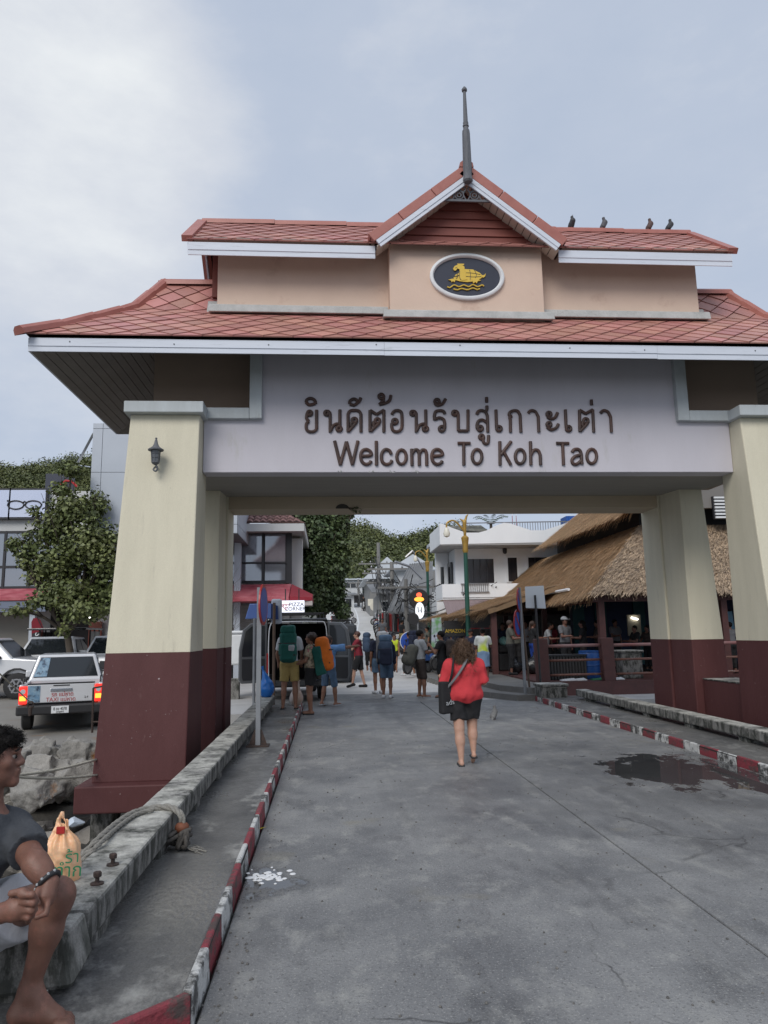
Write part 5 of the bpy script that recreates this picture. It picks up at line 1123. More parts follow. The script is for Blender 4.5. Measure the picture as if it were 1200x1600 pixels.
def tree(name, label, base, blobs, n, size, m_, trunk_r, seed, flat=0.6, shell=0.55, cat='tree', group=None, fork=0.45):
    T = wempty(name, base, label, cat, group); base = Vector(base); tb = MB()
    cen = sum((Vector(b[0]) for b in blobs), Vector())/len(blobs); fk = base+(cen-base)*fork
    tb.tube([base+Vector((0,0,-.1)), base+(fk-base)*0.5+Vector((0.08,0,0)), fk], [trunk_r*1.2, trunk_r, trunk_r*0.8], 10)
    r = random.Random(seed)
    for b in blobs:
        c = Vector(b[0]); m0 = fk+(c-fk)*0.5+Vector((r.uniform(-.2,.2), r.uniform(-.2,.2), 0.12)); tb.tube(catmull([fk+Vector((0,0,-.15)), m0, c], 4), [trunk_r*0.55*(1-0.07*i) for i in range(9)], 7)
        for _ in range(3):
            e_ = c+Vector((r.uniform(-1,1)*b[1][0], r.uniform(-1,1)*b[1][1], r.uniform(-.3,.9)*b[1][2])); tb.tube([m0, (m0+e_)/2+Vector((0,0,.1)), e_], [trunk_r*0.25, trunk_r*0.15, trunk_r*0.05], 5)
    tb.build('trunk', M_bark, T, smooth=True)
    V, Fq = leaf_cloud(blobs, n, size, seed, flat, shell); link('crown', npmesh('crown', V, Fq, m_), None, T)
    return T
def blob(px, py, Y, rx, rz, ry=None):
    c = aY(px, py, Y); return (tuple(c), (rx*Y/F, (ry or rx)*Y/F, rz*Y/F))
M_leaf1 = leafmat('sea_almond_leaf', (0.085, 0.115, 0.036), (0.19, 0.21, 0.075)); M_leaf2 = leafmat('dark_broad_leaf', (0.042, 0.072, 0.028), (0.105, 0.14, 0.052), 0.7)
bl = [blob(112, 800, 25, 38, 32), blob(80, 830, 25.2, 30, 28), blob(140, 850, 24.6, 42, 40), blob(45, 856, 25, 22, 26), blob(95, 880, 24.8, 40, 32), blob(155, 905, 25.2, 30, 30), blob(110, 925, 24.6, 48, 22), blob(112, 735, 25.4, 20, 14), blob(60, 900, 25, 22, 18), blob(20, 850, 25, 12, 14), blob(150, 790, 25.6, 20, 26), blob(30, 955, 24.8, 22, 8), blob(170, 870, 24.4, 26, 44), blob(168, 930, 24.4, 26, 26), blob(130, 955, 24.2, 40, 18), blob(70, 940, 24.2, 30, 12), blob(55, 800, 25.2, 12, 10), blob(95, 765, 25.2, 16, 12), blob(38, 882, 24.8, 14, 10), blob(100, 985, 24, 12, 12)]
tree('broadleaf_tree', 'leafy green tree with loose outline in front of the shop windows left of the gate', (aZ(118, 1070, 0).x if 0 else X_at(120, 25), 25, -0.02), bl, 13500, 0.14, M_leaf1, 0.12, 3, flat=0.7, shell=0.12)
bl = [blob(492, 850, 36, 38, 42), blob(465, 810, 37, 34, 26), blob(520, 820, 36.5, 26, 30), blob(500, 900, 35, 36, 34), blob(528, 875, 35.5, 18, 34), blob(488, 935, 34.6, 34, 24), blob(440, 800, 37.5, 28, 22), blob(520, 930, 35, 20, 24), blob(535, 955, 34.5, 12, 14), blob(512, 790, 37, 30, 16), blob(548, 800, 36.6, 9, 10)]
tree('broadleaf_tree', 'dense dark green street tree at the foot of the climbing road', (X_at(500, 36), 36, 0.2), bl, 26000, 0.19, M_leaf2, 0.28, 5, flat=0.7, shell=0.5)
# bare twigs before the corner building
bt = wempty('bare_shrub', (X_at(366, 24), 24, -0.02), 'bare grey twiggy shrub in front of the dark framed corner windows', 'shrub')
tw = MB(); r = random.Random(9)
def twig(p, d, ln_, rad, lev):
    q_ = p+d*ln_; tw.tube([p, (p+q_)/2+Vector((r.uniform(-.05,.05), r.uniform(-.05,.05), 0)), q_], [rad, rad*.8, rad*.55], 4)
    if lev:
        for _ in range(3):
            e_ = (d+Vector((r.uniform(-.7,.8), r.uniform(-.4,.4), r.uniform(-.3,.7)))).normalized(); twig(p+d*ln_*r.uniform(.45,1), e_, ln_*r.uniform(.5,.8), rad*.5, lev-1)
b0 = Vector((X_at(362, 24), 24, -0.02)); tw.tube([b0, b0+Vector((0.05,0,1.9))], [0.05, 0.035], 6)
for k in range(9): twig(b0+Vector((0.03,0,0.9+k*0.14)), Vector((r.uniform(-.3,1), r.uniform(-.4,.4), r.uniform(.05,.8))).normalized(), r.uniform(.6,1.15), 0.02, 3)
tw.build('branch', M_bark, bt)
# ================================================================ van, street furniture, buildings up the street, hills
M_vdoor = mat('dark_grey_door_paint', (0.10,0.105,0.11), .3, coat=.5)
def minivan(loc, rz, label, paint, doors=False, name='minivan', rack=True, L_=4.7, W=0.86, Hh=2.0):
    T = empty(name, loc, rz, label, 'van')
    side = [(0.02,0.45)]+arch(1.0,0.42)[::-1]+arch(3.75,0.42)[::-1]+[(L_-.05,0.42),(L_,0.8),(L_-.25,1.02),(L_-1.0,1.15),(L_-1.65,Hh-.12),(L_-2.0,Hh-.03),(0.15,Hh-.04),(0.02,Hh-.25)]
    for s in (-1, 1): MB().prism(side, s*W, s*(W-.07), 'x').build('side_panel', paint, T, bevel=0.03)
    MB().box(-W+.07, W-.07, 0.1, L_-1.9, Hh-.07, Hh).build('roof', paint, T, bevel=0.03)
    MB().box(-W+.07, W-.07, 0.04, L_-.3, 0.38, 0.52).build('floor', M_black, T)
    MB().hexa([(-W+.07,L_-1.05,.5),(W-.07,L_-1.05,.5),(W-.07,L_-.05,.5),(-W+.07,L_-.05,.5)], [(-W+.07,L_-1.05,1.15),(W-.07,L_-1.05,1.15),(W-.07,L_-.25,1.0),(-W+.07,L_-.25,1.0)]).build('bonnet', paint, T, bevel=0.03)
    MB().hexa([(-W+.08,L_-1.03,1.13),(W-.08,L_-1.03,1.13),(W-.08,L_-1.0,1.13),(-W+.08,L_-1.0,1.13)], [(-W+.08,L_-1.68,Hh-.1),(W-.08,L_-1.68,Hh-.1),(W-.08,L_-1.64,Hh-.1),(-W+.08,L_-1.64,Hh-.1)]).build('windscreen', M_glass, T)
    for s in (-1, 1):
        for a, b in ((0.25, 1.15), (1.25, 2.2), (2.3, 3.0)): MB().box(s*W-.008, s*W+.008, a, b, 1.15, Hh-.25).build('side_window', M_glass, T)
    for x in (-.70, .70): wheel(T, x, 1.0, 0.34, 0.2); wheel(T, x, 3.75, 0.34, 0.2)
    MB().box(-.85, .85, -0.10, 0.08, 0.40, 0.58).build('bumper', paint, T, bevel=0.03)
    for s in (-1, 1): MB().box(s*.80-.05, s*.80+.05, -0.03, 0.05, 0.75, 1.25).build('tail_lamp', M_tailr, T, bevel=0.015)
    if doors:
        MB().box(-W+.07, W-.07, 2.0, 2.06, 0.52, Hh-.1).build('seat_back', M_dark, T)
        MB().tube(catmull([(-.74,-.012,.56),(-.75,-.012,1.5),(-.70,-.012,Hh-.16),(-.5,-.012,Hh-.09),(.5,-.012,Hh-.09),(.70,-.012,Hh-.16),(.75,-.012,1.5),(.74,-.012,.56)], 5), 0.014, 6).build('door_seal', M_silver, T)
        for s, ang in ((-1, 158), (1, 132)):
            d = bpy.data.objects.new('rear_door', None)
            w_ = 0.74; mb = MB()
            prof = [(0.0,0.52),(w_-.06,0.52),(w_,0.62),(w_,1.35),(w_-.10,Hh-.28),(w_-.30,Hh-.12),(0.0,Hh-.10)]
            pr = [(s*0-s*x, z) for x, z in prof]
            mb.prism(pr if s > 0 else pr[::-1], -0.035, 0.035, 'y')
            o = mb.build('rear_door', M_vdoor, T, bevel=0.02, loc=(s*.80, 0.0, 0), rot=(0, 0, radians(s*-ang) if 0 else radians(-s*(180-ang)+180) if 0 else s*radians(ang)*-1))
            o.rotation_euler = (0, 0, radians(ang) if s > 0 else -radians(ang))
            inn = [(0.06,0.60),(w_-.10,0.60),(w_-.07,0.68),(w_-.07,1.12),(0.06,1.12)]; win = [(0.06,1.18),(w_-.07,1.18),(w_-.07,1.33),(w_-.16,Hh-.32),(w_-.32,Hh-.19),(0.06,Hh-.18)]
            for nm_, pf, m_ in (('lining', inn, M_black), ('door_window', win, M_glass)):
                pp = [(-s*x, z) for x, z in pf]; MB().prism(pp if s > 0 else pp[::-1], -0.045, 0.045, 'y').build(nm_, m_, o)
    else:
        MB().box(-W+.07, W-.07, 0.0, 0.06, 0.55, Hh-.05).build('rear_door', paint, T, bevel=0.02); MB().box(-.68, .68, -.015, 0.01, 1.2, Hh-.22).build('rear_window', M_glass, T)
    if rack:
        for x in (-.7, .7):
            MB().tube([(x,0.3,Hh+.14),(x,2.4,Hh+.14)], 0.016, 6).build('rack_rail', M_black, T)
            for y in (0.35, 1.35, 2.35): MB().tube([(x,y,Hh-.02),(x,y,Hh+.14)], 0.014, 6).build('rack_foot', M_black, T)
        for y in (0.3, 0.9, 1.5, 2.1, 2.4): MB().tube([(-.7,y,Hh+.14),(.7,y,Hh+.14)], 0.013, 6).build('rack_bar', M_black, T)
    return T
van = minivan((-0.78, 19.35, 0), radians(6), 'black van with both rear doors open at the end of the pier', M_darkcar, doors=True, Hh=2.12, W=0.84)
minivan((0.15, 26.2, 0), radians(4), 'black van with a luggage rack parked ahead of the one with open doors', M_darkcar, Hh=2.05)
# white ice box behind the left door of the van
ib = wempty('white_crate', (-2.6, 21.3, 0), 'pale grey plastic cargo box behind the open left van door', 'crate')
MB().box(-2.95, -1.75, 21.0, 21.9, 0.9, 1.75).build('body', M_white, ib, bevel=0.05); MB().box(-2.98, -1.72, 20.97, 21.93, 1.76, 1.84).build('lid', M_white, ib, bevel=0.03)
for x in (-2.8, -1.95): MB().box(x, x+.08, 21.1, 21.8, 0, 0.9).build('leg', M_black, ib)
# ---------------------------------------------------------------- motorbikes
M_mb = [mat('scooter_'+n, c, 0.3, coat=0.5) for n, c in (('black', (0.02,0.02,0.022)), ('red', (0.28,0.02,0.02)), ('white', (0.6,0.6,0.6)), ('blue', (0.03,0.08,0.25)), ('grey', (0.16,0.16,0.17)))]
def motorbike(paint):
    T = empty('motorbike'); 
    for y in (0.0, 1.25):
        t = MB().tube([(0, y+0.24*cos(a), 0.27+0.24*sin(a)) for a in np.linspace(0, 2*pi, 19)[:-1]], 0.045, 8, closed=True).build('wheel', M_tyre, T, smooth=True)
        m_ = MB(); m_.lathe([(0.05,-.03),(0.19,-.015),(0.19,.015),(0.05,.03)], (0, y, 0.27), 14, 'x'); m_.build('rim', M_rim, t)
    MB().prism([(-0.30,0.62),(-0.05,0.50),(0.35,0.42),(0.60,0.30),(0.88,0.32),(1.0,0.62),(1.06,0.95),(0.98,0.98),(0.86,0.60),(0.62,0.46),(0.50,0.70),(-0.30,0.78)], -0.10, 0.10, 'x').build('body', paint, T, bevel=0.03)
    MB().prism([(-0.34,0.77),(0.48,0.72),(0.52,0.78),(0.20,0.84),(-0.30,0.88)], -0.12, 0.12, 'x').build('seat', M_black, T, bevel=0.03)
    MB().tube([(0,1.22,0.28),(0,1.08,0.72),(0,1.0,1.02)], 0.035, 8).build('fork', M_chrome, T); MB().prism([(0.98,0.40),(1.02,0.56),(1.22,0.60),(1.42,0.48),(1.46,0.42),(1.25,0.55)], -0.06, 0.06, 'x').build('mudguard', paint, T)
    hb = MB().tube([(-0.34,0.90,1.03),(-0.15,1.0,1.05),(0.15,1.0,1.05),(0.34,0.90,1.03)], 0.016, 6).build('handlebar', M_black, T)
    for s in (-1, 1): MB().tube([(s*.22,0.97,1.05),(s*.27,0.97,1.22)], 0.008, 5).build('mirror_stem', M_black, hb); MB().lathe([(0.05,-.01),(0.055,0),(0.05,.01)], (s*.28,0.97,1.26), 10, 'y').build('mirror', M_black, hb)
    MB().lathe([(0.04,-.05),(0.075,0.0),(0.07,0.04),(0.02,.05)], (0,1.10,0.93), 12, 'y').build('headlamp', M_lens, T); MB().box(-.06, .06, -0.36, -0.29, 0.70, 0.80).build('tail_lamp', M_tailr, T, bevel=0.01)
    MB().tube([(0.13,0.4,0.30),(0.14,-0.2,0.36)], 0.045, 8).build('exhaust', M_chrome, T); MB().box(-.10, .10, 0.25, 0.70, 0.22, 0.42).build('engine', M_black, T, bevel=0.03)
    return T
protos = [motorbike(m_) for m_ in M_mb]; used = [False]*5
def bike(i, loc, rz, label, group=None):
    if not used[i]: o = protos[i]; used[i] = True; o.location = loc; o.rotation_euler = (0, 0, rz)
    else: o = copy_tree(protos[i], None, loc, rz)
    tag(o, label, 'motorbike', group); return o
rb = random.Random(21)
ORD = 'first second third fourth fifth sixth seventh eighth ninth tenth eleventh twelfth thirteenth fourteenth fifteenth'.split()
names = ['black', 'red', 'white', 'blue', 'grey']
for k in range(15):
    Y = 38.0+k*2.0+rb.uniform(-.3,.3); i = [0,4,0,2,0,1,0,4,0,3,0,1,0,0,4][k]
    bike(i, (hc(Y)+1.95+rb.uniform(-.15,.3), Y, hz(Y)), radians(78+rb.uniform(-12,12)), '%s motorbike, %s uphill in the right hand row along the climbing road' % (names[i], ORD[k]), 'motorbikes parked up the right side of the climbing road')
for k in range(8):
    Y = 52+k*3.0; i = [0,4,0,0,2,0,4,0][k]
    bike(i, (hc(Y)-2.5+rb.uniform(-.2,.2), Y, hz(Y)), radians(-80+rb.uniform(-12,12)), '%s motorbike, %s uphill in the left hand row beyond the street tree' % (names[i], ORD[k]), 'motorbikes parked up the left side of the climbing road')
for k in range(5):
    i = [0, 3, 4, 0, 0][k]
    bike(i, (3.9+0.72*k*0.75, 29.5+rb.uniform(-.3,.5)-k*0.5, 0.30 if k > 0 else 0.15), radians(125+rb.uniform(-20,20)), '%s motorbike, %s from the left in the cluster on the raised pavement' % (names[i], ORD[k]), 'motorbikes on the raised pavement')
# ---------------------------------------------------------------- lamp posts with gilded birds
M_green = mat('green_lamp_post', (0.012, 0.075, 0.055), 0.4); M_gilt = mat('gilded_ornament', (0.48, 0.30, 0.06), 0.45, metal=0.3, c2=(0.30,0.19,0.05), scale=12); M_globe = mat('lamp_globe', (0.75,0.72,0.62), 0.4)
def lamppost(px, ptop, Y, label, zg):
    top = aY(px, ptop, Y); x = top.x; T = wempty('lamp_post', (x, Y, zg), label, 'lamp post', 'green lamp posts with gilded birds')
    zc = top.z
    MB().lathe([(0.16,zg),(0.16,zg+.3),(0.10,zg+.5),(0.085,zg+1),(0.075,zc-1.15)], (x, Y, 0), 12).build('shaft', M_green, T, smooth=40)
    MB().lathe([(0.08,zc-1.2),(0.11,zc-1.12),(0.09,zc-1.0),(0.12,zc-.82),(0.14,zc-.66),(0.11,zc-.62),(0.06,zc-.58)], (x, Y, 0), 12).build('capital', M_gilt, T, smooth=40)
    s = SDF().cone((0,0,-.55),(0,0,-.10),.05,.075,.02).cone((0,0,-.14),(.08,0,.12),.06,.035,.03).cone((.08,0,.12),(.14,0,.19),.033,.02,.02).cone((0,0,-.08),(-.18,0,.04),.055,.015,.03)
    link('gilded_bird', s.mesh('gilded_bird', .02, M_gilt), None, T, (x, Y, zc))
    MB().tube(catmull([(x,Y,zc-.45),(x-.35,Y,zc-.05),(x-.62,Y,zc-.1),(x-.66,Y,zc-.3)], 5), 0.035, 6).build('arm', M_gilt, T); MB().lathe([(0.03,0.02),(0.09,-.05),(0.09,-.10),(0.13,-.2),(0.10,-.30),(0.02,-.34)], (x-.66, Y, zc-.3), 12).build('globe', M_globe, T, smooth=40)
    return T
lamppost(725.5, 812, 26.0, 'green lamp post with gilded bird in front of the white house', 0.3)
lamppost(667, 860, 41.0, 'green lamp post with gilded bird and white globe left of the white house', 0.3)
# lit signs hanging by the second lamp post
ls = wempty('lit_beer_sign', (aY(655, 936, 40.5).x, 40.5, 3.2), 'glowing orange and red lit bar sign beside the green lamp post', 'sign')
c = aY(654.5, 936, 40.5)
MB().lathe([(0.52,-.08),(0.56,-.05),(0.56,.05),(0.5,.08)], (0,0,0), 20, 'y').build('casing', M_black, ls).location = (c.x, 40.5, c.z)
for dz, sx, sz, m_ in ((0.22, .15, .13, mat('lit_red', (0.8,0.1,0.05), .4, emit=(1,0.12,0.05), estr=1.1)), (-.02, .27, .13, mat('lit_orange', (0.9,0.4,0.05), .4, emit=(1,0.36,0.05), estr=1.2)), (-.28, .17, .11, mat('lit_red', (0.8,0.1,0.05)))):
    MB().prism([(c.x+sx*cos(t), c.z+dz+sz*sin(t)) for t in np.linspace(0, 2*pi, 17)[:-1]], 40.36, 40.41).build('lit_shape', m_, ls)
MB().tube([(c.x, 40.5, c.z), (c.x+.5, 41.0, c.z)], 0.03, 6).build('bracket', M_black, ls)
lc = wempty('round_clock_sign', (aY(655, 953, 40.4).x, 40.4, 2.6), 'white oval lit sign with a dark hand drawn mark under the orange sign', 'sign')
c = aY(655.5, 954, 40.4)
MB().prism([(c.x+.30*cos(t), c.z+.50*sin(t)) for t in np.linspace(0, 2*pi, 25)[:-1]], 40.3, 40.45).build('rim', M_black, lc); MB().prism([(c.x+.25*cos(t), c.z+.45*sin(t)) for t in np.linspace(0, 2*pi, 25)[:-1]], 40.27, 40.299).build('face', mat('lit_white_face', (0.8,0.82,0.85), .5, emit=(0.85,0.92,1.0), estr=0.55), lc)
MB().tube([(c.x-.1,40.26,c.z+.2),(c.x-.08,40.26,c.z-.1),(c.x+.02,40.26,c.z+.05),(c.x+.08,40.26,c.z-.12),(c.x+.1,40.26,c.z+.18)], 0.022, 5).build('mark', M_black, lc)
w1 = wempty('small_white_sign', (aY(585.5, 941, 70).x, 70, 4), 'small white square sign above a round white one on the right of the climbing road', 'sign')
c = aY(585.5, 941, 70); MB().box(c.x-.65, c.x+.65, 70, 70.1, c.z-.32, c.z+.32).build('panel', M_globe, w1); c2_ = aY(585, 947.5, 70); MB().lathe([(0.42,-.05),(0.42,.05)], (c2_.x, 69.95, c2_.z), 16, 'y').build('disc', M_globe, w1); MB().tube([(c.x, 70.06, hz(70)), (c.x, 70.06, c.z)], 0.06, 6).build('pole', M_grey, w1)
# ---------------------------------------------------------------- poles and cables
M_pole = mat('utility_pole_concrete', (0.22, 0.215, 0.205), 0.85, c2=(0.16,0.157,0.15), scale=1, stretch=(2,2,0.3)); M_cable = mat('black_cable', (0.022, 0.022, 0.023), 0.7)
PT = []
for k, (px, top, Y, rr_) in enumerate(((591, 848, 62, .17), (612, 878, 50, .16), (602, 895, 78, .15), (634, 905, 44, .14), (560, 905, 95, .15))):
    p = aY(px, top, Y); T = wempty('utility_pole', (p.x, Y, hz(Y)), ('tallest grey utility pole with crossarms against the wooded hill', 'utility pole hung with cable bundles in front of the grey tin roof', 'thin utility pole far up the right of the climbing road', 'short utility pole by the dark shop front under the tin roof', 'distant utility pole at the top of the climbing road')[k], 'utility pole', 'utility poles along the street')
    MB().tube([(p.x, Y, hz(Y)), (p.x, Y, p.z)], [rr_*1.25, rr_*.8], 8).build('shaft', M_pole, T)
    for j, dz in enumerate((0.9, 1.7, 2.5) if k == 0 else (0.5,)):
        MB().bar((p.x-1.7+.3*j, Y-.15, p.z-dz-.9*(k == 0)), (p.x+1.7-.3*j, Y-.15, p.z-dz-.9*(k == 0)), .10, .12).build('crossarm', M_pole, T)
        for q_ in (-1.4, -.7, .7, 1.4): MB().lathe([(0.05,0),(0.07,.1),(0.03,.2)], (p.x+q_*(1-.15*j), Y-.15, p.z-dz-.9*(k == 0)+.05), 6).build('insulator', M_rim, T)
    PT.append(Vector((p.x, Y-.2, p.z)))
rc = random.Random(4); kk = 0
def cable(a, b, sag, r_=0.022):
    global kk
    a, b = Vector(a), Vector(b); kk += 1
    o = MB().tube([a+(b-a)*t+Vector((0, 0, -sag*4*t*(1-t))) for t in np.linspace(0, 1, 11)], r_, 5).build('overhead_cable', M_cable)
    return tag(o, 'black overhead cable in the tangle strung between the street poles', 'cable', 'overhead cables over the street')
for i, j in ((0, 1), (0, 2), (1, 3), (2, 4), (0, 3), (1, 2)):
    for q_ in range(5):
        d = Vector((rc.uniform(-.7,.7), 0, -rc.uniform(1.0, 3.6))); cable(PT[i]+d, PT[j]+d*rc.uniform(.6,1.1), rc.uniform(.3,1.6), rc.uniform(.02,.045))
for q_ in range(12):
    a = PT[3]+Vector((rc.uniform(-.2,.3), 0, -rc.uniform(.2,2.4))); cable(a, Vector((rc.uniform(6.2,8.0), rc.uniform(33.5,35.5), rc.uniform(2.6,4.0))), rc.uniform(.3,1.2), rc.uniform(.015,.03))
for q_ in range(9):
    a = PT[1]+Vector((rc.uniform(-.2,.3), 0, -rc.uniform(.4,3.0))); b = Vector((PT[3].x+rc.uniform(.5,2.5), 45, PT[3].z-rc.uniform(-.4,2))); cable(a, b, rc.uniform(.2,1.5), rc.uniform(.02,.035))
def coil(c, r_, n_, label):
    mb = MB()
    for i in range(n_): mb.tube([Vector(c)+Vector((rc.uniform(-.2,.2)+r_*cos(t)*rc.uniform(.8,1.2), rc.uniform(-.1,.1), r_*1.2*sin(t)*rc.uniform(.8,1.2))) for t in np.linspace(0, 2*pi, 15)[:-1]], 0.016, 5, closed=True)
    return tag(mb.build('cable_coil', M_cable), label, 'cable coil', kind='stuff')
for k, (px, py, Y) in enumerate(((615, 915, 49.5), (604, 925, 60), (632, 930, 43.6), (690, 925, 36))): coil(aY(px, py, Y), 0.30, 6, 'tangled coil of spare black cable hanging at pole %s' % ('by the tin roof', 'up the street', 'over the dark shop', 'by the white house corner')[k])
# street lights on arms
for k, (a, b, c_, Y) in enumerate((((660,905),(640,885),(618,878),43), ((662,890),(645,861),(634,871),42))):
    T = wempty('street_light', aY(*a, Y), ('grey street light arm reaching left over the tin roof, the lower one', 'grey street light arm bent over beside the gilded lamp, the upper one')[k], 'street light')
    MB().tube([aY(*a, Y), aY(*b, Y)], 0.05, 6).build('arm', M_rim, T); MB().tube([aY(*b, Y), aY(*c_, Y)], 0.08, 6).build('head', M_rim, T)
# ---------------------------------------------------------------- houses up the street
M_sbx = mat('shop_sign_blue', (0.03,0.09,0.30), .5); M_tin = mat('grey_tin_roof', (0.20, 0.205, 0.21), 0.6, c2=(0.13,0.135,0.14), scale=1.3, stain=(0.30,0.30,0.30), sscale=1.2, slo=0.6, shi=0.75); M_tinw = mat('white_tin_roof', (0.60, 0.64, 0.69), 0.5, c2=(0.50,0.54,0.58), scale=0.6)
def house(label, x0, x1, Y0, Y1, zg, zt, wall, roof, rh=0.0, wins=(), over=0.6, name='street_house'):
    T = wempty(name, ((x0+x1)/2, Y0, zg), label, 'house')
    MB().box(x0, x1, Y0, Y1, zg-.5, zt).build('wall', wall, T)
    if rh > 0:
        r = MB().prism([(x0-over, zt), (x1+over, zt), (x1+over, zt+.12), ((x0+x1)/2, zt+rh), (x0-over, zt+.12)], Y0-over, Y1+over, 'y').build('roof', roof, T)
    else: r = MB().hexa([(x0-over,Y0-over,zt),(x1+over,Y0-over,zt),(x1+over,Y1,zt-rh),(x0-over,Y1,zt-rh)], [(x0-over,Y0-over,zt+.12),(x1+over,Y0-over,zt+.12),(x1+over,Y1,zt-rh+.12),(x0-over,Y1,zt-rh+.12)]).build('roof', roof, T)
    for a, b, c_, d in wins:
        f = MB().box(a-.06, b+.06, Y0-.05, Y0+.02, c_-.06, d+.06).build('window', M_white, T); MB().box(a, b, Y0-.07, Y0-.052, c_, d).build('pane', M_glass, f)
    return T
Zp = lambda py, Y, px=590: aY(px, py, Y).z
Xp = lambda px, Y, py=920: aY(px, py, Y).x
M_hw = mat('street_wall_white', (0.58,0.60,0.62), 0.8, c2=(0.48,0.50,0.51), scale=0.5); M_hg = mat('street_wall_grey', (0.24,0.24,0.235), 0.8, c2=(0.18,0.18,0.178), scale=0.5)
Y = 122
house('white and blue two storey house at the top left of the climbing road', Xp(536,Y), Xp(566,Y), Y, Y+8, hz(Y), Zp(906,Y), M_hw, M_tinw, -0.8, [(Xp(a,Y), Xp(a+8,Y), Zp(918,Y), Zp(910,Y)) for a in (539,548,557)])
Y = 128
house('long grey roofed house across the top of the climbing road', Xp(562,Y), Xp(600,Y), Y, Y+8, hz(Y), Zp(918,Y), M_hw, M_tin, 2.0, [(Xp(a,Y), Xp(a+5,Y), Zp(925,Y), Zp(919.5,Y)) for a in (566,574,588)])
MB().box(Xp(548,118), Xp(584,118), 118, 120, hz(118), Zp(928,118)).build('dark_porch', M_dark, wempty('street_arcade', (Xp(565,118), 118, hz(118)), 'dark open shop arcade at the crest of the climbing road', 'shop'))
Y = 92
house('shop with pale awning on the left bend of the climbing road', Xp(536,Y), Xp(553,Y), Y, Y+14, hz(Y), Zp(930,Y), M_hw, M_tin, -1.0, [(Xp(540,Y), Xp(549,Y), Zp(948,Y), Zp(935,Y))])
Y = 74
house('low white roofed house behind the utility poles', Xp(578,Y), Xp(632,Y), Y, Y+12, hz(Y), Zp(905,Y), M_hg, M_tinw, 2.2, [(Xp(596,Y), Xp(606,Y), Zp(925,Y), Zp(912,Y)), (Xp(612,Y), Xp(622,Y), Zp(925,Y), Zp(912,Y))])
Y = 60
house('grey shop with dark front behind the cable bundles', Xp(592,Y), Xp(632,Y), Y, Y+8, hz(Y), Zp(928,Y), M_hg, M_tin, -1.2, [(Xp(597,Y), Xp(607,Y), Zp(955,Y), Zp(940,Y)), (Xp(612,Y), Xp(626,Y), Zp(960,Y), Zp(938,Y))])
Y = 56
house('bright metal roofed house rising above the tin roof', Xp(622,Y), Xp(668,Y), Y, Y+6, hz(Y), Zp(892,Y), M_hw, M_tinw, 1.2)
# house with the big grey tin roof facing the road
th = wempty('tin_roof_house', (Xp(645,46), 46, hz(46)), 'house with a big sloping grey tin roof left of the white house', 'house')
Y = 46; A, B, C_, D = [aY(*p, yy) for p, yy in (((606,958),45.0), ((674,962),45.0), ((676,880),49.5), ((641,884),49.5))]
MB().hexa([A, B, C_, D], [A+Vector((0,0,.12)), B+Vector((0,0,.12)), C_+Vector((0,0,.12)), D+Vector((0,0,.12))]).build('roof', M_tin, th)
for k in range(11):
    t = k/10; a = A+(B-A)*t; b = D+(C_-D)*t; MB().bar(a+Vector((0,0,.14)), b+Vector((0,0,.14)), .05, .05).build('roof_rib', M_tin, th)
MB().box(Xp(612,46.5), Xp(674,46.5), 46.6, 54, hz(46), Zp(962,46)).build('wall', M_hg, th)
MB().box(Xp(634,46.5), Xp(662,46.5), 46.5, 46.59, Zp(982,46), Zp(962,46)).build('shop_opening', M_dark, th)
MB().box(Xp(628,45.6), Xp(668,45.6), 45.2, 46.4, Zp(970,45.6), Zp(965,45.6)).build('awning', M_tinw, th); MB().box(Xp(632,46.4), Xp(664,46.4), 46.4, 46.5, hz(46), Zp(972,46)).build('shutter', mat('grey_shutter', (0.28,0.28,0.27)), th)
# dark open shop fronts up the right of the road
AWN = [M_tin, M_tinw, mat('green_awning', (0.03,0.08,0.05), .7), mat('rust_awning', (0.20,0.07,0.04), .8), M_hg]
for k in range(7):
    Y0 = 53+k*8.2; Y1 = Y0+7.6; x0 = hc((Y0+Y1)/2)+3.6+.3*(k % 2); z = hz(Y0); h = 2.9+.5*(k % 3)
    T = wempty('street_shop', (x0, Y0, z), 'dark open shop front with a %s awning, %s up the right of the road' % (('grey','white','green','rust red','grey')[k % 5], ORD[k]), 'shop', 'shop fronts up the climbing road')
    MB().box(x0+.3, x0+5, Y0, Y1, z-.3, z+h+1.2*(k % 2)).build('wall', M_hg if k % 2 else M_hw, T); MB().box(x0+.25, x0+.31, Y0+.5, Y1-.5, z+.2, z+h-.6).build('opening', M_dark, T)
    MB().hexa([(x0-1.0,Y0,z+h-.7),(x0-1.0,Y1,z+h-.7),(x0+.3,Y1,z+h-.25),(x0+.3,Y0,z+h-.25)], [(x0-1.0,Y0,z+h-.63),(x0-1.0,Y1,z+h-.63),(x0+.3,Y1,z+h-.18),(x0+.3,Y0,z+h-.18)]).build('awning', AWN[k % 5], T)
    MB().box(x0-.2, x0-.1, Y0+.2, Y0+1.6, z+h-.1, z+h+.7).build('sign_board', [M_white, M_redtxt, M_sbx][k % 3], T)
    for j in range(4): MB().box(x0-.7, x0-.1, Y0+.6+j*1.7, Y0+1.6+j*1.7, z, z+.9+.3*((j+k) % 2)).build('display_rack', M_mb[(j+k) % 5], T, bevel=.03)
    for y in (Y0+.1, Y1-.1): MB().bar((x0-.9,y,z), (x0-.9,y,z+h-.68), .07, .07).build('post', M_black, T)
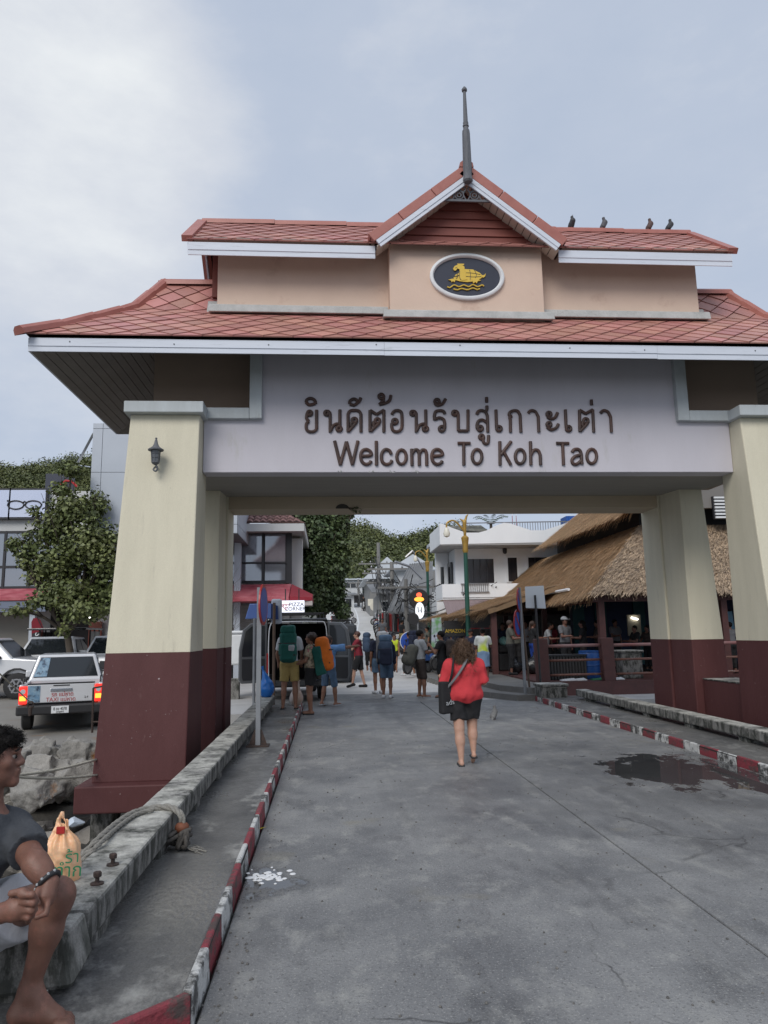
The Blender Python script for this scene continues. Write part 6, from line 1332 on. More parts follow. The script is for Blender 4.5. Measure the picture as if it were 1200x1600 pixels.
# black steel frame of an awning and dark stall goods on the pavement
for k, (px, Y) in enumerate(((604, 47), (617, 46))):
    T = wempty('clothes_rack', (Xp(px,Y), Y, hz(Y)), ('dark clothes rail with a red print beside the parked motorbikes', 'dark clothes rail with a pink print shirt under the tin roof')[k], 'clothes rack')
    z = hz(Y); x = Xp(px, Y); MB().tube([(x-.6,Y,z),(x-.6,Y,z+2.0),(x+.6,Y,z+2.0),(x+.6,Y,z)], 0.03, 6).build('frame', M_black, T)
    for j in range(7): MB().hexa([(x-.5+j*.15,Y-.2,z+.7),(x-.4+j*.15,Y-.2,z+.7),(x-.4+j*.15,Y+.2,z+.7),(x-.5+j*.15,Y+.2,z+.7)], [(x-.5+j*.15,Y-.22,z+1.8),(x-.4+j*.15,Y-.22,z+1.8),(x-.4+j*.15,Y+.22,z+1.8),(x-.5+j*.15,Y+.22,z+1.8)]).build('garment', [M_mb[0], M_mb[1], M_mb[4]][j % 3], T, bevel=0.02)
# ---------------------------------------------------------------- wooded hills
sil = [(-400,745),(-200,735),(0,722),(60,712),(110,702),(150,698),(250,718),(350,770),(450,800),(520,812),(560,812),(580,819),(610,834),(632,839),(650,828),(672,820),(700,812),(760,826),(850,850),(1000,872),(1300,885),(1700,900)]
YR = 260.0; sx_ = [aY(a, b, YR).x for a, b in sil]; sz_ = [aY(a, b, YR).z-9.0 for a, b in sil]
def hill(X, Y):
    zr = np.interp(X*YR/np.maximum(Y, 120), sx_, sz_); t = np.clip((Y-118)/(YR-118), 0, 1); s = t*t*(3-2*t)*0.55+t*0.45
    g = 6.5+(Y-118)*0.02
    back = np.clip((Y-YR)/120, 0, 1)
    return g+(zr-g)*s*(1-0.55*back)+1.2*np.sin(X*.09+Y*.05)*s
gx, gy = np.meshgrid(np.linspace(-230, 300, 60), np.linspace(112, 380, 34)); gz = hill(gx, gy)
idx = np.arange(60*34).reshape(34, 60); Fq = np.stack([idx[:-1,:-1], idx[:-1,1:], idx[1:,1:], idx[1:,:-1]], -1).reshape(-1, 4)
tag(link('hill', npmesh('hill', np.stack([gx, gy, gz], -1).reshape(-1, 3), Fq, mat('hill_ground', (0.030,0.042,0.018), 0.9, c2=(0.045,0.055,0.022), scale=0.08), True)), kind='structure')
def forest_mat():
    m = leafmat('forest_leaf', (0.066, 0.090, 0.034), (0.150, 0.165, 0.050), 0.055)
    return m
rh = np.random.default_rng(3); Vs = []; Fs = []; off = 0
def sight(X, Y): return 600+0*X
nT = 0
cand = 5200
Xc = rh.uniform(-150, 110, cand); Yc = 120+175*rh.random(cand)**0.85
for X, Y in zip(Xc, Yc):
    az = X/Y
    if not ((-0.50 < az < -0.30) or (-0.02 < az < 0.24)): continue
    z = float(hill(np.array([X]), np.array([Y]))[0]); r = rh.uniform(1.9, 3.9)*(0.8+0.25*(Y/200)); h = r*rh.uniform(.75, 1.15)
    bl = [((X, Y, z+h*0.8), (r, r, h))]+[((X+rh.uniform(-.6,.6)*r, Y+rh.uniform(-.6,.6)*r, z+h*(.8+rh.uniform(.1,.6))), (r*.5, r*.5, h*.45)) for _ in range(2)]
    V, Fq = leaf_cloud(bl, 210, 0.52+0.2*rh.random(), int(rh.integers(1e9)), 0.75, 0.8)
    Vs.append(V); Fs.append(Fq+off); off += len(V); nT += 1
tag(link('forest', npmesh('forest', np.concatenate(Vs), np.concatenate(Fs), forest_mat())), 'dense green forest covering the hills behind the street', 'forest', kind='stuff')
print('forest trees', nT)
# ================================================================ right side: white house, thatched restaurant, railing, signs
YW = 36.0; XW = lambda px, py=880: aY(px, py, YW).x; ZW = lambda py, px=760: aY(px, py, YW).z
M_ww = mat('house_white', (0.82, 0.85, 0.88), 0.75, c2=(0.74, 0.77, 0.80), scale=0.7, stain=(0.45,0.46,0.46), sscale=0.9, slo=0.62, shi=0.8, stretch=(1,1,0.4))
wh = wempty('white_house', (XW(800), YW, 0), 'white two storey house with a wavy parapet and dark windows right of the street', 'house')
xl, xr = XW(711), XW(990); YP = YW-1.6          # wall plane and parapet plane
MB().box(xl, xr, YW, YW+2.3, 0, ZW(838)).build('wall', M_ww, wh)
XQ = lambda px: aY(px, 830, YP).x; ZQ_ = lambda py, px=760: aY(px, py, YP).z
par = [(XQ(687), ZQ_(850)), (XQ(1010), ZQ_(846)), (XQ(1010), ZQ_(826)), (XQ(960), ZQ_(812)), (XQ(910), ZQ_(815)), (XQ(888), ZQ_(817)), (XQ(870), ZQ_(823)), (XQ(850), ZQ_(829)), (XQ(830), ZQ_(829)), (XQ(812), ZQ_(823)), (XQ(797), ZQ_(818)), (XQ(788), ZQ_(817)), (XQ(776), ZQ_(821)), (XQ(760), ZQ_(829)), (XQ(748), ZQ_(832)), (XQ(728), ZQ_(832)), (XQ(708), ZQ_(825)), (XQ(692), ZQ_(818)), (XQ(687), ZQ_(818))]
MB().prism(par, YP, YP+.25, 'y').build('parapet', M_ww, wh)
pl_ = XQ(687)
MB().box(pl_, pl_+.22, YP+.26, YW+1.9, ZQ_(850), ZQ_(820)).build('parapet', M_ww, wh)
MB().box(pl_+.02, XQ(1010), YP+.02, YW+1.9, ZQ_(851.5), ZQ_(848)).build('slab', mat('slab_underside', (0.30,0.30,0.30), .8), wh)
for px in (745, 788, 830, 873): MB().box(XW(px)-.06, XW(px)+.06, YP+.3, YW+.02, ZW(857), ZW(852)).build('beam', M_ww, wh)
for a, b, c_, d, cur in ((728.5, 770.5, 911, 873.5, 1), (793, 807, 909, 872, 0), (825, 867, 909, 872, 1), (885, 930, 909, 870, 1)):
    f = MB().box(XW(a)-.1, XW(b)+.1, YW-.06, YW+.02, ZW(c_)-.05, ZW(d)+.1).build('window', M_ww, wh)
    MB().box(XW(a), XW(b), YW-.085, YW-.062, ZW(c_), ZW(d)).build('pane', mat('house_dark_pane', (0.018,0.018,0.022), .12, c2=(0.03,0.028,0.034), scale=1.5, stretch=(3,1,.2)), f)
    if cur:
        for k in range(1, 4): MB().box(XW(a)+(XW(b)-XW(a))*k/4-.025, XW(a)+(XW(b)-XW(a))*k/4+.025, YW-.10, YW-.086, ZW(c_), ZW(d)).build('mullion', M_frame, f)
# balcony, side wing and awning below
YB2 = YW-2.2; XB = lambda px: aY(px, 920, YB2).x; ZB = lambda py: aY(760, py, YB2).z
MB().box(XB(691), XB(960), YB2, YB2+.2, ZB(933), ZB(912)).build('balcony_wall', M_ww, wh); MB().box(XB(691), XB(691)+.2, YB2+.21, YW+.5, ZB(933), ZB(912)).build('balcony_wall', M_ww, wh)
MB().box(XB(691), XB(960), YB2+.05, YW, ZB(936), ZB(933.4)).build('balcony_floor', M_ww, wh)
for k in range(13): MB().bar((XB(722+k*3.3), YB2-.06, ZB(925)), (XB(722+k*3.3), YB2-.06, ZB(912)), .025, .025).build('baluster', M_rim, wh)
MB().bar((XB(720), YB2-.06, ZB(912)), (XB(764), YB2-.06, ZB(912)), .05, .04, ).build('balcony_rail', M_rim, wh); MB().bar((XB(720), YB2-.06, ZB(925)), (XB(764), YB2-.06, ZB(925)), .05, .04).build('balcony_rail', M_rim, wh)
aw = [(XB(692), YB2-1.2, ZB(962)), (XB(900), YB2-1.2, ZB(962)), (XB(900), YB2+.05, ZB(937)), (XB(692), YB2+.05, ZB(937))]
MB().hexa([Vector(p)-Vector((0,0,.05)) for p in aw], aw).build('awning', mat('mauve_awning', (0.26,0.20,0.205), .7, c2=(0.20,0.155,0.16), scale=2, stretch=(6,1,.4)), wh)
MB().box(xl, xr, YW-.4, YW-.05, 0, ZB(960)).build('shop_wall', mat('shop_wall_grey', (0.28,0.28,0.275), .8), wh)
MB().box(XW(690), xl-.02, YW+1.9, YW+2.3, 0, ZW(846)).build('side_wing', M_ww, wh)
MB().box(XW(706), XW(710), YW+.6, YW+1.4, ZW(910), ZW(876)).build('side_window', M_glass, wh); MB().box(XW(697), XW(702), YW+1.86, YW+1.895, ZW(910), ZW(880)).build('side_window', M_glass, wh)
MB().box(XW(680), XW(690), YW+1.95, YW+3, ZW(846), ZW(841)).build('side_canopy', M_tinw, wh)
# roof terrace rail, tanks
for k in range(28): MB().bar((XQ(796+k*4.1), YP+.9, ZQ_(832)), (XQ(796+k*4.1), YP+.9, ZQ_(812)), .025, .025).build('terrace_baluster', M_rim, wh)
MB().bar((XQ(732), YP+.9, ZQ_(813)), (XQ(915), YP+.9, ZQ_(811)), .05, .05).build('terrace_rail', M_rim, wh)
MB().hexa([(XQ(692),YP+1,ZQ_(820)),(XQ(775),YP+1,ZQ_(828)),(XQ(775),YP+4,ZQ_(826)),(XQ(692),YP+4,ZQ_(820))], [(XQ(697),YP+1.2,ZQ_(816)),(XQ(760),YP+1.2,ZQ_(815)),(XQ(760),YP+4,ZQ_(810)),(XQ(697),YP+4,ZQ_(812))]).build('terrace_tarpaulin', mat('mottled_tarp', (0.20,0.20,0.17), .9, c2=(0.09,0.09,0.08), scale=5, bump=.6, bscale=8), wh)
for k, (px, py, Y, w_, h) in enumerate(((958, 806, 44, .55, 1.1),)):
    c = aY(px, py, Y); t = wempty('water_tank', (c.x, Y, c.z-.8), 'round blue water tank standing on the roof behind the thatch', 'water tank')
    MB().lathe([(0.50,-.7),(0.52,-.6),(0.50,-.35),(0.53,-.3),(0.50,-.05),(0.53,0),(0.50,.25),(0.47,.33),(0.25,.40),(0.24,.46),(0.02,.48)], (c.x, Y, c.z), 20).build('body', mat('blue_tank', (0.012,0.075,0.30), .4), t, smooth=35)
    MB().box(c.x-.7, c.x+.7, Y-.6, Y+.6, c.z-4, c.z-.71).build('stand', M_hg, t)
bx_ = wempty('blue_roof_box', (XQ(907), YW+2, ZQ_(830)), 'blue sheet metal box on the roof terrace beside the water tank', 'box')
q0 = aY(886, 830, YW+2); q1 = aY(924, 806, YW+2)
for k in range(12): MB().box(q0.x+(q1.x-q0.x)*k/12+.004, q0.x+(q1.x-q0.x)*(k+1)/12-.004, YW+2-.02*(k % 2), YW+3, q0.z-.6, q1.z).build('sheet', MATS['blue_tank'], bx_)
fl = wempty('wall_lamp', (XW(788), YW-.1, ZW(862)), 'small black wall lamp between the white house windows', 'lamp')
MB().lathe([(0.02,.16),(0.12,.08),(0.10,-.12),(0.03,-.18)], (XW(788), YW-.22, ZW(861)), 8).build('lantern', M_black, fl); MB().bar((XW(788), YW-.22, ZW(857)), (XW(788), YW, ZW(857)), .04, .04).build('bracket', M_black, fl)
# mast behind
ms = wempty('radio_mast', (Xp(803,90,800), 90, 8), 'thin red and white lattice mast behind the white house roof', 'mast')
for k in range(6):
    for s in (-.25, .25): MB().bar((Xp(803,90,800)+s, 90, 8+k*2), (Xp(803,90,800)+s, 90, 10+k*2), .06, .06).build('leg', M_tailr if k % 2 else M_white, ms)
    MB().bar((Xp(803,90,800)-.25, 90, 8+k*2), (Xp(803,90,800)+.25, 90, 10+k*2), .05, .05).build('lattice', M_white, ms)
# palm top over the roof
pm = wempty('palm_tree', (Xp(766,60,810), 60, 2), 'palm top showing above the white house roof', 'palm'); pc = aY(767, 818, 60)
MB().tube([(pc.x, 60, 2), (pc.x, 60, pc.z)], [.18, .12], 8).build('trunk', M_bark, pm)
for k in range(16):
    a = 2*pi*k/16+.2*(k % 3); e1 = Vector((cos(a), sin(a), .9))*.75; pts = [pc, pc+e1, pc+e1*1.0+Vector((cos(a)*.55, sin(a)*.55, -.15))]
    fb = MB(); 
    for j in range(9):
        t = j/8; p = pts[0]*(1-t)**2+pts[1]*2*t*(1-t)+pts[2]*t*t; d = (pts[2]-pts[0]).normalized(); sd2 = d.cross(Vector((0,0,1))).normalized()
        for s in (-1, 1): q_ = p+sd2*s*.32*(1-.6*t)+d*.18+Vector((0,0,-.10)); fb.add([p, p+d*.09, q_+d*.02, q_], [(0,1,2,3)])
    fb.build('frond', M_leaf2, pm)
# ---------------------------------------------------------------- thatched restaurant
M_thatch = mat('thatch_straw', (0.70, 0.465, 0.255), 0.85, c2=(0.44, 0.27, 0.14), scale=17, stain=(0.70,0.55,0.36), sscale=5, slo=0.55, shi=0.72, stretch=(1,1,1)); M_thd = mat('thatch_bed', (0.26, 0.17, 0.095), 0.95, c2=(0.18,0.12,0.07), scale=9)
M_thg = mat('weathered_thatch', (0.47, 0.355, 0.24), 0.9, c2=(0.29, 0.21, 0.145), scale=8, stain=(0.18,0.14,0.11), sscale=7, slo=0.52, shi=0.66)
island(M_thatch, 0.55, 1.35); island(M_thg, 0.55, 1.4)
M_rb = mat('red_brown_timber', (0.105, 0.038, 0.034), 0.6, c2=(0.07,0.028,0.026), scale=5)
rest = wempty('thatched_restaurant', (12, 24, 0.3), 'open restaurant with a big two tier straw thatched roof on the right', 'building')
CX, CY, CZ = 7.62, 20.9, 2.82; IX, IY, IZ = 10.5, 23.9, 5.15; FX, FY = 26.0, 44.0
lo_l = [(CX, CY, CZ), (CX, FY, CZ), (IX, FY, IZ), (IX, IY, IZ)]; lo_f = [(FX, CY, CZ), (CX, CY, CZ), (IX, IY, IZ), (FX, IY, IZ)]
UXe, UYf, UZe, UXr, UZr = 9.85, 22.7, 5.62, 13.6, 8.55
up_l = [(UXe, UYf, UZe), (UXe, 33.0, UZe), (UXr, 33.0, UZr), (UXr, UYf, UZr)]
up_r = [(2*UXr-UXe, 33, UZe), (2*UXr-UXe, UYf, UZe), (UXr, UYf, UZr), (UXr, 33, UZr)]
def thatch(nm, quad, n, seed, over=0.22, m_=M_thatch, ln=(0.35, 0.75), wd=(0.008, 0.02)):
    """a thick straw slope: bed plus many strands lying down the slope; quad = eave a, eave b, top b, top a"""
    a, b, c_, d = [np.array(p, float) for p in quad]; n_ = np.cross(b-a, d-a); n_ /= np.linalg.norm(n_)
    if n_[2] < 0: n_ = -n_
    bed = MB().hexa([a-n_*.16, b-n_*.16, c_-n_*.16, d-n_*.16], [a, b, c_, d]).build(nm+'_bed', M_thd, rest)
    r = np.random.default_rng(seed); u = r.random(n)[:, None]; v = (r.random(n)**1.0)[:, None]*1.02-0.02
    P = (a+(b-a)*u)*(1-v)+(d+(c_-d)*u)*v
    dn = ((a+(b-a)*u)-(d+(c_-d)*u)); dn /= np.linalg.norm(dn, axis=1)[:, None]; ax = (b-a)/np.linalg.norm(b-a)
    dirn = dn+ax*r.normal(size=(n, 1))*0.16+n_*r.normal(size=(n, 1))*0.05; L_ = r.uniform(*ln, size=(n, 1)); W = r.uniform(*wd, size=(n, 1))
    h0 = n_*r.uniform(0.0, 0.025, size=(n, 1)); h1 = n_*r.uniform(0.02, 0.065, size=(n, 1))
    top = P+h0; bot = P+dirn*L_+h1
    edge_ = np.clip(v*20, 0, 1); mid = (top+bot)/2+n_*0.02
    sd2 = np.cross(np.broadcast_to(n_, dirn.shape), dirn); sd2 /= np.linalg.norm(sd2, axis=1)[:, None]
    # strands that run past the eave droop
    past = np.clip(-( (bot-a)@n_*0+((bot-P)*0).sum(1)) , 0, 1)[:, None]
    V = np.stack([top-sd2*W, top+sd2*W, bot+sd2*W*.7, bot-sd2*W*.7], 1).reshape(-1, 3)
    tag(link(nm, npmesh(nm, V, np.arange(4*n).reshape(-1, 4), m_), None, rest), kind='stuff')
    # eave fringe
    k = int(np.linalg.norm(b-a)*70); u = r.random(k)[:, None]; P = a+(b-a)*u+n_*r.uniform(-.14, .04, size=(k, 1)); dn0 = (a-d)/np.linalg.norm(a-d)
    d1 = dn0*r.uniform(.6,1,size=(k,1))+np.array([0,0,-1])*r.uniform(.2,.9,size=(k,1))+ax*r.normal(size=(k,1))*.25; L_ = r.uniform(.08, over+.16, size=(k,1))
    B = P+d1*L_; W = r.uniform(.008,.02,size=(k,1)); V = np.stack([P-ax*W, P+ax*W, B+ax*W*.4, B-ax*W*.4], 1).reshape(-1, 3)
    tag(link(nm+'_fringe', npmesh(nm+'_fringe', V, np.arange(4*k).reshape(-1, 4), m_), None, rest), kind='stuff')
thatch('thatch_awning', [(5.25,24.2,2.42),(5.25,39.5,2.42),(7.9,39.5,3.25),(7.9,24.2,3.25)], 9000, 6); thatch('thatch_left', lo_l, 42000, 1); thatch('thatch_front', lo_f, 30000, 2, over=0.02, m_=M_thg, ln=(0.22, 0.48), wd=(0.007, 0.017)); thatch('thatch_upper', up_l, 16000, 3); thatch('thatch_upper_far', up_r, 4000, 4)
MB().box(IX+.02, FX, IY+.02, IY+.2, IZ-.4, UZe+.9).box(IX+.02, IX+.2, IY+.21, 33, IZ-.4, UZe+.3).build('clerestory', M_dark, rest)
for s in (1, -1):
    x0 = UXe if s > 0 else 2*UXr-UXe
    MB().bar((x0+.0*s, UYf-.05, UZe-.15), (UXr, UYf-.05, UZr-.15), .08, .30).build('barge_board', M_rb, rest)
MB().prism([(UXe+.5, UZe), (2*UXr-UXe-.5, UZe), (UXr, UZr-.5)], UYf+.5, UYf+.7, 'y').build('gable_wall', mat('grey_gable', (0.20,0.19,0.18), .8), rest)
vt = aY(1135, 793, UYf+.4); lv = MB().box(vt.x-.45, vt.x+.45, UYf+.4, UYf+.49, vt.z-.38, vt.z+.38).build('louvre', M_frame, rest)
for k in range(7): MB().box(vt.x-.42, vt.x+.42, UYf+.34, UYf+.39, vt.z-.36+k*.11, vt.z-.30+k*.11).build('louvre_slat', M_white, lv)
for x, y in ((5.5, 24.5), (5.5, 29.5), (5.5, 34.5), (5.5, 39.2), (CX+.35, CY+.35), (CX+.35, 27), (CX+.35, 33), (11.7, CY+.35), (15.5, CY+.35)): MB().box(x-.09, x+.09, y-.09, y+.09, 0.3, CZ+.1 if x > 6 else 2.33).build('post', M_rb, rest)
MB().box(CX+.1, FX, CY+.25, CY+.42, CZ-.32, CZ-.08).build('eave_beam', M_rb, rest); MB().box(CX+.25, CX+.42, CY+.43, FY, CZ-.32, CZ-.08).build('eave_beam', M_rb, rest)
# corrugated strip and light strip under the eaves
MB().tube([(CX-.02, CY+2.0, CZ+.15), (CX-.02, 36, CZ+.15)], 0.05, 6).build('gutter_pipe', M_white, rest)
# deck, rear wall, panels
deck = tag(MB().box(5.62, FX, 19.45, FY, -1.5, 0.345).build('restaurant_deck', M_rb), kind='structure')
M_blue = mat('blue_wall_paint', (0.010, 0.022, 0.060), .7, c2=(0.014,0.030,0.075), scale=.8); M_teal = mat('teal_panel', (0.020, 0.085, 0.095), .7)
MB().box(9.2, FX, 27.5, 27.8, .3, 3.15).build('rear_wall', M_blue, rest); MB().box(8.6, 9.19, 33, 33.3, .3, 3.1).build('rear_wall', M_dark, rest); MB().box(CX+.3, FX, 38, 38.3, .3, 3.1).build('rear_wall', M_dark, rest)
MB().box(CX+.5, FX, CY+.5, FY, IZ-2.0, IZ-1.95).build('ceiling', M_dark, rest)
for px in (905, 940, 1000): x = aY(px, 980, 27.45).x; MB().box(x-.22, x+.22, 27.42, 27.495, .4, 3.0).build('wall_panel', M_teal, rest)
pb = wempty('light_blue_poster', (aY(1138,980,24).x, 24, 1), 'light blue poster hanging between the right pillars', 'poster'); q0 = aY(1127, 992, 24); q1 = aY(1146, 956, 24)
MB().prism([(q0.x,q0.z+.15),(q1.x,q0.z-.05),(q1.x-.05,q1.z+.02),(q0.x,q1.z)], 24, 24.03).build('sheet', mat('light_blue_print', (0.12,0.34,0.52), .5, c2=(0.25,0.45,0.58), scale=4), pb); MB().tube([(q0.x,24,q1.z),(q1.x,24,q1.z+.05)], .02, 5).build('rod', M_black, pb)
tl = wempty('lit_tube_lamp', (aY(991,965,25).x, 25, 2), 'small lit white lamp on a cream board inside the restaurant', 'lamp'); c = aY(991, 966, 25)
MB().box(c.x-.25, c.x+.22, 25, 25.05, c.z-.6, c.z+.12).build('board', mat('cream_board', (0.30,0.27,0.20), .7), tl); MB().bar((c.x-.12,24.95,c.z+.02),(c.x+.1,24.95,c.z-.04), .05, .05).build('tube', M_lampw, tl)
# ---- railing along the deck
M_railp = mat('railing_orange_brown', (0.20, 0.085, 0.055), .6, c2=(0.13,0.06,0.05), scale=4, stain=(0.25,0.23,0.22), sscale=6, slo=.55, shi=.7); M_railr = mat('railing_worn_red', (0.24,0.05,0.045), .55, c2=(0.30,0.22,0.21), scale=3, stretch=(.6,1,1))
rl = wempty('timber_railing', (9, 19.6, .345), 'brown railing with thick posts and three rails in front of the restaurant', 'railing')
px_ = [5.68, 7.47, 10.0, 12.6, 15.2]
for x in px_: MB().hexa([(x-.16,19.5,.30),(x+.16,19.5,.30),(x+.16,19.75,.30),(x-.16,19.75,.30)], [(x-.20,19.5,1.48),(x+.14,19.5,1.48),(x+.14,19.75,1.48),(x-.20,19.75,1.48)]).build('post', M_rb, rl, bevel=.015)
for a, b in zip(px_, px_[1:]):
    for z, m_, r_ in ((1.28, M_railr, .045), (.90, M_railp, .033), (.52, M_railp, .033)): MB().tube([(a+.14,19.62,z),(b-.18,19.62,z+.01)], r_, 10).build('rail', m_, rl, smooth=True)
# low brown wall stub between the right pillars
st = wempty('wall_stub', (7.0, 12.4, 0), 'low brown wall with a chipped top between the right hand pillars', 'wall')
MB().box(6.75, 7.35, 11.80, 13.16, -.4, .78).build('wall', M_brown, st, bevel=.02); MB().box(6.74, 7.36, 11.82, 13.15, .782, .80).build('chipped_top', M_conc, st)
# ---- things on the deck
M_barrel = mat('blue_barrel_plastic', (0.010,0.070,0.26), .45)
br = wempty('blue_barrel', (7.35, 20.6, .345), 'blue plastic barrel behind the railing', 'barrel')
MB().lathe([(.27,.345),(.29,.40),(.29,.70),(.305,.72),(.29,.74),(.29,1.02),(.26,1.08)], (7.30,20.6,0), 20).build('body', M_barrel, br, smooth=35); MB().lathe([(.275,1.07),(.275,1.12),(.05,1.13)], (7.30,20.6,0), 20).build('lid', M_barrel, br)
pn = wempty('concrete_planter', (8.4, 20.4, .345), 'pale square concrete block behind the second bay of railing', 'planter'); MB().hexa([(8.12,20.2,.345),(8.68,20.2,.345),(8.68,20.7,.345),(8.12,20.7,.345)], [(8.08,20.16,1.05),(8.66,20.16,1.05),(8.66,20.74,1.05),(8.08,20.74,1.05)]).build('block', M_conc, pn, bevel=.03); MB().box(8.04,8.70,20.12,20.78,1.052,1.12).build('rim', M_conc, pn, bevel=.02)
cr_ = wempty('slatted_crate', (6.4, 20.5, .345), 'dark slatted crate behind the first bay of railing', 'crate')
for k in range(14): MB().box(5.95+k*.085, 6.01+k*.085, 20.3, 20.34, .36, .98).build('slat', mat('dark_slat', (0.045,0.043,0.042), .7), cr_)
MB().box(5.93, 7.13, 20.35, 20.9, .35, .95).build('core', M_dark, cr_); MB().box(5.92, 7.14, 20.28, 20.92, .985, 1.03).build('lid', M_black, cr_)
for k, (px, py, sx2) in enumerate(((888,1055,.22),(905,1052,.18),(935,1056,.2),(965,1056,.16))):
    c = aY(px, py, 20.0); t = wempty('folded_sheet', (c.x, 20, .345), 'scrap of pale packaging on the deck under the railing, %s from the left' % ('first','second','third','fourth')[k], 'litter', 'scraps under the railing')
    MB().hexa([(c.x-sx2,19.9,.347),(c.x+sx2,19.9,.347),(c.x+sx2,20.1,.347),(c.x-sx2,20.1,.347)], [(c.x-sx2*.9,19.92,.39),(c.x+sx2,19.9,.37),(c.x+sx2*.8,20.1,.41),(c.x-sx2,20.08,.38)]).build('scrap', [M_white, M_white, MATS['bag_green'] if 'bag_green' in MATS else mat('bag_green', (0.03,0.16,0.08), .6), M_white][k], t)
# ---- road signs at the pier head
M_sb = mat('sign_blue', (0.022, 0.075, 0.36), .4, c2=(0.03,0.09,0.40), scale=3); M_sr = mat('sign_red', (0.36,0.03,0.03), .4); M_galv = mat('galvanised_pole', (0.27,0.285,0.30), .5, c2=(0.21,0.22,0.235), scale=5, metal=.3); M_rustp = mat('brown_pole', (0.13,0.085,0.06), .7, c2=(0.09,0.06,0.045), scale=8)
def disc_sign(T, c, r_, yaw, bar=True):
    """round no-parking plate seen almost edge on"""
    o = bpy.data.objects.new('plate', MB().lathe([(r_,-.012),(r_,.012)], (0,0,0), 28, 'y').mesh('plate', M_sr)); COL.objects.link(o); o.parent = T; o.location = Vector(c)-T.location; o.rotation_euler = (0,0,yaw)
    o2 = link('blue_field', MB().lathe([(r_*.84,-.016),(r_*.84,.016)], (0,0,0), 28, 'y').mesh('blue_field', M_sb), None, o)
    if bar: link('red_bar', MB().bar((-r_*.6,-.02,r_*.6),(r_*.6,-.02,-r_*.6), .012, r_*.2, up=(.7,0,.7)).mesh('red_bar', M_sr), None, o)
    return o
b0 = aZ(403, 1166, .125)
s1 = wempty('no_parking_sign', (b0.x, b0.y, .125), 'round blue sign seen edge on atop a grey pole beside the left rail', 'road sign')
ztop = aY(411, 918, b0.y).z
MB().box(b0.x-.033, b0.x+.033, b0.y-.033, b0.y+.033, .13, ztop).build('pole', M_galv, s1); MB().box(b0.x-.16, b0.x+.16, b0.y-.12, b0.y+.12, .127, .145).build('foot_plate', M_rust, s1)
for s in (-1, 1): MB().hexa([(b0.x+s*.04,b0.y-.008,.146),(b0.x+s*.13,b0.y-.008,.146),(b0.x+s*.13,b0.y+.008,.146),(b0.x+s*.04,b0.y+.008,.146)], [(b0.x+s*.034,b0.y-.008,.36),(b0.x+s*.05,b0.y-.008,.36),(b0.x+s*.05,b0.y+.008,.36),(b0.x+s*.034,b0.y+.008,.36)]).build('gusset', M_rust, s1)
disc_sign(s1, (b0.x+.06, b0.y-.05, aY(411, 945, b0.y).z), .30, radians(84), False)
b1 = aZ(821, 1086, .125)
s2 = wempty('double_no_parking_sign', (b1.x, b1.y, .11), 'grey pole with two round blue red rimmed signs by the right kerb', 'road sign')
MB().tube([(b1.x, b1.y, .11), (b1.x-.03, b1.y, aY(817, 918, b1.y).z)], .04, 8).build('pole', M_galv, s2); MB().box(b1.x-.14, b1.x+.14, b1.y-.1, b1.y+.1, .108, .125).build('foot_plate', M_rust, s2)
disc_sign(s2, (b1.x-.07, b1.y-.06, aY(817, 938, b1.y).z), .30, radians(66)); disc_sign(s2, (b1.x-.14, b1.y-.10, aY(812, 974, b1.y).z), .34, radians(60))
s3 = wempty('square_road_sign', (b1.x+.3, b1.y+.5, .3), 'white square sign board seen from behind on a thin dark pole', 'road sign')
q0 = aY(822, 950, b1.y+.5); q1 = aY(851, 915, b1.y+.5)
MB().hexa([(q0.x,b1.y+.5,q0.z),(q1.x,b1.y+.5,q0.z-.02),(q1.x,b1.y+.52,q0.z-.02),(q0.x,b1.y+.52,q0.z)], [(q0.x,b1.y+.5,q1.z-.02),(q1.x-.03,b1.y+.5,q1.z),(q1.x-.03,b1.y+.52,q1.z),(q0.x,b1.y+.52,q1.z-.02)]).build('board', mat('sign_back_white', (0.55,0.60,0.66), .5), s3)
pm_ = aY(836, 932, b1.y+.44).x; MB().tube([(pm_+.03, b1.y+.44, .3), (pm_, b1.y+.44, aY(836, 930, b1.y+.44).z)], .03, 6).build('pole', M_black, s3)
s4 = wempty('thin_brown_pole', (b1.x+.12, b1.y+.15, .3), 'thin rusty brown pole beside the double sign', 'pole'); MB().tube([(b1.x+.16, b1.y+.15, .15), (b1.x+.02, b1.y+.15, aY(822, 925, b1.y).z)], .027, 6).build('shaft', M_rustp, s4); MB().lathe([(.05,.11),(.05,.16)], (b1.x+.16,b1.y+.15,0), 8).build('socket', M_rust, s4)
pbk = wempty('concrete_pedestal', (5.45, 18.1, .1), 'square concrete block at the head of the right rail', 'block'); MB().box(5.08, 5.72, 17.75, 18.35, .0, .36).build('block', M_conc, pbk, bevel=.025); MB().box(5.05, 5.75, 17.72, 18.38, .361, .43).build('cap', M_conc, pbk, bevel=.02)
c = aY(640, 1002, 30.5); s5 = wempty('blue_arrow_sign', (c.x, 30.5, 0), 'round blue sign with a white upward arrow behind the blue backpack', 'road sign')
MB().lathe([(.40,-.015),(.40,.015)], (c.x,30.5,c.z), 28, 'y').build('plate', M_white, s5); MB().lathe([(.375,-.02),(.375,.0)], (c.x,30.49,c.z), 28, 'y').build('blue_field', M_sb, s5)
MB().prism([(c.x-.17,c.z-.02),(c.x,c.z+.26),(c.x+.17,c.z-.02),(c.x+.06,c.z-.02),(c.x+.06,c.z-.24),(c.x-.06,c.z-.24),(c.x-.06,c.z-.02)][::-1], 30.455, 30.468).build('arrow', M_white, s5); MB().tube([(c.x,30.53,0),(c.x,30.53,c.z)], .035, 8).build('pole', M_galv, s5)
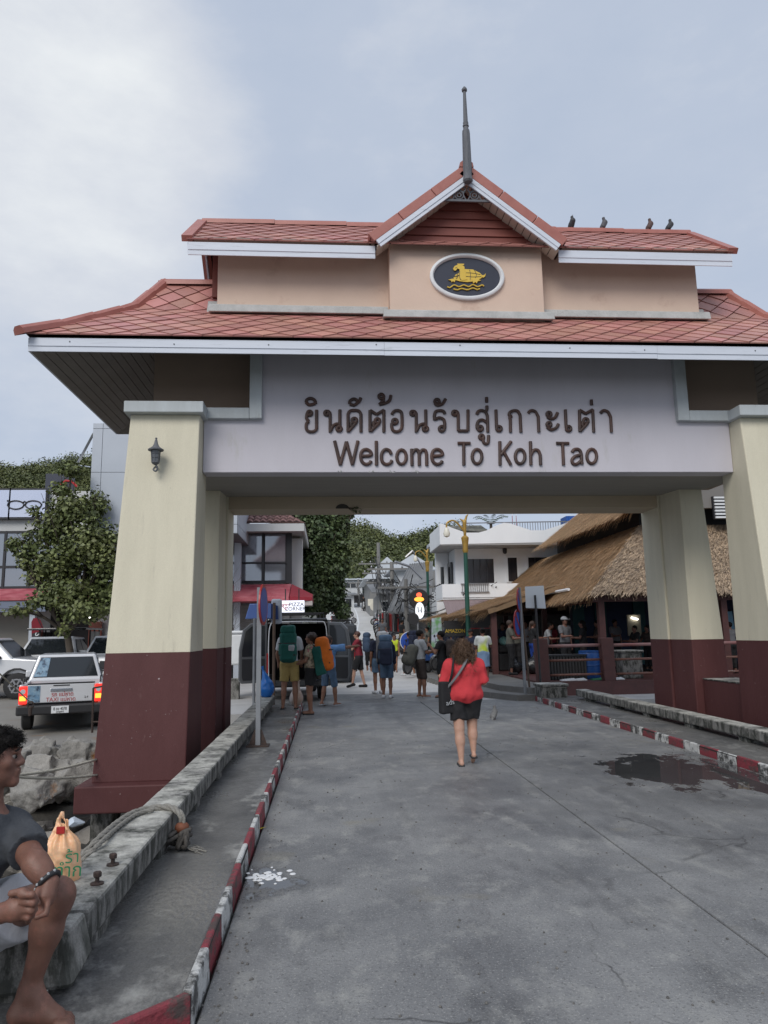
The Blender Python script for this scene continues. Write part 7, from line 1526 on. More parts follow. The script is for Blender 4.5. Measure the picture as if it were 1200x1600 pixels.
c = aY(651, 967, 33); s6 = wempty('sign_seen_from_behind', (c.x, 33, 0), 'dark round sign on a grey pole before the shutter under the tin roof', 'road sign'); MB().tube([(c.x+.05,33,0),(c.x+.05,33,c.z+.1)], .04, 8).build('pole', M_galv, s6); MB().lathe([(.26,-.01),(.26,.01)], (c.x-.16,32.94,c.z), 24, 'y').build('plate', M_black, s6)
bn2 = wempty('green_white_banner', (aY(682,980,30).x, 30, .3), 'white and green upright banner at the corner under the thatch eave', 'banner'); q0 = aY(674,1016,30); q1 = aY(691,966,30)
MB().prism([(q0.x,q0.z),(q1.x,q0.z),(q1.x-.05,q1.z+.05),(q0.x+.05,q1.z)], 30, 30.03).build('sheet', mat('banner_print', (0.42,0.46,0.55), .6, c2=(0.12,0.30,0.10), scale=2.2, amt=2.5, detail=2), bn2); MB().tube([(q0.x+.3,30.05,.3),(q0.x+.3,30.05,q1.z)], .02, 6).build('pole', M_black, bn2)
mn = wempty('menu_board', (aY(752,968,27).x, 27, .3), 'dark framed menu board hanging under the thatch', 'board'); q0 = aY(735,983,27); q1 = aY(772,952,27); MB().box(q0.x,q1.x,27,27.05,q0.z,q1.z).build('panel', mat('menu_panel', (0.06,0.065,0.07), .6, c2=(0.10,0.10,0.10), scale=9, stretch=(1,1,5)), mn); MB().box(q0.x,q1.x,26.97,26.998,q0.z,q0.z+.04).build('frame', M_tailr, mn)
am = wempty('yellow_lettered_sign', (aY(711,985,28.6).x, 28.6, 1.8), 'small black sign with yellow lettering behind the men in caps', 'sign'); c = aY(711, 982, 28.6); MB().box(c.x-.42,c.x+.42,28.6,28.65,c.z-.3,c.z+.3).build('panel', M_black, am); text_part('sign_lettering', 'AMAZON', .2, mat('yellow_sign', (0.55,0.38,0.04), .5), am, facing((c.x,28.59,c.z-.1),(0,-1,0)), .005, sx=.9); MB().tube([(c.x,28.66,.3),(c.x,28.66,c.z)], .03, 6).build('post', M_black, am)
pg = wempty('kerb_grille', (3.6, 24, 0), 'low concrete grille along the foot of the pavement steps', 'grille')
for k in range(16): t = k/15; x = 4.02+(3.5-4.02)*t-.04; y = 19.7+(26.0-19.7)*t; MB().box(x-.05, x+.03, y-.07, y+.07, 0, .16).build('bar', M_step, pg)
# ================================================================ people and what they carry
SK = {'pale': mat('skin_pale', (0.50, 0.30, 0.22), 0.55, c2=(0.46, 0.265, 0.19), scale=18, sub=0.15), 'tan': mat('skin_tan', (0.27, 0.135, 0.085), 0.55, c2=(0.23, 0.112, 0.07), scale=18, sub=0.12), 'brown': mat('skin_brown', (0.215, 0.108, 0.076), 0.52, c2=(0.15, 0.070, 0.050), scale=11, sub=0.10, bump=.12, bscale=180, stain=(0.25,0.11,0.08), sscale=20, slo=.5, shi=.7)}
HR = {'black': mat('hair_black', (0.006, 0.0055, 0.0055), 0.6, spec=0.15, c2=(0.014,0.012,0.011), scale=40, bump=.6, bscale=90), 'brown': mat('hair_brown', (0.060, 0.032, 0.018), 0.5, c2=(0.14, 0.080, 0.045), scale=30, bump=.8, bscale=80), 'dkbrown': mat('hair_dark_brown', (0.030, 0.017, 0.012), 0.55, c2=(0.055,0.030,0.02), scale=40, bump=.6, bscale=90), 'auburn': mat('hair_auburn', (0.085, 0.030, 0.018), 0.5, c2=(0.05,0.02,0.013), scale=40, bump=.5, bscale=90)}
def cl(name, c, k=0.75, **kw): return mat('cloth_'+name, c, 0.85, c2=tuple(v*k for v in c), scale=7, bump=0.25, bscale=60, **kw)
def lerp(a, b, t): return tuple(a[i]+(b[i]-a[i])*t for i in range(3))
def unit(v): v = Vector(v); return v.normalized()
DOWN = ((.10, .02, -1), (.03, .18, -1))
def person(label, loc, rz, h=1.7, g=1.0, skin='tan', hair=('short', 'black'), top=None, sleeve=0.5, bottom=None, blen=0.5, shoes=None, armL=DOWN, armR=DOWN, feet=((-.10, 0), (.10, 0)), lift=(0, 0), lean=0.0, headyaw=0.0, vox=0.018, cap=None, hem=0.86, loose=0.0, skirt=None, name='person', hat=None, kneeb=(0.03, 0.03), group=None, flutter=0.009):
    s = h/1.70; T = empty(name, loc, rz, label, 'person', group)
    def J(x, y, z): return (x*s, (y+lean*max(0, z-.93))*s, z*s)
    body = SDF(); sm = SK[skin]
    hip = [J(-.088*g**.5, 0, .90), J(.088*g**.5, 0, .90)]; ank = [J(feet[i][0], feet[i][1], .085+lift[i]) for i in (0, 1)]
    kn = []
    for i in (0, 1):
        m_ = lerp(hip[i], ank[i], .50); kn.append((m_[0], m_[1]+(kneeb[i])*s, m_[2]+.02*s))
    fr = min(1.25, g)
    for i in (0, 1):
        body.cone(hip[i], kn[i], .086*s*fr, .058*s*fr, .02).cone(kn[i], lerp(kn[i], ank[i], .45), .055*s*fr, .054*s*fr, .02).cone(lerp(kn[i], ank[i], .35), ank[i], .054*s*fr, .036*s, .02)
        sl_ = lift[i]*1.6
        heel = (ank[i][0], ank[i][1]-.04*s, ank[i][2]-.045*s); toe = (ank[i][0]*1.12, ank[i][1]+.15*s, max(.028*s, ank[i][2]-.055*s-sl_*.55*s))
        if lift[i]: toe = (ank[i][0], ank[i][1]+.10*s, .03*s)
        body.cone(heel, toe, .036*s, .030*s, .02)
    body.ell(J(0, -.01, .95), (.158*s*g, .115*s*g, .13*s), .04).ell(J(0, 0, 1.10), (.140*s*g, .098*s*g, .16*s), .05).ell(J(0, 0, 1.29), (.165*s*g**.7, .105*s*g**.8, .17*s), .05)
    sh = [J(-.178*g**.4, -.005, 1.405), J(.178*g**.4, -.005, 1.405)]
    body.cone(lerp(sh[0], sh[1], .12), lerp(sh[0], sh[1], .88), .056*s, .056*s, .05).cone(J(0, -.01, 1.42), J(0, .012, 1.53), .056*s, .05*s, .025)
    el, wr = [], []
    for i, A in ((0, armL), (1, armR)):
        sx = -1 if i == 0 else 1; u = unit((A[0][0]*sx, A[0][1], A[0][2])); f = unit((A[1][0]*sx, A[1][1], A[1][2]))
        e_ = tuple(np.array(sh[i])+np.array(u)*.29*s); w_ = tuple(np.array(e_)+np.array(f)*.245*s); el.append(e_); wr.append(w_)
        body.cone(sh[i], e_, .050*s*g**.4, .040*s*g**.4, .02).cone(e_, lerp(e_, w_, .35), .039*s, .041*s*g**.3, .015).cone(lerp(e_, w_, .35), w_, .040*s*g**.3, .027*s, .015)
        pm2 = tuple(np.array(w_)+np.array(f)*.055*s); body.cone(w_, pm2, .030*s, .036*s, .012)
        sd2 = unit(f.cross(Vector((0, 0, 1)) if abs(f.z) < .8 else Vector((0, 1, 0))))
        rf = max(.0095*s, vox*.55)
        for q_ in range(4):
            b0 = np.array(pm2)+np.array(sd2)*(.021*(q_-1.5))*s+np.array(f)*.018*s; ln2 = (.062, .075, .070, .052)[q_]*s; b1 = b0+np.array(f)*ln2*.55+np.array((0, 0, -.006*s)); body.cone(b0, b1, rf, rf*.95, .006).cone(b1, b1+np.array(f)*ln2*.45+np.array((0,.012*s,-.018*s)), rf*.95, rf*.8, .004)
        t0 = np.array(w_)+np.array(f)*.025*s-np.array(sd2)*.025*s*sx; body.cone(t0, t0+np.array(f)*.035*s-np.array(sd2)*.028*s*sx, rf*1.1, rf, .006)
    R = Matrix.Rotation(headyaw, 3, 'Z'); hc_ = Vector(J(0, .018, 1.60)); RH = [list(r) for r in R]
    def H(x, y, z): v = R @ Vector((x*s, y*s, z*s)); return tuple(hc_+v)
    body.ell(H(0, -.005, .012), (.076*s, .094*s, .092*s), .02, RH).ell(H(0, .022, -.045), (.056*s, .066*s, .062*s), .03, RH).cone(H(0, .085, .012), H(0, .108, -.018), .011*s, .016*s, .012).cone(H(0, .06, -.085), H(0, .075, -.082), .020*s, .016*s, .015)
    for x in (-1, 1): body.ell(H(x*.078, -.008, -.005), (.012*s, .022*s, .032*s), .006, RH)
    link('body', body.mesh('body', vox, sm), None, T)
    for x in (-.03, .03): link('eye', MB().lathe([(.002*s,-.006*s),(.011*s,-.004*s),(.011*s,.004*s),(.002*s,.006*s)], H(x, .083, .012), 8, 'y').mesh('eye', HR['black']), None, T)
    # hair
    st, hcol = hair; hm = HR[hcol]
    if st != 'none':
        hs = SDF().ell(H(0, -.018, .028), (.089*s, .100*s, .095*s), .01, RH)
        amp, fq = .005, 60
        if st == 'long': hs.cone(H(0, -.07, .0), H(0, -.095, -.22), .075*s, .065*s, .04)
        if st == 'bun': hs.ball(H(0, -.11, .07), .05*s, .02)
        if st == 'tail': hs.cone(H(0, -.10, .02), H(0, -.14, -.2), .035*s, .025*s, .02)
        if st == 'curly': amp = .014; hs.ell(H(0, -.05, .03), (.105*s, .105*s, .10*s), .02, RH)
        if st == 'bigcurl':
            amp = .026; fq = 40; hs.ell(H(0, -.03, .02), (.115*s, .115*s, .115*s), .02).ell(H(0, -.06, -.10), (.145*s, .10*s, .13*s), .04).ell(H(-.07, -.07, -.22), (.085*s, .065*s, .12*s), .03).ell(H(.07, -.07, -.22), (.085*s, .065*s, .12*s), .03).ell(H(0, -.09, -.25), (.09*s, .06*s, .13*s), .03)
        fc = Vector(H(0, .115, -.055)); fwd = R @ Vector((0, 1, 0))
        def hp(D, X, Y, Z):
            D = D+amp*s*wob(X, Y, Z, fq/s, 3)+.5*amp*s*wob(X, Y, Z, fq*2.1/s, 5)
            face = np.sqrt(((X-fc.x)/(.085*s))**2+((Y-fc.y)/(.085*s))**2+((Z-fc.z)/(.105*s))**2)-1
            return np.maximum(D, -face*.08*s)
        link('hair', hs.mesh('hair', vox*.8, hm, hp), None, T)
    if cap:
        cs = SDF().ell(H(0, -.012, .055), (.095*s, .108*s, .085*s), .01, RH)
        if cap[1]: cs.box(H(0, .13*cap[1], .045), (.065*s, .05*s, .004), .006, .02, RH)
        zc = hc_.z+.03*s
        link('cap', cs.mesh('cap', vox*.8, cap[0], lambda D, X, Y, Z: np.maximum(D, zc-Z)), None, T)
    # clothes
    def fold(D, X, Y, Z, a=flutter): return D+a*wob(X, Y, Z, 26/s, 2)+a*.6*wob(X, Y, Z*.6, 55/s, 4)
    if top:
        o = .016+loose; sv = SDF()
        sv.ell(J(0, -.01, .97), (.162*s*g+o, .118*s*g+o, .15*s), .05).ell(J(0, 0, 1.10), (.148*s*g+o, .105*s*g+o, .17*s), .06).ell(J(0, 0, 1.29), (.168*s*g**.7+o, .108*s*g**.8+o, .165*s), .06)
        sv.cone(lerp(sh[0], sh[1], .1), lerp(sh[0], sh[1], .9), .062*s+o*.5, .062*s+o*.5, .05)
        if sleeve > 0:
            for i in (0, 1):
                if sleeve <= 1: sv.cone(sh[i], lerp(sh[i], el[i], sleeve), .058*s*g**.4+o*.6, .054*s*g**.4+o, .03, cut=True)
                else: sv.cone(sh[i], el[i], .056*s*g**.4+o*.6, .050*s+o, .03).cone(el[i], lerp(el[i], wr[i], sleeve-1), .050*s+o*.8, .040*s+o, .02, cut=True)
        nb = Vector(J(0, .05, 1.50)); zh = hem*s
        def tp(D, X, Y, Z):
            D = fold(D, X, Y, Z); D = np.maximum(D, zh+.012*np.sin(X*9)-Z)
            return np.maximum(D, -(np.sqrt((X-nb.x)**2+(Y-nb.y)**2+(Z-nb.z)**2)-.085*s))
        link('shirt', sv.mesh('shirt', vox*.85, top, tp), None, T)
    if bottom:
        bs_ = SDF().ell(J(0, -.01, .95), (.166*s*g+.012, .122*s*g+.014, .13*s), .04)
        for i in (0, 1):
            lg = blen
            if lg <= 1: bs_.cone(hip[i], lerp(hip[i], kn[i], lg), .095*s*fr+.012, .080*s*fr+.014, .03, cut=True)
            else: bs_.cone(hip[i], kn[i], .094*s*fr+.012, .068*s*fr+.012, .03).cone(kn[i], lerp(kn[i], ank[i], lg-1), .068*s*fr+.012, .055*s*fr+.014, .02, cut=True)
        if skirt: bs_.cone(J(0, 0, .95), J(0, 0, skirt), .15*s*g, .19*s*g, .03, cut=True)
        zt = 1.04*s
        link('shorts', bs_.mesh('shorts', vox*.85, bottom, lambda D, X, Y, Z: np.maximum(fold(D, X, Y, Z), Z-zt)), None, T)
    if shoes:
        for i in (0, 1):
            a_ = ank[i]; ss_ = SDF()
            if shoes[1] == 'shoe': ss_.cone((a_[0], a_[1]-.05*s, max(.035*s, a_[2]-.045*s)), (a_[0]*1.1, a_[1]+.16*s, .035*s), .044*s, .040*s, .01).cone((a_[0], a_[1]-.01, a_[2]-.03*s), a_, .05*s, .046*s, .02, cut=True)
            else: ss_.box((a_[0]*1.05, a_[1]+.055*s, max(.008*s, a_[2]-.075*s)), (.034*s, .11*s, .004*s), .012*s)
            link('shoe', ss_.mesh('shoe', max(.009, vox*.7), shoes[0]), None, T)
    return T
def strands(o, n, ln, wd, seed, curl=0.0, down=0.6, parent=None):
    """loose hair strands standing off a hair mesh"""
    me = o.data; k = len(me.vertices); co = np.empty(k*3, np.float32); no = np.empty(k*3, np.float32); me.vertices.foreach_get('co', co); me.vertices.foreach_get('normal', no)
    co = co.reshape(-1, 3); no = no.reshape(-1, 3); r = np.random.default_rng(seed); i = r.integers(0, k, n); P = co[i]-no[i]*0.004; d = no[i]*0.75+np.array([0,0,-1])*down*r.random((n,1))+r.normal(size=(n,3))*0.35
    d /= np.linalg.norm(d, axis=1)[:, None]; L_ = ln*(0.5+r.random((n,1))); t2 = np.cross(d, r.normal(size=(n,3))); t2 /= np.linalg.norm(t2, axis=1)[:, None]; ph = r.random((n,1))*6.28
    rows = []
    for j in range(5):
        u = j/4; c = P+d*L_*u*(1-.35*u)+np.array([0,0,-1])*L_*u*u*.5*down+curl*L_*(t2*np.sin(ph+u*5)+np.cross(d,t2)*np.cos(ph+u*5))*u; w_ = wd*(1-.7*u); rows += [c-t2*w_, c+t2*w_]
    V = np.stack(rows, 1).reshape(-1, 3); b0 = (np.arange(n)*10)[:, None, None]; q_ = np.array([[2*j, 2*j+1, 2*j+3, 2*j+2] for j in range(4)])[None]; Fq = (b0+q_).reshape(-1, 4)
    return tag(link('hair_strand', npmesh('hair_strand', V, Fq, me.materials[0]), None, parent or o), kind='stuff')
def backpack(label, who, size, col, z, parts=(), tilt=0.0, top=None, side=0.0, y0=.15, name='backpack', vox=.018, strap=True, cat='backpack'):
    """a pack on somebody's back; placed behind the wearer"""
    w_, d, h = size; T = empty(name, who.location, who.rotation_euler.z, label, cat)
    R = [list(r) for r in Matrix.Rotation(tilt, 3, 'X')]
    c = Vector((side, -(y0+d/2), z))
    def post(D, X, Y, Z): return D+.010*wob(X, Y, Z, 21, 1)+.006*wob(X, Y, Z, 47, 2)
    rd = min(w_, d)*.40; s = SDF().box(tuple(c), (w_/2-rd, d/2-rd, h/2-rd), rd, .02, R).ell(tuple(c+Vector((0,-.02,-h*.12))), (w_*.52, d*.54, h*.36), .05, R); M3 = Matrix.Rotation(tilt, 3, 'X')
    link('pack_body', s.mesh('pack_body', vox, col, post), None, T)
    if top:
        cc = c+M3 @ Vector((0, .0, h/2+.04)); link('pack_lid', SDF().box(tuple(cc), (w_/2-.08, d/2-.08, .03), .06, .02, R).mesh('pack_lid', vox, top, post), None, T)
    for (dx, dy, dz, hx, hy, hz_, m_) in parts:
        cc = c+M3 @ Vector((dx, dy, dz)); link('pocket', SDF().box(tuple(cc), (hx, hy, hz_), .03, .02, R).mesh('pocket', vox, m_, post), None, T)
    if strap:
        for sx in (-1, 1): link('strap', MB().tube(catmull([(side+sx*.10, -y0+.0, z+h*.2), (side+sx*.11, -.02, 1.475), (side+sx*.115, .115, 1.38), (side+sx*.13, .11, 1.15), (side+sx*.15, -.08, 1.0)], 4), .018, 6, flat=.8).mesh('strap', M_black, True), None, T)
        for k in (-.25, .12): link('cinch_strap', MB().box(side-w_/2-.004, side+w_/2+.004, c.y-d/2-.012, c.y-d/2+.005, z+h*k-.012, z+h*k+.012).mesh('cinch_strap', M_black), None, T)
    return T
C_white = cl('white', (0.62,0.64,0.67)); C_black = cl('black', (0.014,0.014,0.016)); C_khaki = cl('khaki', (0.40,0.29,0.10)); C_navy = cl('navy', (0.016,0.022,0.050)); C_grey = cl('grey', (0.17,0.17,0.18)); C_lgrey = cl('light_grey', (0.40,0.42,0.44))
C_red = cl('coral_red', (0.56,0.040,0.050), .80); C_blue = cl('sky_blue', (0.16,0.33,0.62)); C_denim = cl('denim', (0.10,0.17,0.27), .6); C_teal = cl('teal', (0.010,0.105,0.085)); C_orange = cl('orange_cover', (0.75,0.17,0.015)); C_maroon = cl('maroon', (0.22,0.015,0.03)); C_neon = cl('neon_yellow', (0.60,0.72,0.04)); C_slate = cl('slate_blue', (0.045,0.075,0.13)); C_olive = cl('grey_olive', (0.12,0.12,0.10)); C_brown = cl('brown_cloth', (0.06,0.045,0.04)); C_indigo = cl('indigo', (0.012,0.018,0.045)); C_lblue = cl('pale_blue', (0.22,0.33,0.50)); C_royal = cl('royal_blue', (0.015,0.06,0.32))
C_floral = mat('cloth_floral', (0.50,0.42,0.30), .85, c2=(0.10,0.09,0.06), scale=12, detail=2, amt=1.6, stain=(0.45,0.05,0.14), sscale=11, slo=.58, shi=.62); C_jersey = mat('cloth_jersey', (0.60,0.62,0.60), .8, c2=(0.50,0.62,0.05), scale=2.4, detail=1, amt=3)
W_shoe = (C_white, 'shoe'); B_shoe = (C_black, 'shoe'); SAND = (M_black, 'sandal'); WSAND = (C_lgrey, 'sandal')
def at(px, py, z=0.0): v = aZ(px, py, z); return (v.x, v.y, z)
FWD = ((.15, .35, -.95), (-.15, .95, .05))
# --- woman walking away in the red blouse
L0 = at(728, 1196)
red = person('woman in a loose coral red blouse and black shorts walking away up the road', (L0[0]+.02, L0[1]+.05, 0), radians(-3), 1.56, 1.42, 'pale', ('bigcurl', 'brown'), C_red, .95, C_black, .72, SAND, ((.26, .12, -.95), (.05, .85, .25)), ((.30, .12, -.95), (.0, .9, .20)), ((-.085, -.10), (.105, .02)), (0, .09), .03, 0, .0125, hem=.60, loose=.016, flutter=.013, kneeb=(.0, .06))
strands([c for c in red.children if c.name.startswith('hair')][0], 2600, .075, .0035, 1, curl=.35, down=.8)
tb = empty('tote_bag', red.location, radians(-3), 'black tote bag hanging from the shoulder of the woman in red', 'bag')
def tp_(D, X, Y, Z): return D+.006*wob(X, Y, Z, 30, 1)
link('bag_body', SDF().box((-.215, -.06, .86), (.105, .045, .185), .02, .01, [list(r) for r in Matrix.Rotation(radians(18), 3, 'Z')]).mesh('bag_body', .014, C_black, tp_), None, tb)
for y in (-.02, .03): link('strap', MB().tube(catmull([(-.20, y-.08, 1.05), (-.17, y-.16, 1.18), (-.13, y-.03, 1.40), (-.15, y+.10, 1.30)], 5), .013, 6).mesh('strap', C_black, True), None, tb)
MBx = Matrix.Translation((-.205, -.142, .80)) @ Matrix.Rotation(radians(18), 4, 'Z') @ Matrix.Rotation(radians(90), 4, 'X') @ Matrix.Rotation(radians(8), 4, 'Z')
text_part('bag_lettering', 'ads', .09, C_lgrey, tb, MBx, .004)
cb_ = empty('crossbody_strap', red.location, radians(-3), 'grey crossbody strap over the back of the red blouse', 'strap'); link('strap', MB().tube(catmull([(.04, -.10, 1.36), (-.03, -.175, 1.25), (-.14, -.185, 1.10), (-.24, -.10, .98)], 6), .022, 6, flat=.5).mesh('strap', C_grey, True), None, cb_)
# --- group at the van
p3 = person('man in a white shirt and khaki shorts standing on the walkway behind the van', at(452, 1108, .125), radians(-4), 1.78, 1.05, 'tan', ('short','black'), C_white, .75, C_khaki, .85, SAND, ((.25,.10,-.95),(-.05,.5,-.8)), ((.25,.15,-.95),(-.1,.6,-.7)), ((-.13,0),(.13,.02)))
backpack('tall teal hiking backpack worn by the man in khaki shorts', p3, (.36,.26,.66), C_teal, 1.32, [(0,-.13,-.1,.10,.02,.14,C_teal), (.09,-.15,-.02,.035,.01,.04,C_lgrey)], 0, C_teal)
p4 = person('woman in a floral shirt and black shorts facing left beside the van', at(486, 1116), radians(78), 1.72, 1.10, 'tan', ('curly','dkbrown'), C_floral, .7, C_black, .75, SAND, ((.15,.25,-.95),(-.1,.9,-.3)), ((.15,.3,-.95),(-.1,.95,-.1)), ((-.09,-.02),(.09,.04)))
backpack('bulky backpack under a bright orange rain cover on the woman in the floral shirt', p4, (.36,.30,.74), C_orange, 1.28, [(-.12,.12,-.12,.05,.08,.28,C_teal)], radians(-12), None)
p5 = person('person in a sky blue shirt and denim shorts stretching one arm to the right', at(514, 1103), radians(-40), 1.66, 1.0, 'tan', ('long','dkbrown'), C_blue, .95, C_denim, 1.12, WSAND, ((.2,.2,-.95),(0,.5,-.8)), ((.75,.55,.02),(.65,.7,.10)), ((-.12,-.12),(.10,.14)), (.03,0), hem=.74, loose=.02)
p6 = person('young man in a maroon and black shirt stepping left with a slate blue pack', at(561, 1074), radians(75), 1.76, .95, 'pale', ('short','auburn'), C_maroon, .6, C_black, .95, B_shoe, ((.1,.5,-.8),(.1,.9,.2)), ((.1,-.2,-1),(0,.6,-.7)), ((-.09,.18),(.09,-.16)), (.05,0), .05)
backpack('slate blue backpack on the young man in maroon', p6, (.30,.24,.50), C_slate, 1.36, [], 0, C_slate)
p7 = person('person in dark clothes walking towards the pier between the vans and the couple', at(577, 1050), radians(175), 1.70, 1.0, 'tan', ('short','black'), C_black, .6, C_black, 1.5, SAND, DOWN, FWD, ((-.09,.1),(.09,-.1)))
p8 = person('man with black hair carrying a long grey pack, left of the couple', at(592, 1084), radians(20), 1.74, 1.0, 'tan', ('short','black'), C_indigo, .8, C_denim, .8, W_shoe)
backpack('long light grey backpack on the man left of the couple', p8, (.32,.26,.78), C_grey, 1.24, [], 0, C_lgrey)
p9 = person('person in a navy jacket and blue shorts with white shoes seen from behind', at(605, 1091), radians(-16), 1.64, 1.0, 'tan', ('none','black'), C_indigo, 1.8, C_denim, .9, W_shoe, cap=(C_lgrey, 0), hem=.78)
backpack('navy and slate hiking backpack on the person in blue shorts', p9, (.36,.30,.66), C_slate, 1.20, [(.04,-.15,-.10,.12,.03,.18,C_indigo)], 0, C_denim, side=.04)
p10 = person('woman in a neon yellow vest walking towards the pier', at(617, 1050), radians(172), 1.62, .95, 'tan', ('long','dkbrown'), C_neon, 0, C_black, .5, SAND, DOWN, DOWN, ((-.09,.12),(.09,-.12)))
p11 = person('walker with white shoes and an indigo pack near the blue sign', at(640, 1056), radians(30), 1.72, 1.0, 'tan', ('short','black'), C_royal, .7, C_black, .6, W_shoe, DOWN, DOWN, ((-.12,.2),(.10,-.2)))
backpack('indigo backpack on the walker near the blue arrow sign', p11, (.36,.30,.72), C_indigo, 1.30, [], 0, C_navy)
p12 = person('bearded man in a pale shirt and dark shorts looking at his phone facing right', at(658, 1090), radians(-72), 1.76, 1.0, 'tan', ('short','black'), C_lgrey, .8, C_brown, 1.05, WSAND, ((.1,.35,-.9),(-.1,1,.05)), ((.1,.35,-.9),(-.1,1,.05)), ((-.10,0),(.10,.05)), headyaw=0)
backpack('grey olive duffel bag on the back of the man with the phone', p12, (.30,.32,.58), C_olive, 1.12, [], radians(-28), None, y0=.13, name='duffel_bag', cat='bag')
tag(link('mobile_phone', MB().box(-.035,.035,-.07,.07,-.004,.004).mesh('mobile_phone', M_black), None, None, (p12.location.x+.60, p12.location.y+.10, 1.15), (.5,0,radians(-72))), 'black mobile phone in the hands of the bearded man', 'phone')
p13 = person('man in a black shirt facing left with a hand at his face', at(692, 1090), radians(66), 1.72, 1.0, 'tan', ('short','black'), C_black, .6, C_black, .8, SAND, ((.15,.4,-.9),(-.2,.6,.8)), ((.2,-.05,-1),(0,.3,-.9)), ((-.10,0),(.10,.04)))
backpack('dark olive backpack on the man in the black shirt', p13, (.30,.22,.48), C_brown, 1.28)
# --- people on the pavement
p17 = person('man in navy standing behind the group by the banner', at(699, 1042, .3), radians(150), 1.70, 1.0, 'brown', ('short','black'), C_navy, .7, C_black, 1.8, B_shoe)
p14 = person('man in a navy shirt and white cap standing under the thatch eave', at(718, 1043, .3), radians(190), 1.72, 1.05, 'brown', ('none','black'), C_navy, 1.2, C_black, 1.8, B_shoe, cap=(C_white, 1))
p15 = person('man in a black and white striped jersey and dark cap facing left', at(738, 1060, .15), radians(140), 1.62, 1.05, 'tan', ('none','black'), C_indigo, .7, C_black, 1.2, B_shoe, cap=(C_black, 1))
p16 = person('woman in a white and lime jersey and pale blue skirt seen from behind', at(757, 1068, .15), radians(-12), 1.64, 1.0, 'brown', ('bun','black'), C_jersey, .8, C_lblue, .7, SAND, ((.2,.3,-.9),(0,.9,-.2)), ((.2,.35,-.9),(0,.9,0)), skirt=.52)
DK = .345
for k, (px, Y, rz, h, tp2, bt2, hr_, lab, extra) in enumerate((
    (883, 22.6, -150, 1.74, C_grey, C_black, ('short','black'), 'man in a grey shirt and pale cap standing inside the restaurant', dict(cap=(C_lgrey, 1))),
    (911, 23.6, 70, 1.64, C_black, C_brown, ('long','black'), 'woman with long black hair in dark clothes inside the restaurant', {}),
    (833, 24.0, -80, 1.66, C_black, C_royal, ('tail','dkbrown'), 'person in bright blue trousers behind the sign poles', {}),
    (806, 25.2, 170, 1.66, C_olive, C_black, ('short','black'), 'person in an olive shirt in the shade left of the sign poles', {}),
    (851, 25.0, -120, 1.60, C_lgrey, C_black, ('short','black'), 'person in a pale shirt leaning over behind the white sign', dict(lean=.35)),
    (993, 23.0, 100, 1.45, C_black, C_black, ('short','black'), 'dark haired person in black at a table right of the tube lamp', {}),
    (1012, 23.6, 120, 1.45, C_brown, C_black, ('short','black'), 'person in brown beside the rear right pillar', {}),
    (1142, 21.6, 20, 1.50, C_grey, C_black, ('short','black'), 'person in a grey shirt between the right pillars seen from behind', {}))):
    v = aY(px, 1000, Y); z = DK if v.x > 5.7 else .3
    person(lab, (v.x, Y, z), radians(rz), h, 1.0, 'brown', hr_, tp2, .7, bt2, 1.8, B_shoe, FWD if k % 2 else DOWN, FWD, **extra)
sbk = bpy.data.objects['person.016'] if 'person.016' in bpy.data.objects else None
p26 = person('man in a black shirt standing by the parked motorbikes', at(618, 1026), radians(120), 1.72, 1.0, 'tan', ('short','black'), C_black, .7, C_black, 1.6, B_shoe)
Yr = 84.0; rid = person('rider in black on the motorbike coming downhill', (hc(Yr)+.25, Yr, hz(Yr)+.05), radians(180), 1.60, 1.05, 'tan', ('short','black'), C_black, 1.6, C_black, 1.7, B_shoe, FWD, FWD, ((-.2,.15),(.2,.15)), vox=.03)
bike(2, (hc(Yr)+.25, Yr+.5, hz(Yr)), radians(180), 'white fronted motorbike ridden down the middle of the climbing road')
# --- more passers-by further up
for k, (px, py, rz, h, tp2, bt2, hr_, lab) in enumerate((
    (598, 1030, 160, 1.68, C_grey, C_black, ('short','black'), 'pedestrian in a grey shirt by the first motorbikes on the right'),
    (608, 1022, 20, 1.62, C_maroon, C_denim, ('long','dkbrown'), 'pedestrian in a maroon top walking uphill past the motorbikes'),
    (628, 1032, -60, 1.70, C_black, C_khaki, ('short','black'), 'pedestrian in a black shirt and khaki trousers by the blue sign'),
    (668, 1040, 100, 1.66, C_olive, C_black, ('short','black'), 'person in olive beyond the man with the grey bag'))):
    v = aZ(px, py, 0); Y = v.y if v.y < 33 else 33+(v.y-33)*.62; x = aY(px, 1000, Y).x
    person(lab, (x, Y, hz(Y)), radians(rz), h, 1.0, 'tan', hr_, tp2, .7, bt2, 1.4, B_shoe, DOWN, FWD if k % 2 else DOWN, ((-.09,.12),(.09,-.12)), vox=.026)
for k, (px, Y, rz, tp2, hr_, lab) in enumerate(((770, 25.5, 100, C_black, ('short','black'), 'person in black at the stall left of the suitcases'), (786, 27.0, 160, C_indigo, ('long','black'), 'person in indigo in the shade behind the suitcases'), (797, 23.2, -100, C_olive, ('short','dkbrown'), 'person in olive beside the tall suitcase'), (822, 26.4, 150, C_lgrey, ('short','black'), 'person in pale grey deep in the shade behind the sign poles'), (862, 26.5, 190, C_maroon, ('long','black'), 'person in maroon deep in the shade behind the white sign'), (935, 24.5, 80, C_brown, ('short','black'), 'person in brown behind the blue barrel'), (962, 25.5, 200, C_grey, ('short','black'), 'person in grey against the dark blue restaurant wall'))):
    v = aY(px, 1000, Y); person(lab, (v.x, Y, DK if v.x > 5.62 else .3), radians(rz), 1.62+.03*(k % 4), 1.0, 'brown', hr_, tp2, .7, C_black, 1.7, B_shoe, FWD if k % 2 else DOWN, FWD, vox=.022)
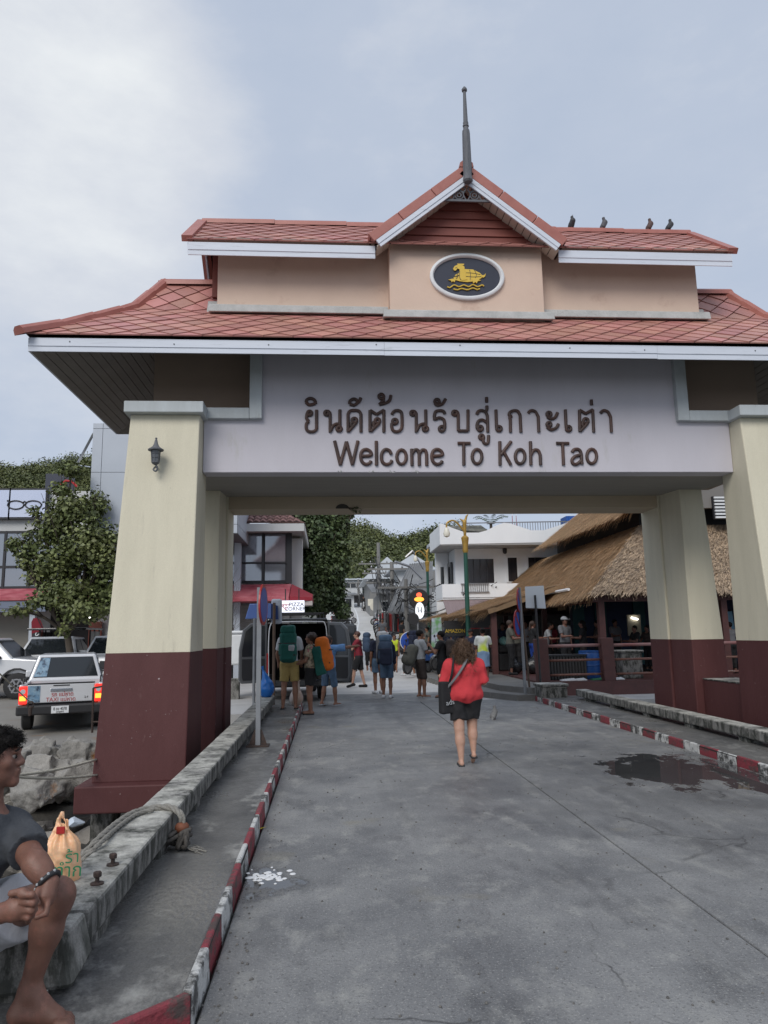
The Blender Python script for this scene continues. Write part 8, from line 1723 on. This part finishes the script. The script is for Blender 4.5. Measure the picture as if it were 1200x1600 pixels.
# ---------------------------------------------------------------- seated man in the foreground (joints read from the photograph)
def P(px, py, Y): return tuple(aY(px, py, Y))
sm_ = wempty('person', tuple(aY(-20, 1470, 3.75)), 'barefoot man in a dark grey shirt sitting on the rail at the left', 'person')
hipL, kneeL, anL = P(-70, 1452, 3.78), P(90, 1398, 3.52), P(46, 1545, 3.50)
hipR, kneeR = P(-130, 1470, 3.5), P(-75, 1500, 3.0)
shL, shR = P(20, 1294, 3.66), P(-125, 1300, 3.30)
elL, wrL = P(56, 1350, 3.40), P(78, 1380, 3.36)
elR, wrR = P(-90, 1440, 3.02), P(-2, 1428, 3.08)
hd = Vector(P(-8, 1187, 3.52)); chest = P(-45, 1320, 3.55); nk = P(-12, 1262, 3.56); belly = P(-75, 1420, 3.66)
k_ = 1.03
b = SDF()
b.cone(hipL, kneeL, .098*k_, .068*k_, .03).cone(kneeL, lerp(kneeL, anL, .10), .066*k_, .064*k_, .03).cone(lerp(kneeL, anL, .08), lerp(kneeL, anL, .40), .058*k_, .060*k_, .03).cone(lerp(kneeL, anL, .38), anL, .058*k_, .037*k_, .03)
b.ell(tuple(np.array(lerp(kneeL, anL, .28))+np.array((-.022, .01, 0))), (.05*k_, .052*k_, .12), .04)
heel = P(28, 1585, 3.48); ball = P(88, 1590, 3.46)
b.cone(anL, heel, .038*k_, .038*k_, .03).cone(tuple(np.array(anL)+np.array((.03,-.005,-.03))), ball, .040*k_, .030*k_, .035).cone(heel, ball, .033*k_, .032*k_, .03)
for q_ in range(5):
    a0 = np.array(ball)+np.array((.018, -.045+.022*q_, -.004+.0*q_)); ln2 = (.055,.058,.052,.045,.038)[q_]; r_ = (.019,.0145,.0135,.013,.012)[q_]
    b.cone(a0, a0+np.array((ln2*.6, -.006, -.004)), r_, r_*.95, .010).cone(a0+np.array((ln2*.6,-.006,-.004)), a0+np.array((ln2, -.008, -.016)), r_*.98, r_*.8, .006)
b.cone(hipR, kneeR, .10*k_, .072*k_, .03).cone(kneeR, tuple(np.array(kneeR)+np.array((-.05,-.10,-.50))), .066*k_, .04*k_, .03)
b.ell(chest, (.17*k_, .13*k_, .20*k_), .05).ell(belly, (.17*k_, .15*k_, .17*k_), .06).cone(shL, shR, .062*k_, .062*k_, .05).cone(tuple(np.array(nk)+np.array((-.02,0,-.05))), tuple(np.array(hd)+np.array((-.02,.0,-.06))), .062*k_, .058*k_, .03)
b.cone(shL, elL, .058*k_, .050*k_, .02).cone(elL, lerp(elL, wrL, .4), .050*k_, .046*k_, .02).cone(lerp(elL, wrL, .4), wrL, .046*k_, .033*k_, .02)
b.cone(shR, elR, .058*k_, .048*k_, .02).cone(elR, lerp(elR, wrR, .4), .046*k_, .045*k_, .02).cone(lerp(elR, wrR, .4), wrR, .044*k_, .031*k_, .02)
# left hand: palm turned up, fingers curled inwards
def fing(pts, r0, r1): 
    for i in range(len(pts)-1): b.cone(pts[i], pts[i+1], r0+(r1-r0)*i/(len(pts)-1), r0+(r1-r0)*(i+1)/(len(pts)-1), .006)
pL = P(72, 1400, 3.33); b.cone(wrL, pL, .032*k_, .036*k_, .02).ell(pL, (.036, .030, .042), .015)
for i, (a, m1, e) in enumerate((((75,1412),(72,1428),(56,1434)), ((70,1414),(64,1428),(50,1431)), ((64,1412),(58,1424),(46,1426)), ((60,1408),(54,1417),(45,1420)))): fing([P(*a, 3.30+.012*i), P(*m1, 3.285+.014*i), P(*e, 3.27+.016*i)], .0125, .010)
fing([P(60,1390,3.31), P(55,1402,3.28), P(60,1412,3.265)], .0135, .0105)
# right hand: loose fist, knuckles towards the camera
pR = P(26, 1420, 3.07); b.cone(wrR, pR, .032*k_, .040*k_, .02).ell(pR, (.045, .035, .046), .015)
for i, (a, m1, e) in enumerate((((33,1398),(50,1398),(58,1408)), ((35,1409),(52,1411),(55,1421)), ((34,1420),(50,1423),(51,1431)), ((31,1430),(44,1434),(44,1440)))): fing([P(*a, 3.035+.008*i), P(*m1, 3.03+.008*i), P(*e, 3.06+.008*i)], .0135, .0105)
fing([P(18,1396,3.05), P(36,1392,3.04), P(52,1399,3.06)], .014, .011)
# head in profile, looking right
RY = Matrix.Rotation(radians(-80), 3, 'Z'); RHm = [list(r) for r in RY]; q2 = 1.04
def HH(x, y, z): return tuple(hd+RY @ Vector((x*q2, y*q2, z*q2)))
b.ell(HH(0,-.012,.022), (.077*q2,.096*q2,.092*q2), .02, RHm).ell(HH(0,.028,-.045), (.058*q2,.064*q2,.066*q2), .03, RHm).cone(HH(0,.090,.016), HH(0,.104,-.014), .011*q2, .0165*q2, .016).ball(HH(.014,.096,-.018), .011*q2, .010).ball(HH(-.014,.096,-.018), .011*q2, .010)
b.cone(HH(-.03,.088,.034), HH(.03,.088,.034), .012*q2, .012*q2, .012).cone(HH(-.016,.095,-.046), HH(.016,.095,-.046), .009*q2, .009*q2, .006).cone(HH(-.014,.092,-.060), HH(.014,.092,-.060), .0095*q2, .0095*q2, .006).ball(HH(0,.075,-.092), .026*q2, .02)
for x in (-.05, .05): b.ell(HH(x*.85, .06, -.01), (.022*q2,.022*q2,.024*q2), .02, RHm)
for x in (-1, 1): b.ell(HH(x*.079,-.012,-.004), (.011*q2,.024*q2,.035*q2), .006, RHm)
link('body', b.mesh('body', .0072, SK['brown']), None, sm_)
for x in (-.03, .03):
    e_ = link('eye', SDF().ball(HH(x*.95,.079,.012), .0115*q2).mesh('eye', .004, mat('eye_white', (0.16,0.14,0.13), .35)), None, sm_); link('iris', SDF().ball(HH(x*.95,.086,.012), .0082*q2).mesh('iris', .003, HR['black']), None, e_)
    link('eyebrow', MB().tube(catmull([HH(x-.022,.090,.036), HH(x,.099,.043), HH(x+.022,.090,.038)], 4), .0045, 6).mesh('eyebrow', HR['black'], True), None, sm_)
hr = SDF().ell(HH(0,-.026,.042), (.088*q2,.102*q2,.096*q2), .01, RHm).ell(HH(0,.03,.080), (.066*q2,.074*q2,.045*q2), .02, RHm).ell(HH(.0,-.06,-.01), (.078*q2,.05*q2,.07*q2), .02, RHm)
fc2 = Vector(HH(0,.10,-.045)); fu = RY @ Vector((0,1,0)); fs = RY @ Vector((1,0,0))
def hp2(D, X, Y, Z):
    D = D+.008*wob(X, Y, Z, 55, 3)+.005*wob(X, Y, Z, 120, 5)
    dx, dy, dz = X-fc2.x, Y-fc2.y, Z-fc2.z; f_ = (dx*fu.x+dy*fu.y)/.118; s_ = (dx*fs.x+dy*fs.y)/.13; u_ = dz/.112
    return np.maximum(D, -(np.sqrt(f_**2+s_**2+u_**2)-1)*.1)
strands(link('hair', hr.mesh('hair', .0065, HR['black'], hp2), None, sm_), 5200, .032, .0011, 2, curl=.12, down=.35)
C_char = cl('charcoal_shirt', (0.052,0.058,0.068), .8)
sv = SDF().ell(chest, (.18*k_,.142*k_,.21*k_), .05).ell(belly, (.185*k_,.165*k_,.18*k_), .07).cone(shL, shR, .078*k_, .078*k_, .06).cone(shL, lerp(shL, elL, .70), .078*k_, .082*k_, .04, cut=True).cone(shR, lerp(shR, elR, .62), .078*k_, .082*k_, .04, cut=True)
nv = Vector(nk)+Vector((.02,-.0,.045))
def sp2(D, X, Y, Z):
    D = D+.007*wob(X, Y, Z, 24, 2)+.005*wob(X+Z, Y, Z, 52, 4)+.004*np.sin((X*.8+Z)*70+3*np.sin(Y*9))*np.exp(-((Z-chest[2]-.02)/.2)**2)
    return np.maximum(D, -(np.sqrt((X-nv.x)**2+(Y-nv.y)**2+(Z-nv.z)**2)-.088))
link('shirt', sv.mesh('shirt', .0085, C_char, sp2), None, sm_)
C_pale = cl('pale_shorts', (0.62,0.64,0.68), .85)
ps_ = SDF().cone(hipL, lerp(hipL, kneeL, .66), .150*k_, .135*k_, .03, cut=True).cone(hipR, lerp(hipR, kneeR, .88), .128*k_, .115*k_, .03, cut=True).ell(tuple(np.array(belly)+np.array((-.0,0,-.16))), (.2,.18,.12), .05)
link('shorts', ps_.mesh('shorts', .009, C_pale, lambda D, X, Y, Z: D+.008*wob(X, Y, Z, 26, 2)+.004*wob(X, Y, Z, 60, 1)), None, sm_)
wb = wempty('wrist_band', wrL, 'dark wrist band with pale beads on the seated man', 'bracelet')
wv_ = Vector(wrL); dv = (Vector(wrL)-Vector(elL)).normalized(); ux = dv.cross(Vector((0,0,1))).normalized(); uy = dv.cross(ux)
ringp = [wv_-dv*.012+(ux*cos(t)+uy*sin(t))*.045 for t in np.linspace(0, 2*pi, 25)[:-1]]
MB().tube(ringp, .011, 8, closed=True).build('band', M_black, wb, smooth=True)
for k in range(0, 24, 1):
    if (ringp[k]-wv_).y < 0 and k % 2 == 0: MB().lathe([(.001,-.006),(.006,-.003),(.006,.003),(.001,.006)], tuple(ringp[k]+(ringp[k]-wv_).normalized()*.010), 6).build('bead', C_lgrey, wb)
# ================================================================ small things
# ---- birds
M_bird = [mat('bird_dark', (0.030,0.032,0.038), .6, c2=(0.05,0.05,0.055), scale=20), mat('bird_grey', (0.10,0.10,0.11), .6, c2=(0.06,0.06,0.07), scale=20), mat('bird_brown', (0.11,0.06,0.05), .6, c2=(0.07,0.04,0.035), scale=20)]
M_pigeon = mat('pigeon_grey', (0.24,0.24,0.235), .6, c2=(0.12,0.12,0.125), scale=22); M_beak = mat('beak', (0.10,0.08,0.07), .5); M_leg = mat('bird_leg', (0.30,0.10,0.08), .5)
def bird(label, loc, rz, m_, up=0.6, s=1.0, turn=0.0):
    T = empty('pigeon', loc, rz, label, 'bird', 'pigeons')
    a = up; d = Vector((0, cos(a), sin(a)))
    def Q(x, f, h): return tuple(Vector((x, 0, .085))*s+Vector((0, f*cos(a)-h*sin(a), f*sin(a)+h*cos(a)))*s)
    b = SDF().cone(Q(0,-.04,0), Q(0,.06,.005), .050*s, .052*s, .02).cone(Q(0,-.05,-.005), Q(0,-.15,-.02), .040*s, .012*s, .02).cone(Q(0,.07,.015), Q(0,.10,.055), .036*s, .026*s, .02).ball(Q(0,.115,.070), .028*s, .012)
    for x in (-1, 1): b.ell(Q(x*.042,-.02,.005), (.014*s,.07*s,.036*s), .01, [list(r) for r in Matrix.Rotation(a, 3, 'X')])
    link('body', b.mesh('body', .008*s, m_), None, T)
    link('beak', MB().tube([Q(0,.135,.070), Q(0,.165,.062)], [.008*s, .002*s], 6).mesh('beak', M_beak), None, T)
    link('tail', MB().hexa([Q(-.022,-.10,-.012), Q(.022,-.10,-.012), Q(.030,-.20,-.03), Q(-.030,-.20,-.03)], [Q(-.022,-.10,-.004), Q(.022,-.10,-.004), Q(.030,-.20,-.022), Q(-.030,-.20,-.022)]).mesh('tail', m_), None, T)
    for x in (-.02, .02): link('leg', MB().tube([(x*s, .0, .05*s), (x*s, .005*s, .004*s)], .005*s, 5).tube([(x*s, -.015*s, .003*s), (x*s, .03*s, .003*s)], .004*s, 4).mesh('leg', M_leg), None, T)
    return T
for k, (px, py, rz, m_, up, lab) in enumerate(((894, 360, 200, M_bird[0], .9, 'dark pigeon nearest the gable, leftmost on the upper roof ridge'), (944, 361, -75, M_bird[1], 1.0, 'grey pigeon, second from the left on the upper roof ridge'), (1016, 366, -70, M_bird[2], .95, 'brownish pigeon, third from the left on the upper roof ridge'), (1047, 367, -80, M_bird[0], .85, 'slate dark pigeon at the right end of the upper roof ridge'))):
    c = aY(px, py, 12.6); bird(lab, (c.x, 12.6, 9.225), radians(rz), m_, up, 1.0)
c = at(772, 1124); bird('grey pigeon standing on the road right of the woman in red', c, radians(-40), M_pigeon, .75, 1.1)
# ---- rope round the left rail
M_rope2 = mat('worn_grey_rope', (0.34, 0.325, 0.29), .9, c2=(0.20,0.19,0.17), scale=70, bump=.8, bscale=120)
def rope(name, pts, r_, label, m_=M_rope2):
    C = catmull(pts, 10); n = len(C); T = wempty(name, tuple(C[0]), label, 'rope')
    for k in range(3):
        S_ = []; prev = None; ln2 = 0
        for i, p in enumerate(C):
            d = (C[min(i+1, n-1)]-C[max(i-1, 0)]).normalized(); u = d.cross(Vector((0,0,1)) if abs(d.z) < .9 else Vector((1,0,0))).normalized(); v_ = d.cross(u)
            if i: ln2 += (p-C[i-1]).length
            t = ln2/(r_*7.5)*2*pi/1.6+2*pi*k/3; S_.append(p+(u*cos(t)+v_*sin(t))*r_*.52)
        MB().tube(S_, r_*.60, 7).build('strand', m_, T, smooth=True)
    return T
zt = .375+.02
k0 = aZ(276, 1258, zt); 
rp = [aZ(128, 1330, zt)+Vector((-.25,0,-.30)), aZ(150, 1318, zt)+Vector((-.03,0,-.02)), aZ(185, 1285, zt), aZ(215, 1268, zt), aZ(245, 1262, zt), aZ(268, 1263, zt)+Vector((0.0,0,.004)), aZ(277, 1275, .36)+Vector((.03,0,0)), aY(279, 1300, 6.0)+Vector((0.03,0,0)), aY(277, 1318, 5.95)]
rope('mooring_line', rp, .024, 'thick twisted grey rope looped over the left concrete rail')
rope('mooring_line', [aZ(128, 1338, zt)+Vector((-.3,0,-.3)), aZ(150, 1326, zt)+Vector((-.02,0,-.01)), aZ(180, 1296, zt), aZ(212, 1273, zt), aZ(240, 1266, zt)+Vector((0,0,.005))], .016, 'thinner frayed rope lying beside the thick rope on the left rail')
kn_ = wempty('rope_knot', at(278, 1325, .125), 'rusty orange float and tangled rope knot on the walkway under the rail', 'rope knot')
kc = Vector(at(276, 1328, .125)); rk = random.Random(3)
for k in range(7): MB().tube(catmull([kc+Vector((rk.uniform(-.10,.10), rk.uniform(-.10,.08), rk.uniform(.02,.14))) for _ in range(5)], 5), .016, 6).build('rope_loop', mat('dark_rope', (0.10,0.09,0.08), .9, c2=(0.05,0.045,0.04), scale=60), kn_, smooth=True)
for k in range(12): MB().tube(catmull([kc+Vector((.05,-.02,.03)), kc+Vector((rk.uniform(.08,.16), rk.uniform(-.10,.08), .015)), kc+Vector((rk.uniform(.12,.28), rk.uniform(-.16,.08), .006))], 4), .004, 4).build('frayed_end', M_rope2, kn_)
link('float', SDF().ell(tuple(kc+Vector((.03,.03,.15))), (.055,.05,.045), .01).mesh('float', .012, mat('rust_orange_float', (0.22,0.065,0.025), .7, c2=(0.12,0.05,0.03), scale=20)), None, kn_)
# ---- orange carrier bag standing on the rail beside the man
M_obag = mat('orange_carrier_plastic', (0.82, 0.42, 0.19), .3, c2=(0.88,0.60,0.40), scale=6, bump=.3, bscale=25, sub=.25); M_gtxt = mat('green_print', (0.03,0.22,0.10), .5)
ob = wempty('carrier_bag', tuple(aY(98, 1370, 4.5)), 'knotted orange plastic carrier bag with green print beside the seated man', 'bag')
def BP(px, py, dy=0): return np.array(tuple(aY(px, py, 4.5+dy)))
sb = SDF().cone(BP(100,1362), BP(97,1325), .095, .092, .03).cone(BP(97,1325), BP(95,1298), .088, .040, .03).cone(BP(92,1300), BP(91,1280), .022, .012, .015).cone(BP(91,1280), BP(97,1272), .011, .010, .008).cone(BP(97,1272), BP(103,1284), .010, .010, .008).cone(BP(103,1284), BP(104,1302), .011, .02, .01)
def bpost(D, X, Y, Z): return D+.006*np.sin(np.arctan2(Y-4.5, X-BP(98,1300)[0])*9+Z*14)*np.clip((Z-BP(98,1345)[2])*14, .25, 1.3)+.010*np.abs(wob(X, Y, Z, 34, 2))+.006*np.abs(wob(X+Z, Y, Z, 70, 4))
link('bag_body', sb.mesh('bag_body', .007, M_obag, bpost), None, ob)
link('red_tape', MB().box(-.022,.022,-.008,.004,-.018,.018).mesh('red_tape', M_redtxt), None, ob, tuple(BP(95,1297,-.045)))
text_part('bag_print', 'ร้า', .085, M_gtxt, ob, facing(tuple(BP(113,1340,-.088)), (.25,-1,.12)), .002); text_part('bag_print', 'ทำก', .095, M_gtxt, ob, facing(tuple(BP(106,1361,-.105)), (.05,-1,.05)), .002)
yl = wempty('yellow_wrapper', tuple(aY(8, 1378, 3.95)), 'scrap of yellow wrapping behind the seated man', 'litter'); link('sheet', MB().hexa([tuple(aY(-4,1384,3.95)),tuple(aY(18,1378,3.95)),tuple(aY(18,1378,4.1)),tuple(aY(-4,1384,4.1))],[tuple(aY(-2,1376,3.95)),tuple(aY(22,1370,3.95)),tuple(aY(22,1370,4.1)),tuple(aY(-2,1376,4.1))]).mesh('sheet', mat('yellow_plastic', (0.6,0.48,0.08), .5)), None, yl)
# ---- things at the end of the left rail
bb = wempty('blue_plastic_bag', tuple(aZ(412, 1090, .375)), 'bulging bright blue plastic bag sitting on the end of the left rail', 'bag'); bc = aZ(412, 1090, .375)+Vector((.05,.15,0))
link('bag_body', SDF().ell(tuple(bc+Vector((0,0,.17))), (.17,.16,.20), .05).cone(tuple(bc+Vector((0,0,.3))), tuple(bc+Vector((-.08,0,.58))), .12, .02, .05).mesh('bag_body', .016, mat('blue_bag_plastic', (0.015,0.13,0.46), .35, c2=(0.02,0.17,0.55), scale=8), lambda D, X, Y, Z: D+.014*np.abs(wob(X, Y, Z, 22, 3))+.006*wob(X, Y, Z, 50, 1)), None, bb); link('knot', MB().tube([tuple(bc+Vector((-.08,0,.56))), tuple(bc+Vector((-.10,0,.66)))], [.02,.035], 8).mesh('knot', MATS['blue_bag_plastic']), None, bb)
hb = wempty('phone_hood', tuple(aY(405, 1090, 17.6)), 'blue curved telephone hood with a grey box on thin posts beyond the left rail', 'phone booth'); Yh = 17.6
q0 = aY(383, 967, Yh); q1 = aY(424, 943, Yh); hp_ = [(q0.x, q0.z)]+[(q0.x+(q1.x-q0.x)*.5*(1-cos(t)) if 0 else q0.x+.10*sin(t)+(0 if t < 1.5 else 0), q0.z+(q1.z-q0.z)*sin(t)) for t in np.linspace(.2, 1.57, 6)]+[(q1.x, q1.z), (q1.x, q0.z)]
MB().prism(hp_[::-1], Yh, Yh+.55, 'y').build('hood', mat('blue_hood', (0.10,0.18,0.48), .3, coat=.4), hb, bevel=.03, smooth=40)
MB().prism([(q1.x+.004,q0.z-.02),(q1.x+.16,q0.z-.02),(q1.x+.14,q1.z-.05),(q1.x+.004,q1.z)], Yh+.03, Yh+.5, 'y').build('inner_panel', mat('deep_blue_panel', (0.015,0.05,0.20), .5), hb)
g0 = aY(424, 975, Yh+.3); g1 = aY(440, 936, Yh+.3); MB().box(g0.x, g1.x, Yh+.2, Yh+.5, g0.z, g1.z).build('grey_box', M_clad, hb, bevel=.04)
for px, m_ in ((397.5, M_galv), (428, M_rustp)): x = aY(px, 1000, Yh-.05).x; MB().tube([(x, Yh-.05, -.1), (x, Yh-.05, aY(px, 942 if px > 420 else 966, Yh).z)], .035, 8).build('post', m_, hb)
MB().box(aY(401,1000,Yh).x, aY(407,1000,Yh).x, Yh+.1, Yh+.13, aY(403,1050,Yh).z, aY(403,972,Yh).z).build('banner', mat('teal_banner', (0.03,0.19,0.18), .6, c2=(0.25,0.35,0.36), scale=5), hb)
cbk = wempty('white_sack', at(463, 1108, .125), 'pale plastic sack standing behind the legs of the man in khaki shorts', 'sack'); sc2 = Vector(at(462, 1104, .125))+Vector((0,.35,0))
link('sack_body', SDF().ell(tuple(sc2+Vector((0,0,.15))), (.16,.15,.18), .05).cone(tuple(sc2+Vector((0,0,.25))), tuple(sc2+Vector((.02,0,.5))), .11, .05, .05).mesh('sack_body', .018, mat('sack_plastic', (0.50,0.48,0.47), .5, c2=(0.40,0.26,0.18), scale=4), lambda D, X, Y, Z: D+.012*np.abs(wob(X, Y, Z, 24, 5))), None, cbk); link('sack_neck', MB().tube([tuple(sc2+Vector((.02,0,.46))), tuple(sc2+Vector((.03,0,.56)))], [.04,.06], 8).mesh('sack_neck', MATS['sack_plastic']), None, cbk)
for k, (px, py) in enumerate(((367, 1098), (447, 1062))):
    c = aZ(px, py, -.1); T = wempty('concrete_bollard', tuple(c), ('square concrete bollard beside the rear left pillar', 'square concrete bollard beyond the end of the left rail')[k], 'bollard'); MB().box(c.x-.12,c.x+.12,c.y-.12,c.y+.12,-.6,.55).build('shaft', M_conc, T, bevel=.02); MB().box(c.x-.16,c.x+.16,c.y-.16,c.y+.16,-.62,-.2).build('footing', M_conc, T, bevel=.02)
# ---- luggage on the pavement
def suitcase(label, c, rz, w_, d, h, m_):
    T = empty('suitcase', c, rz, label, 'suitcase'); 
    o = MB().box(-w_/2, w_/2, -d/2, d/2, .05, h).build('shell', m_, T, bevel=.04, seg=3)
    for k in range(5): MB().box(-w_/2+.05+k*(w_-.1)/4-.008, -w_/2+.05+k*(w_-.1)/4+.008, -d/2-.008, -d/2+.01, .1, h-.06).build('rib', m_, o)
    MB().tube([(-.1,d/2-.04,h),(-.1,d/2-.04,h+.18),(.1,d/2-.04,h+.18),(.1,d/2-.04,h)], .010, 6).build('handle', M_black, T)
    for x in (-w_/2+.06, w_/2-.06): MB().lathe([(.03,-.015),(.03,.015)], (x, -d/2+.05, .03), 10, 'x').build('wheel', M_tyre, T)
    return T
Zs = .30
suitcase('black ribbed suitcase under the mint cap on the pavement', tuple(aZ(789, 1050, Zs)), radians(10), .46, .30, .62, M_black); 
s_ = aZ(789, 1050, Zs); suitcase('second black suitcase lying across the ribbed one', (s_.x, s_.y+.02, Zs+.62), radians(6), .44, .32, .30, M_black)
mc = wempty('mint_cushion', (s_.x, s_.y, Zs+.92), 'mint green round cushion on top of the black suitcases', 'cushion'); link('cushion', SDF().ell((s_.x, s_.y, Zs+1.06), (.15,.13,.16), .02).mesh('cushion', .02, cl('mint', (0.28,0.58,0.56)), lambda D, X, Y, Z: D+.006*wob(X, Y, Z, 30, 1)), None, mc); link('button', MB().lathe([(.02,-.01),(.02,.01)], (s_.x, s_.y-.13, Zs+1.06), 8, 'y').mesh('button', C_white), None, mc)
suitcase('tall dark suitcase beside the black garbage bag', tuple(aZ(811, 1048, Zs)+Vector((0,.5,0))), radians(-14), .50, .32, .92, mat('charcoal_shell', (0.03,0.03,0.034), .5))
M_gb = mat('garbage_bag_plastic', (0.016,0.017,0.019), .25, c2=(0.022,0.023,0.026), scale=8)
for k, (px, py, r_) in enumerate(((809, 1056, .24), (838, 1056, .30), (868, 1046, .26))):
    c = aZ(px, py, Zs); c = c+Vector((0,.25,0)); c.z = Zs if c.x < 5.55 else .345
    T = wempty('garbage_bag', tuple(c), ('shiny black garbage bag left of the sign poles', 'larger black garbage bag right of the sign poles', 'black garbage bag behind the first railing post')[k], 'garbage bag', 'black garbage bags')
    link('bag_body', SDF().ell((0,0,r_*.85), (r_,r_*.9,r_*.9), .05).cone((0,0,r_*1.5), (.02,0,r_*2.0), r_*.35, .03, .06).mesh('bag_body', .018, M_gb, lambda D, X, Y, Z: D+.030*np.abs(wob(X, Y, Z, 15+k, k))+.012*np.abs(wob(X, Y, Z, 37, k+1))), None, T).location = c; link('knot', MB().tube([(.02,0,r_*1.9),(.04,.02,r_*2.2)], [.02,.05], 8).mesh('knot', M_gb), None, T).location = c
# ---- litter on the road
yf = wempty('yellow_leaf', at(408, 1296), 'small fallen yellow leaf by the left kerb', 'leaf'); c = Vector(at(408, 1296)); link('blade', MB().add([c+Vector(p) for p in ((-.04,-.02,.006),(0,-.03,.012),(.05,.01,.02),(0,.03,.008))], [(0,1,2,3)]).mesh('blade', mat('yellow_leaf', (0.55,0.42,0.03), .6)), None, yf); link('stalk', MB().tube([c+Vector((-.04,-.02,.006)), c+Vector((-.07,-.03,.005))], .003, 4).mesh('stalk', M_beak), None, yf)
fm = MB(); rf = random.Random(8); c0 = Vector(at(415, 1371))
for k in range(55):
    c = c0+Vector((rf.gauss(0,.075), rf.gauss(0,.085), .0)); r_ = rf.uniform(.008,.028)
    fm.lathe([(r_*1.1,.002),(r_*.9,.004+r_*.05),(r_*.5,.006+r_*.10)], tuple(c), 7)
tag(fm.build('foam', mat('white_foam', (0.70,0.71,0.72), .5), smooth=True), 'patch of white foam by the left kerb', 'foam', kind='stuff')
gm = MB()
for k in range(700):
    x = rf.uniform(-.5, 5.0); y = 3.2+rf.random()**1.6*9; r_ = rf.uniform(.003,.010)
    if rf.random() < .35: x = rf.choice((rf.gauss(-.50,.06), rf.gauss(4.95,.06)))
    gm.lathe([(r_*.6,.001),(r_,.004),(r_*.5,.004+r_*.7)], (x, y, 0), 5)
tag(gm.build('grit', mat('road_grit', (0.20,0.19,0.175), .9, c2=(0.05,0.05,0.05), scale=30)), 'scattered grit and small stones on the road', 'grit', kind='stuff')
# leaf and twig dangling from the rear beam
dt = wempty('beam_weed', tuple(aY(543, 792, 14.1)), 'small weed growing out of a dark stain on the rear beam', 'weed'); c = aY(543, 793, 14.05); tw2 = MB()
for k in range(6): tw2.tube([c, c+Vector((.10+.12*rf.random(), -.02, -.02-.10*rf.random()))], [.006,.003], 4)
link('stem', tw2.mesh('stem', M_bark), None, dt); V, Fq = leaf_cloud([(tuple(c+Vector((.18,-.03,-.06))), (.09,.05,.06))], 26, .06, 4); link('leaf', npmesh('leaf', V, Fq, M_leaf2), None, dt)
MB().prism([(c.x-.10+.13*cos(t), 4.095+.09*sin(t)) for t in np.linspace(0, pi, 12)], 14.055, 14.069).build('damp_stain', mat('dark_damp', (0.06,0.055,0.05), .9), gate)
# weeds along the foot of the left rail and pavement
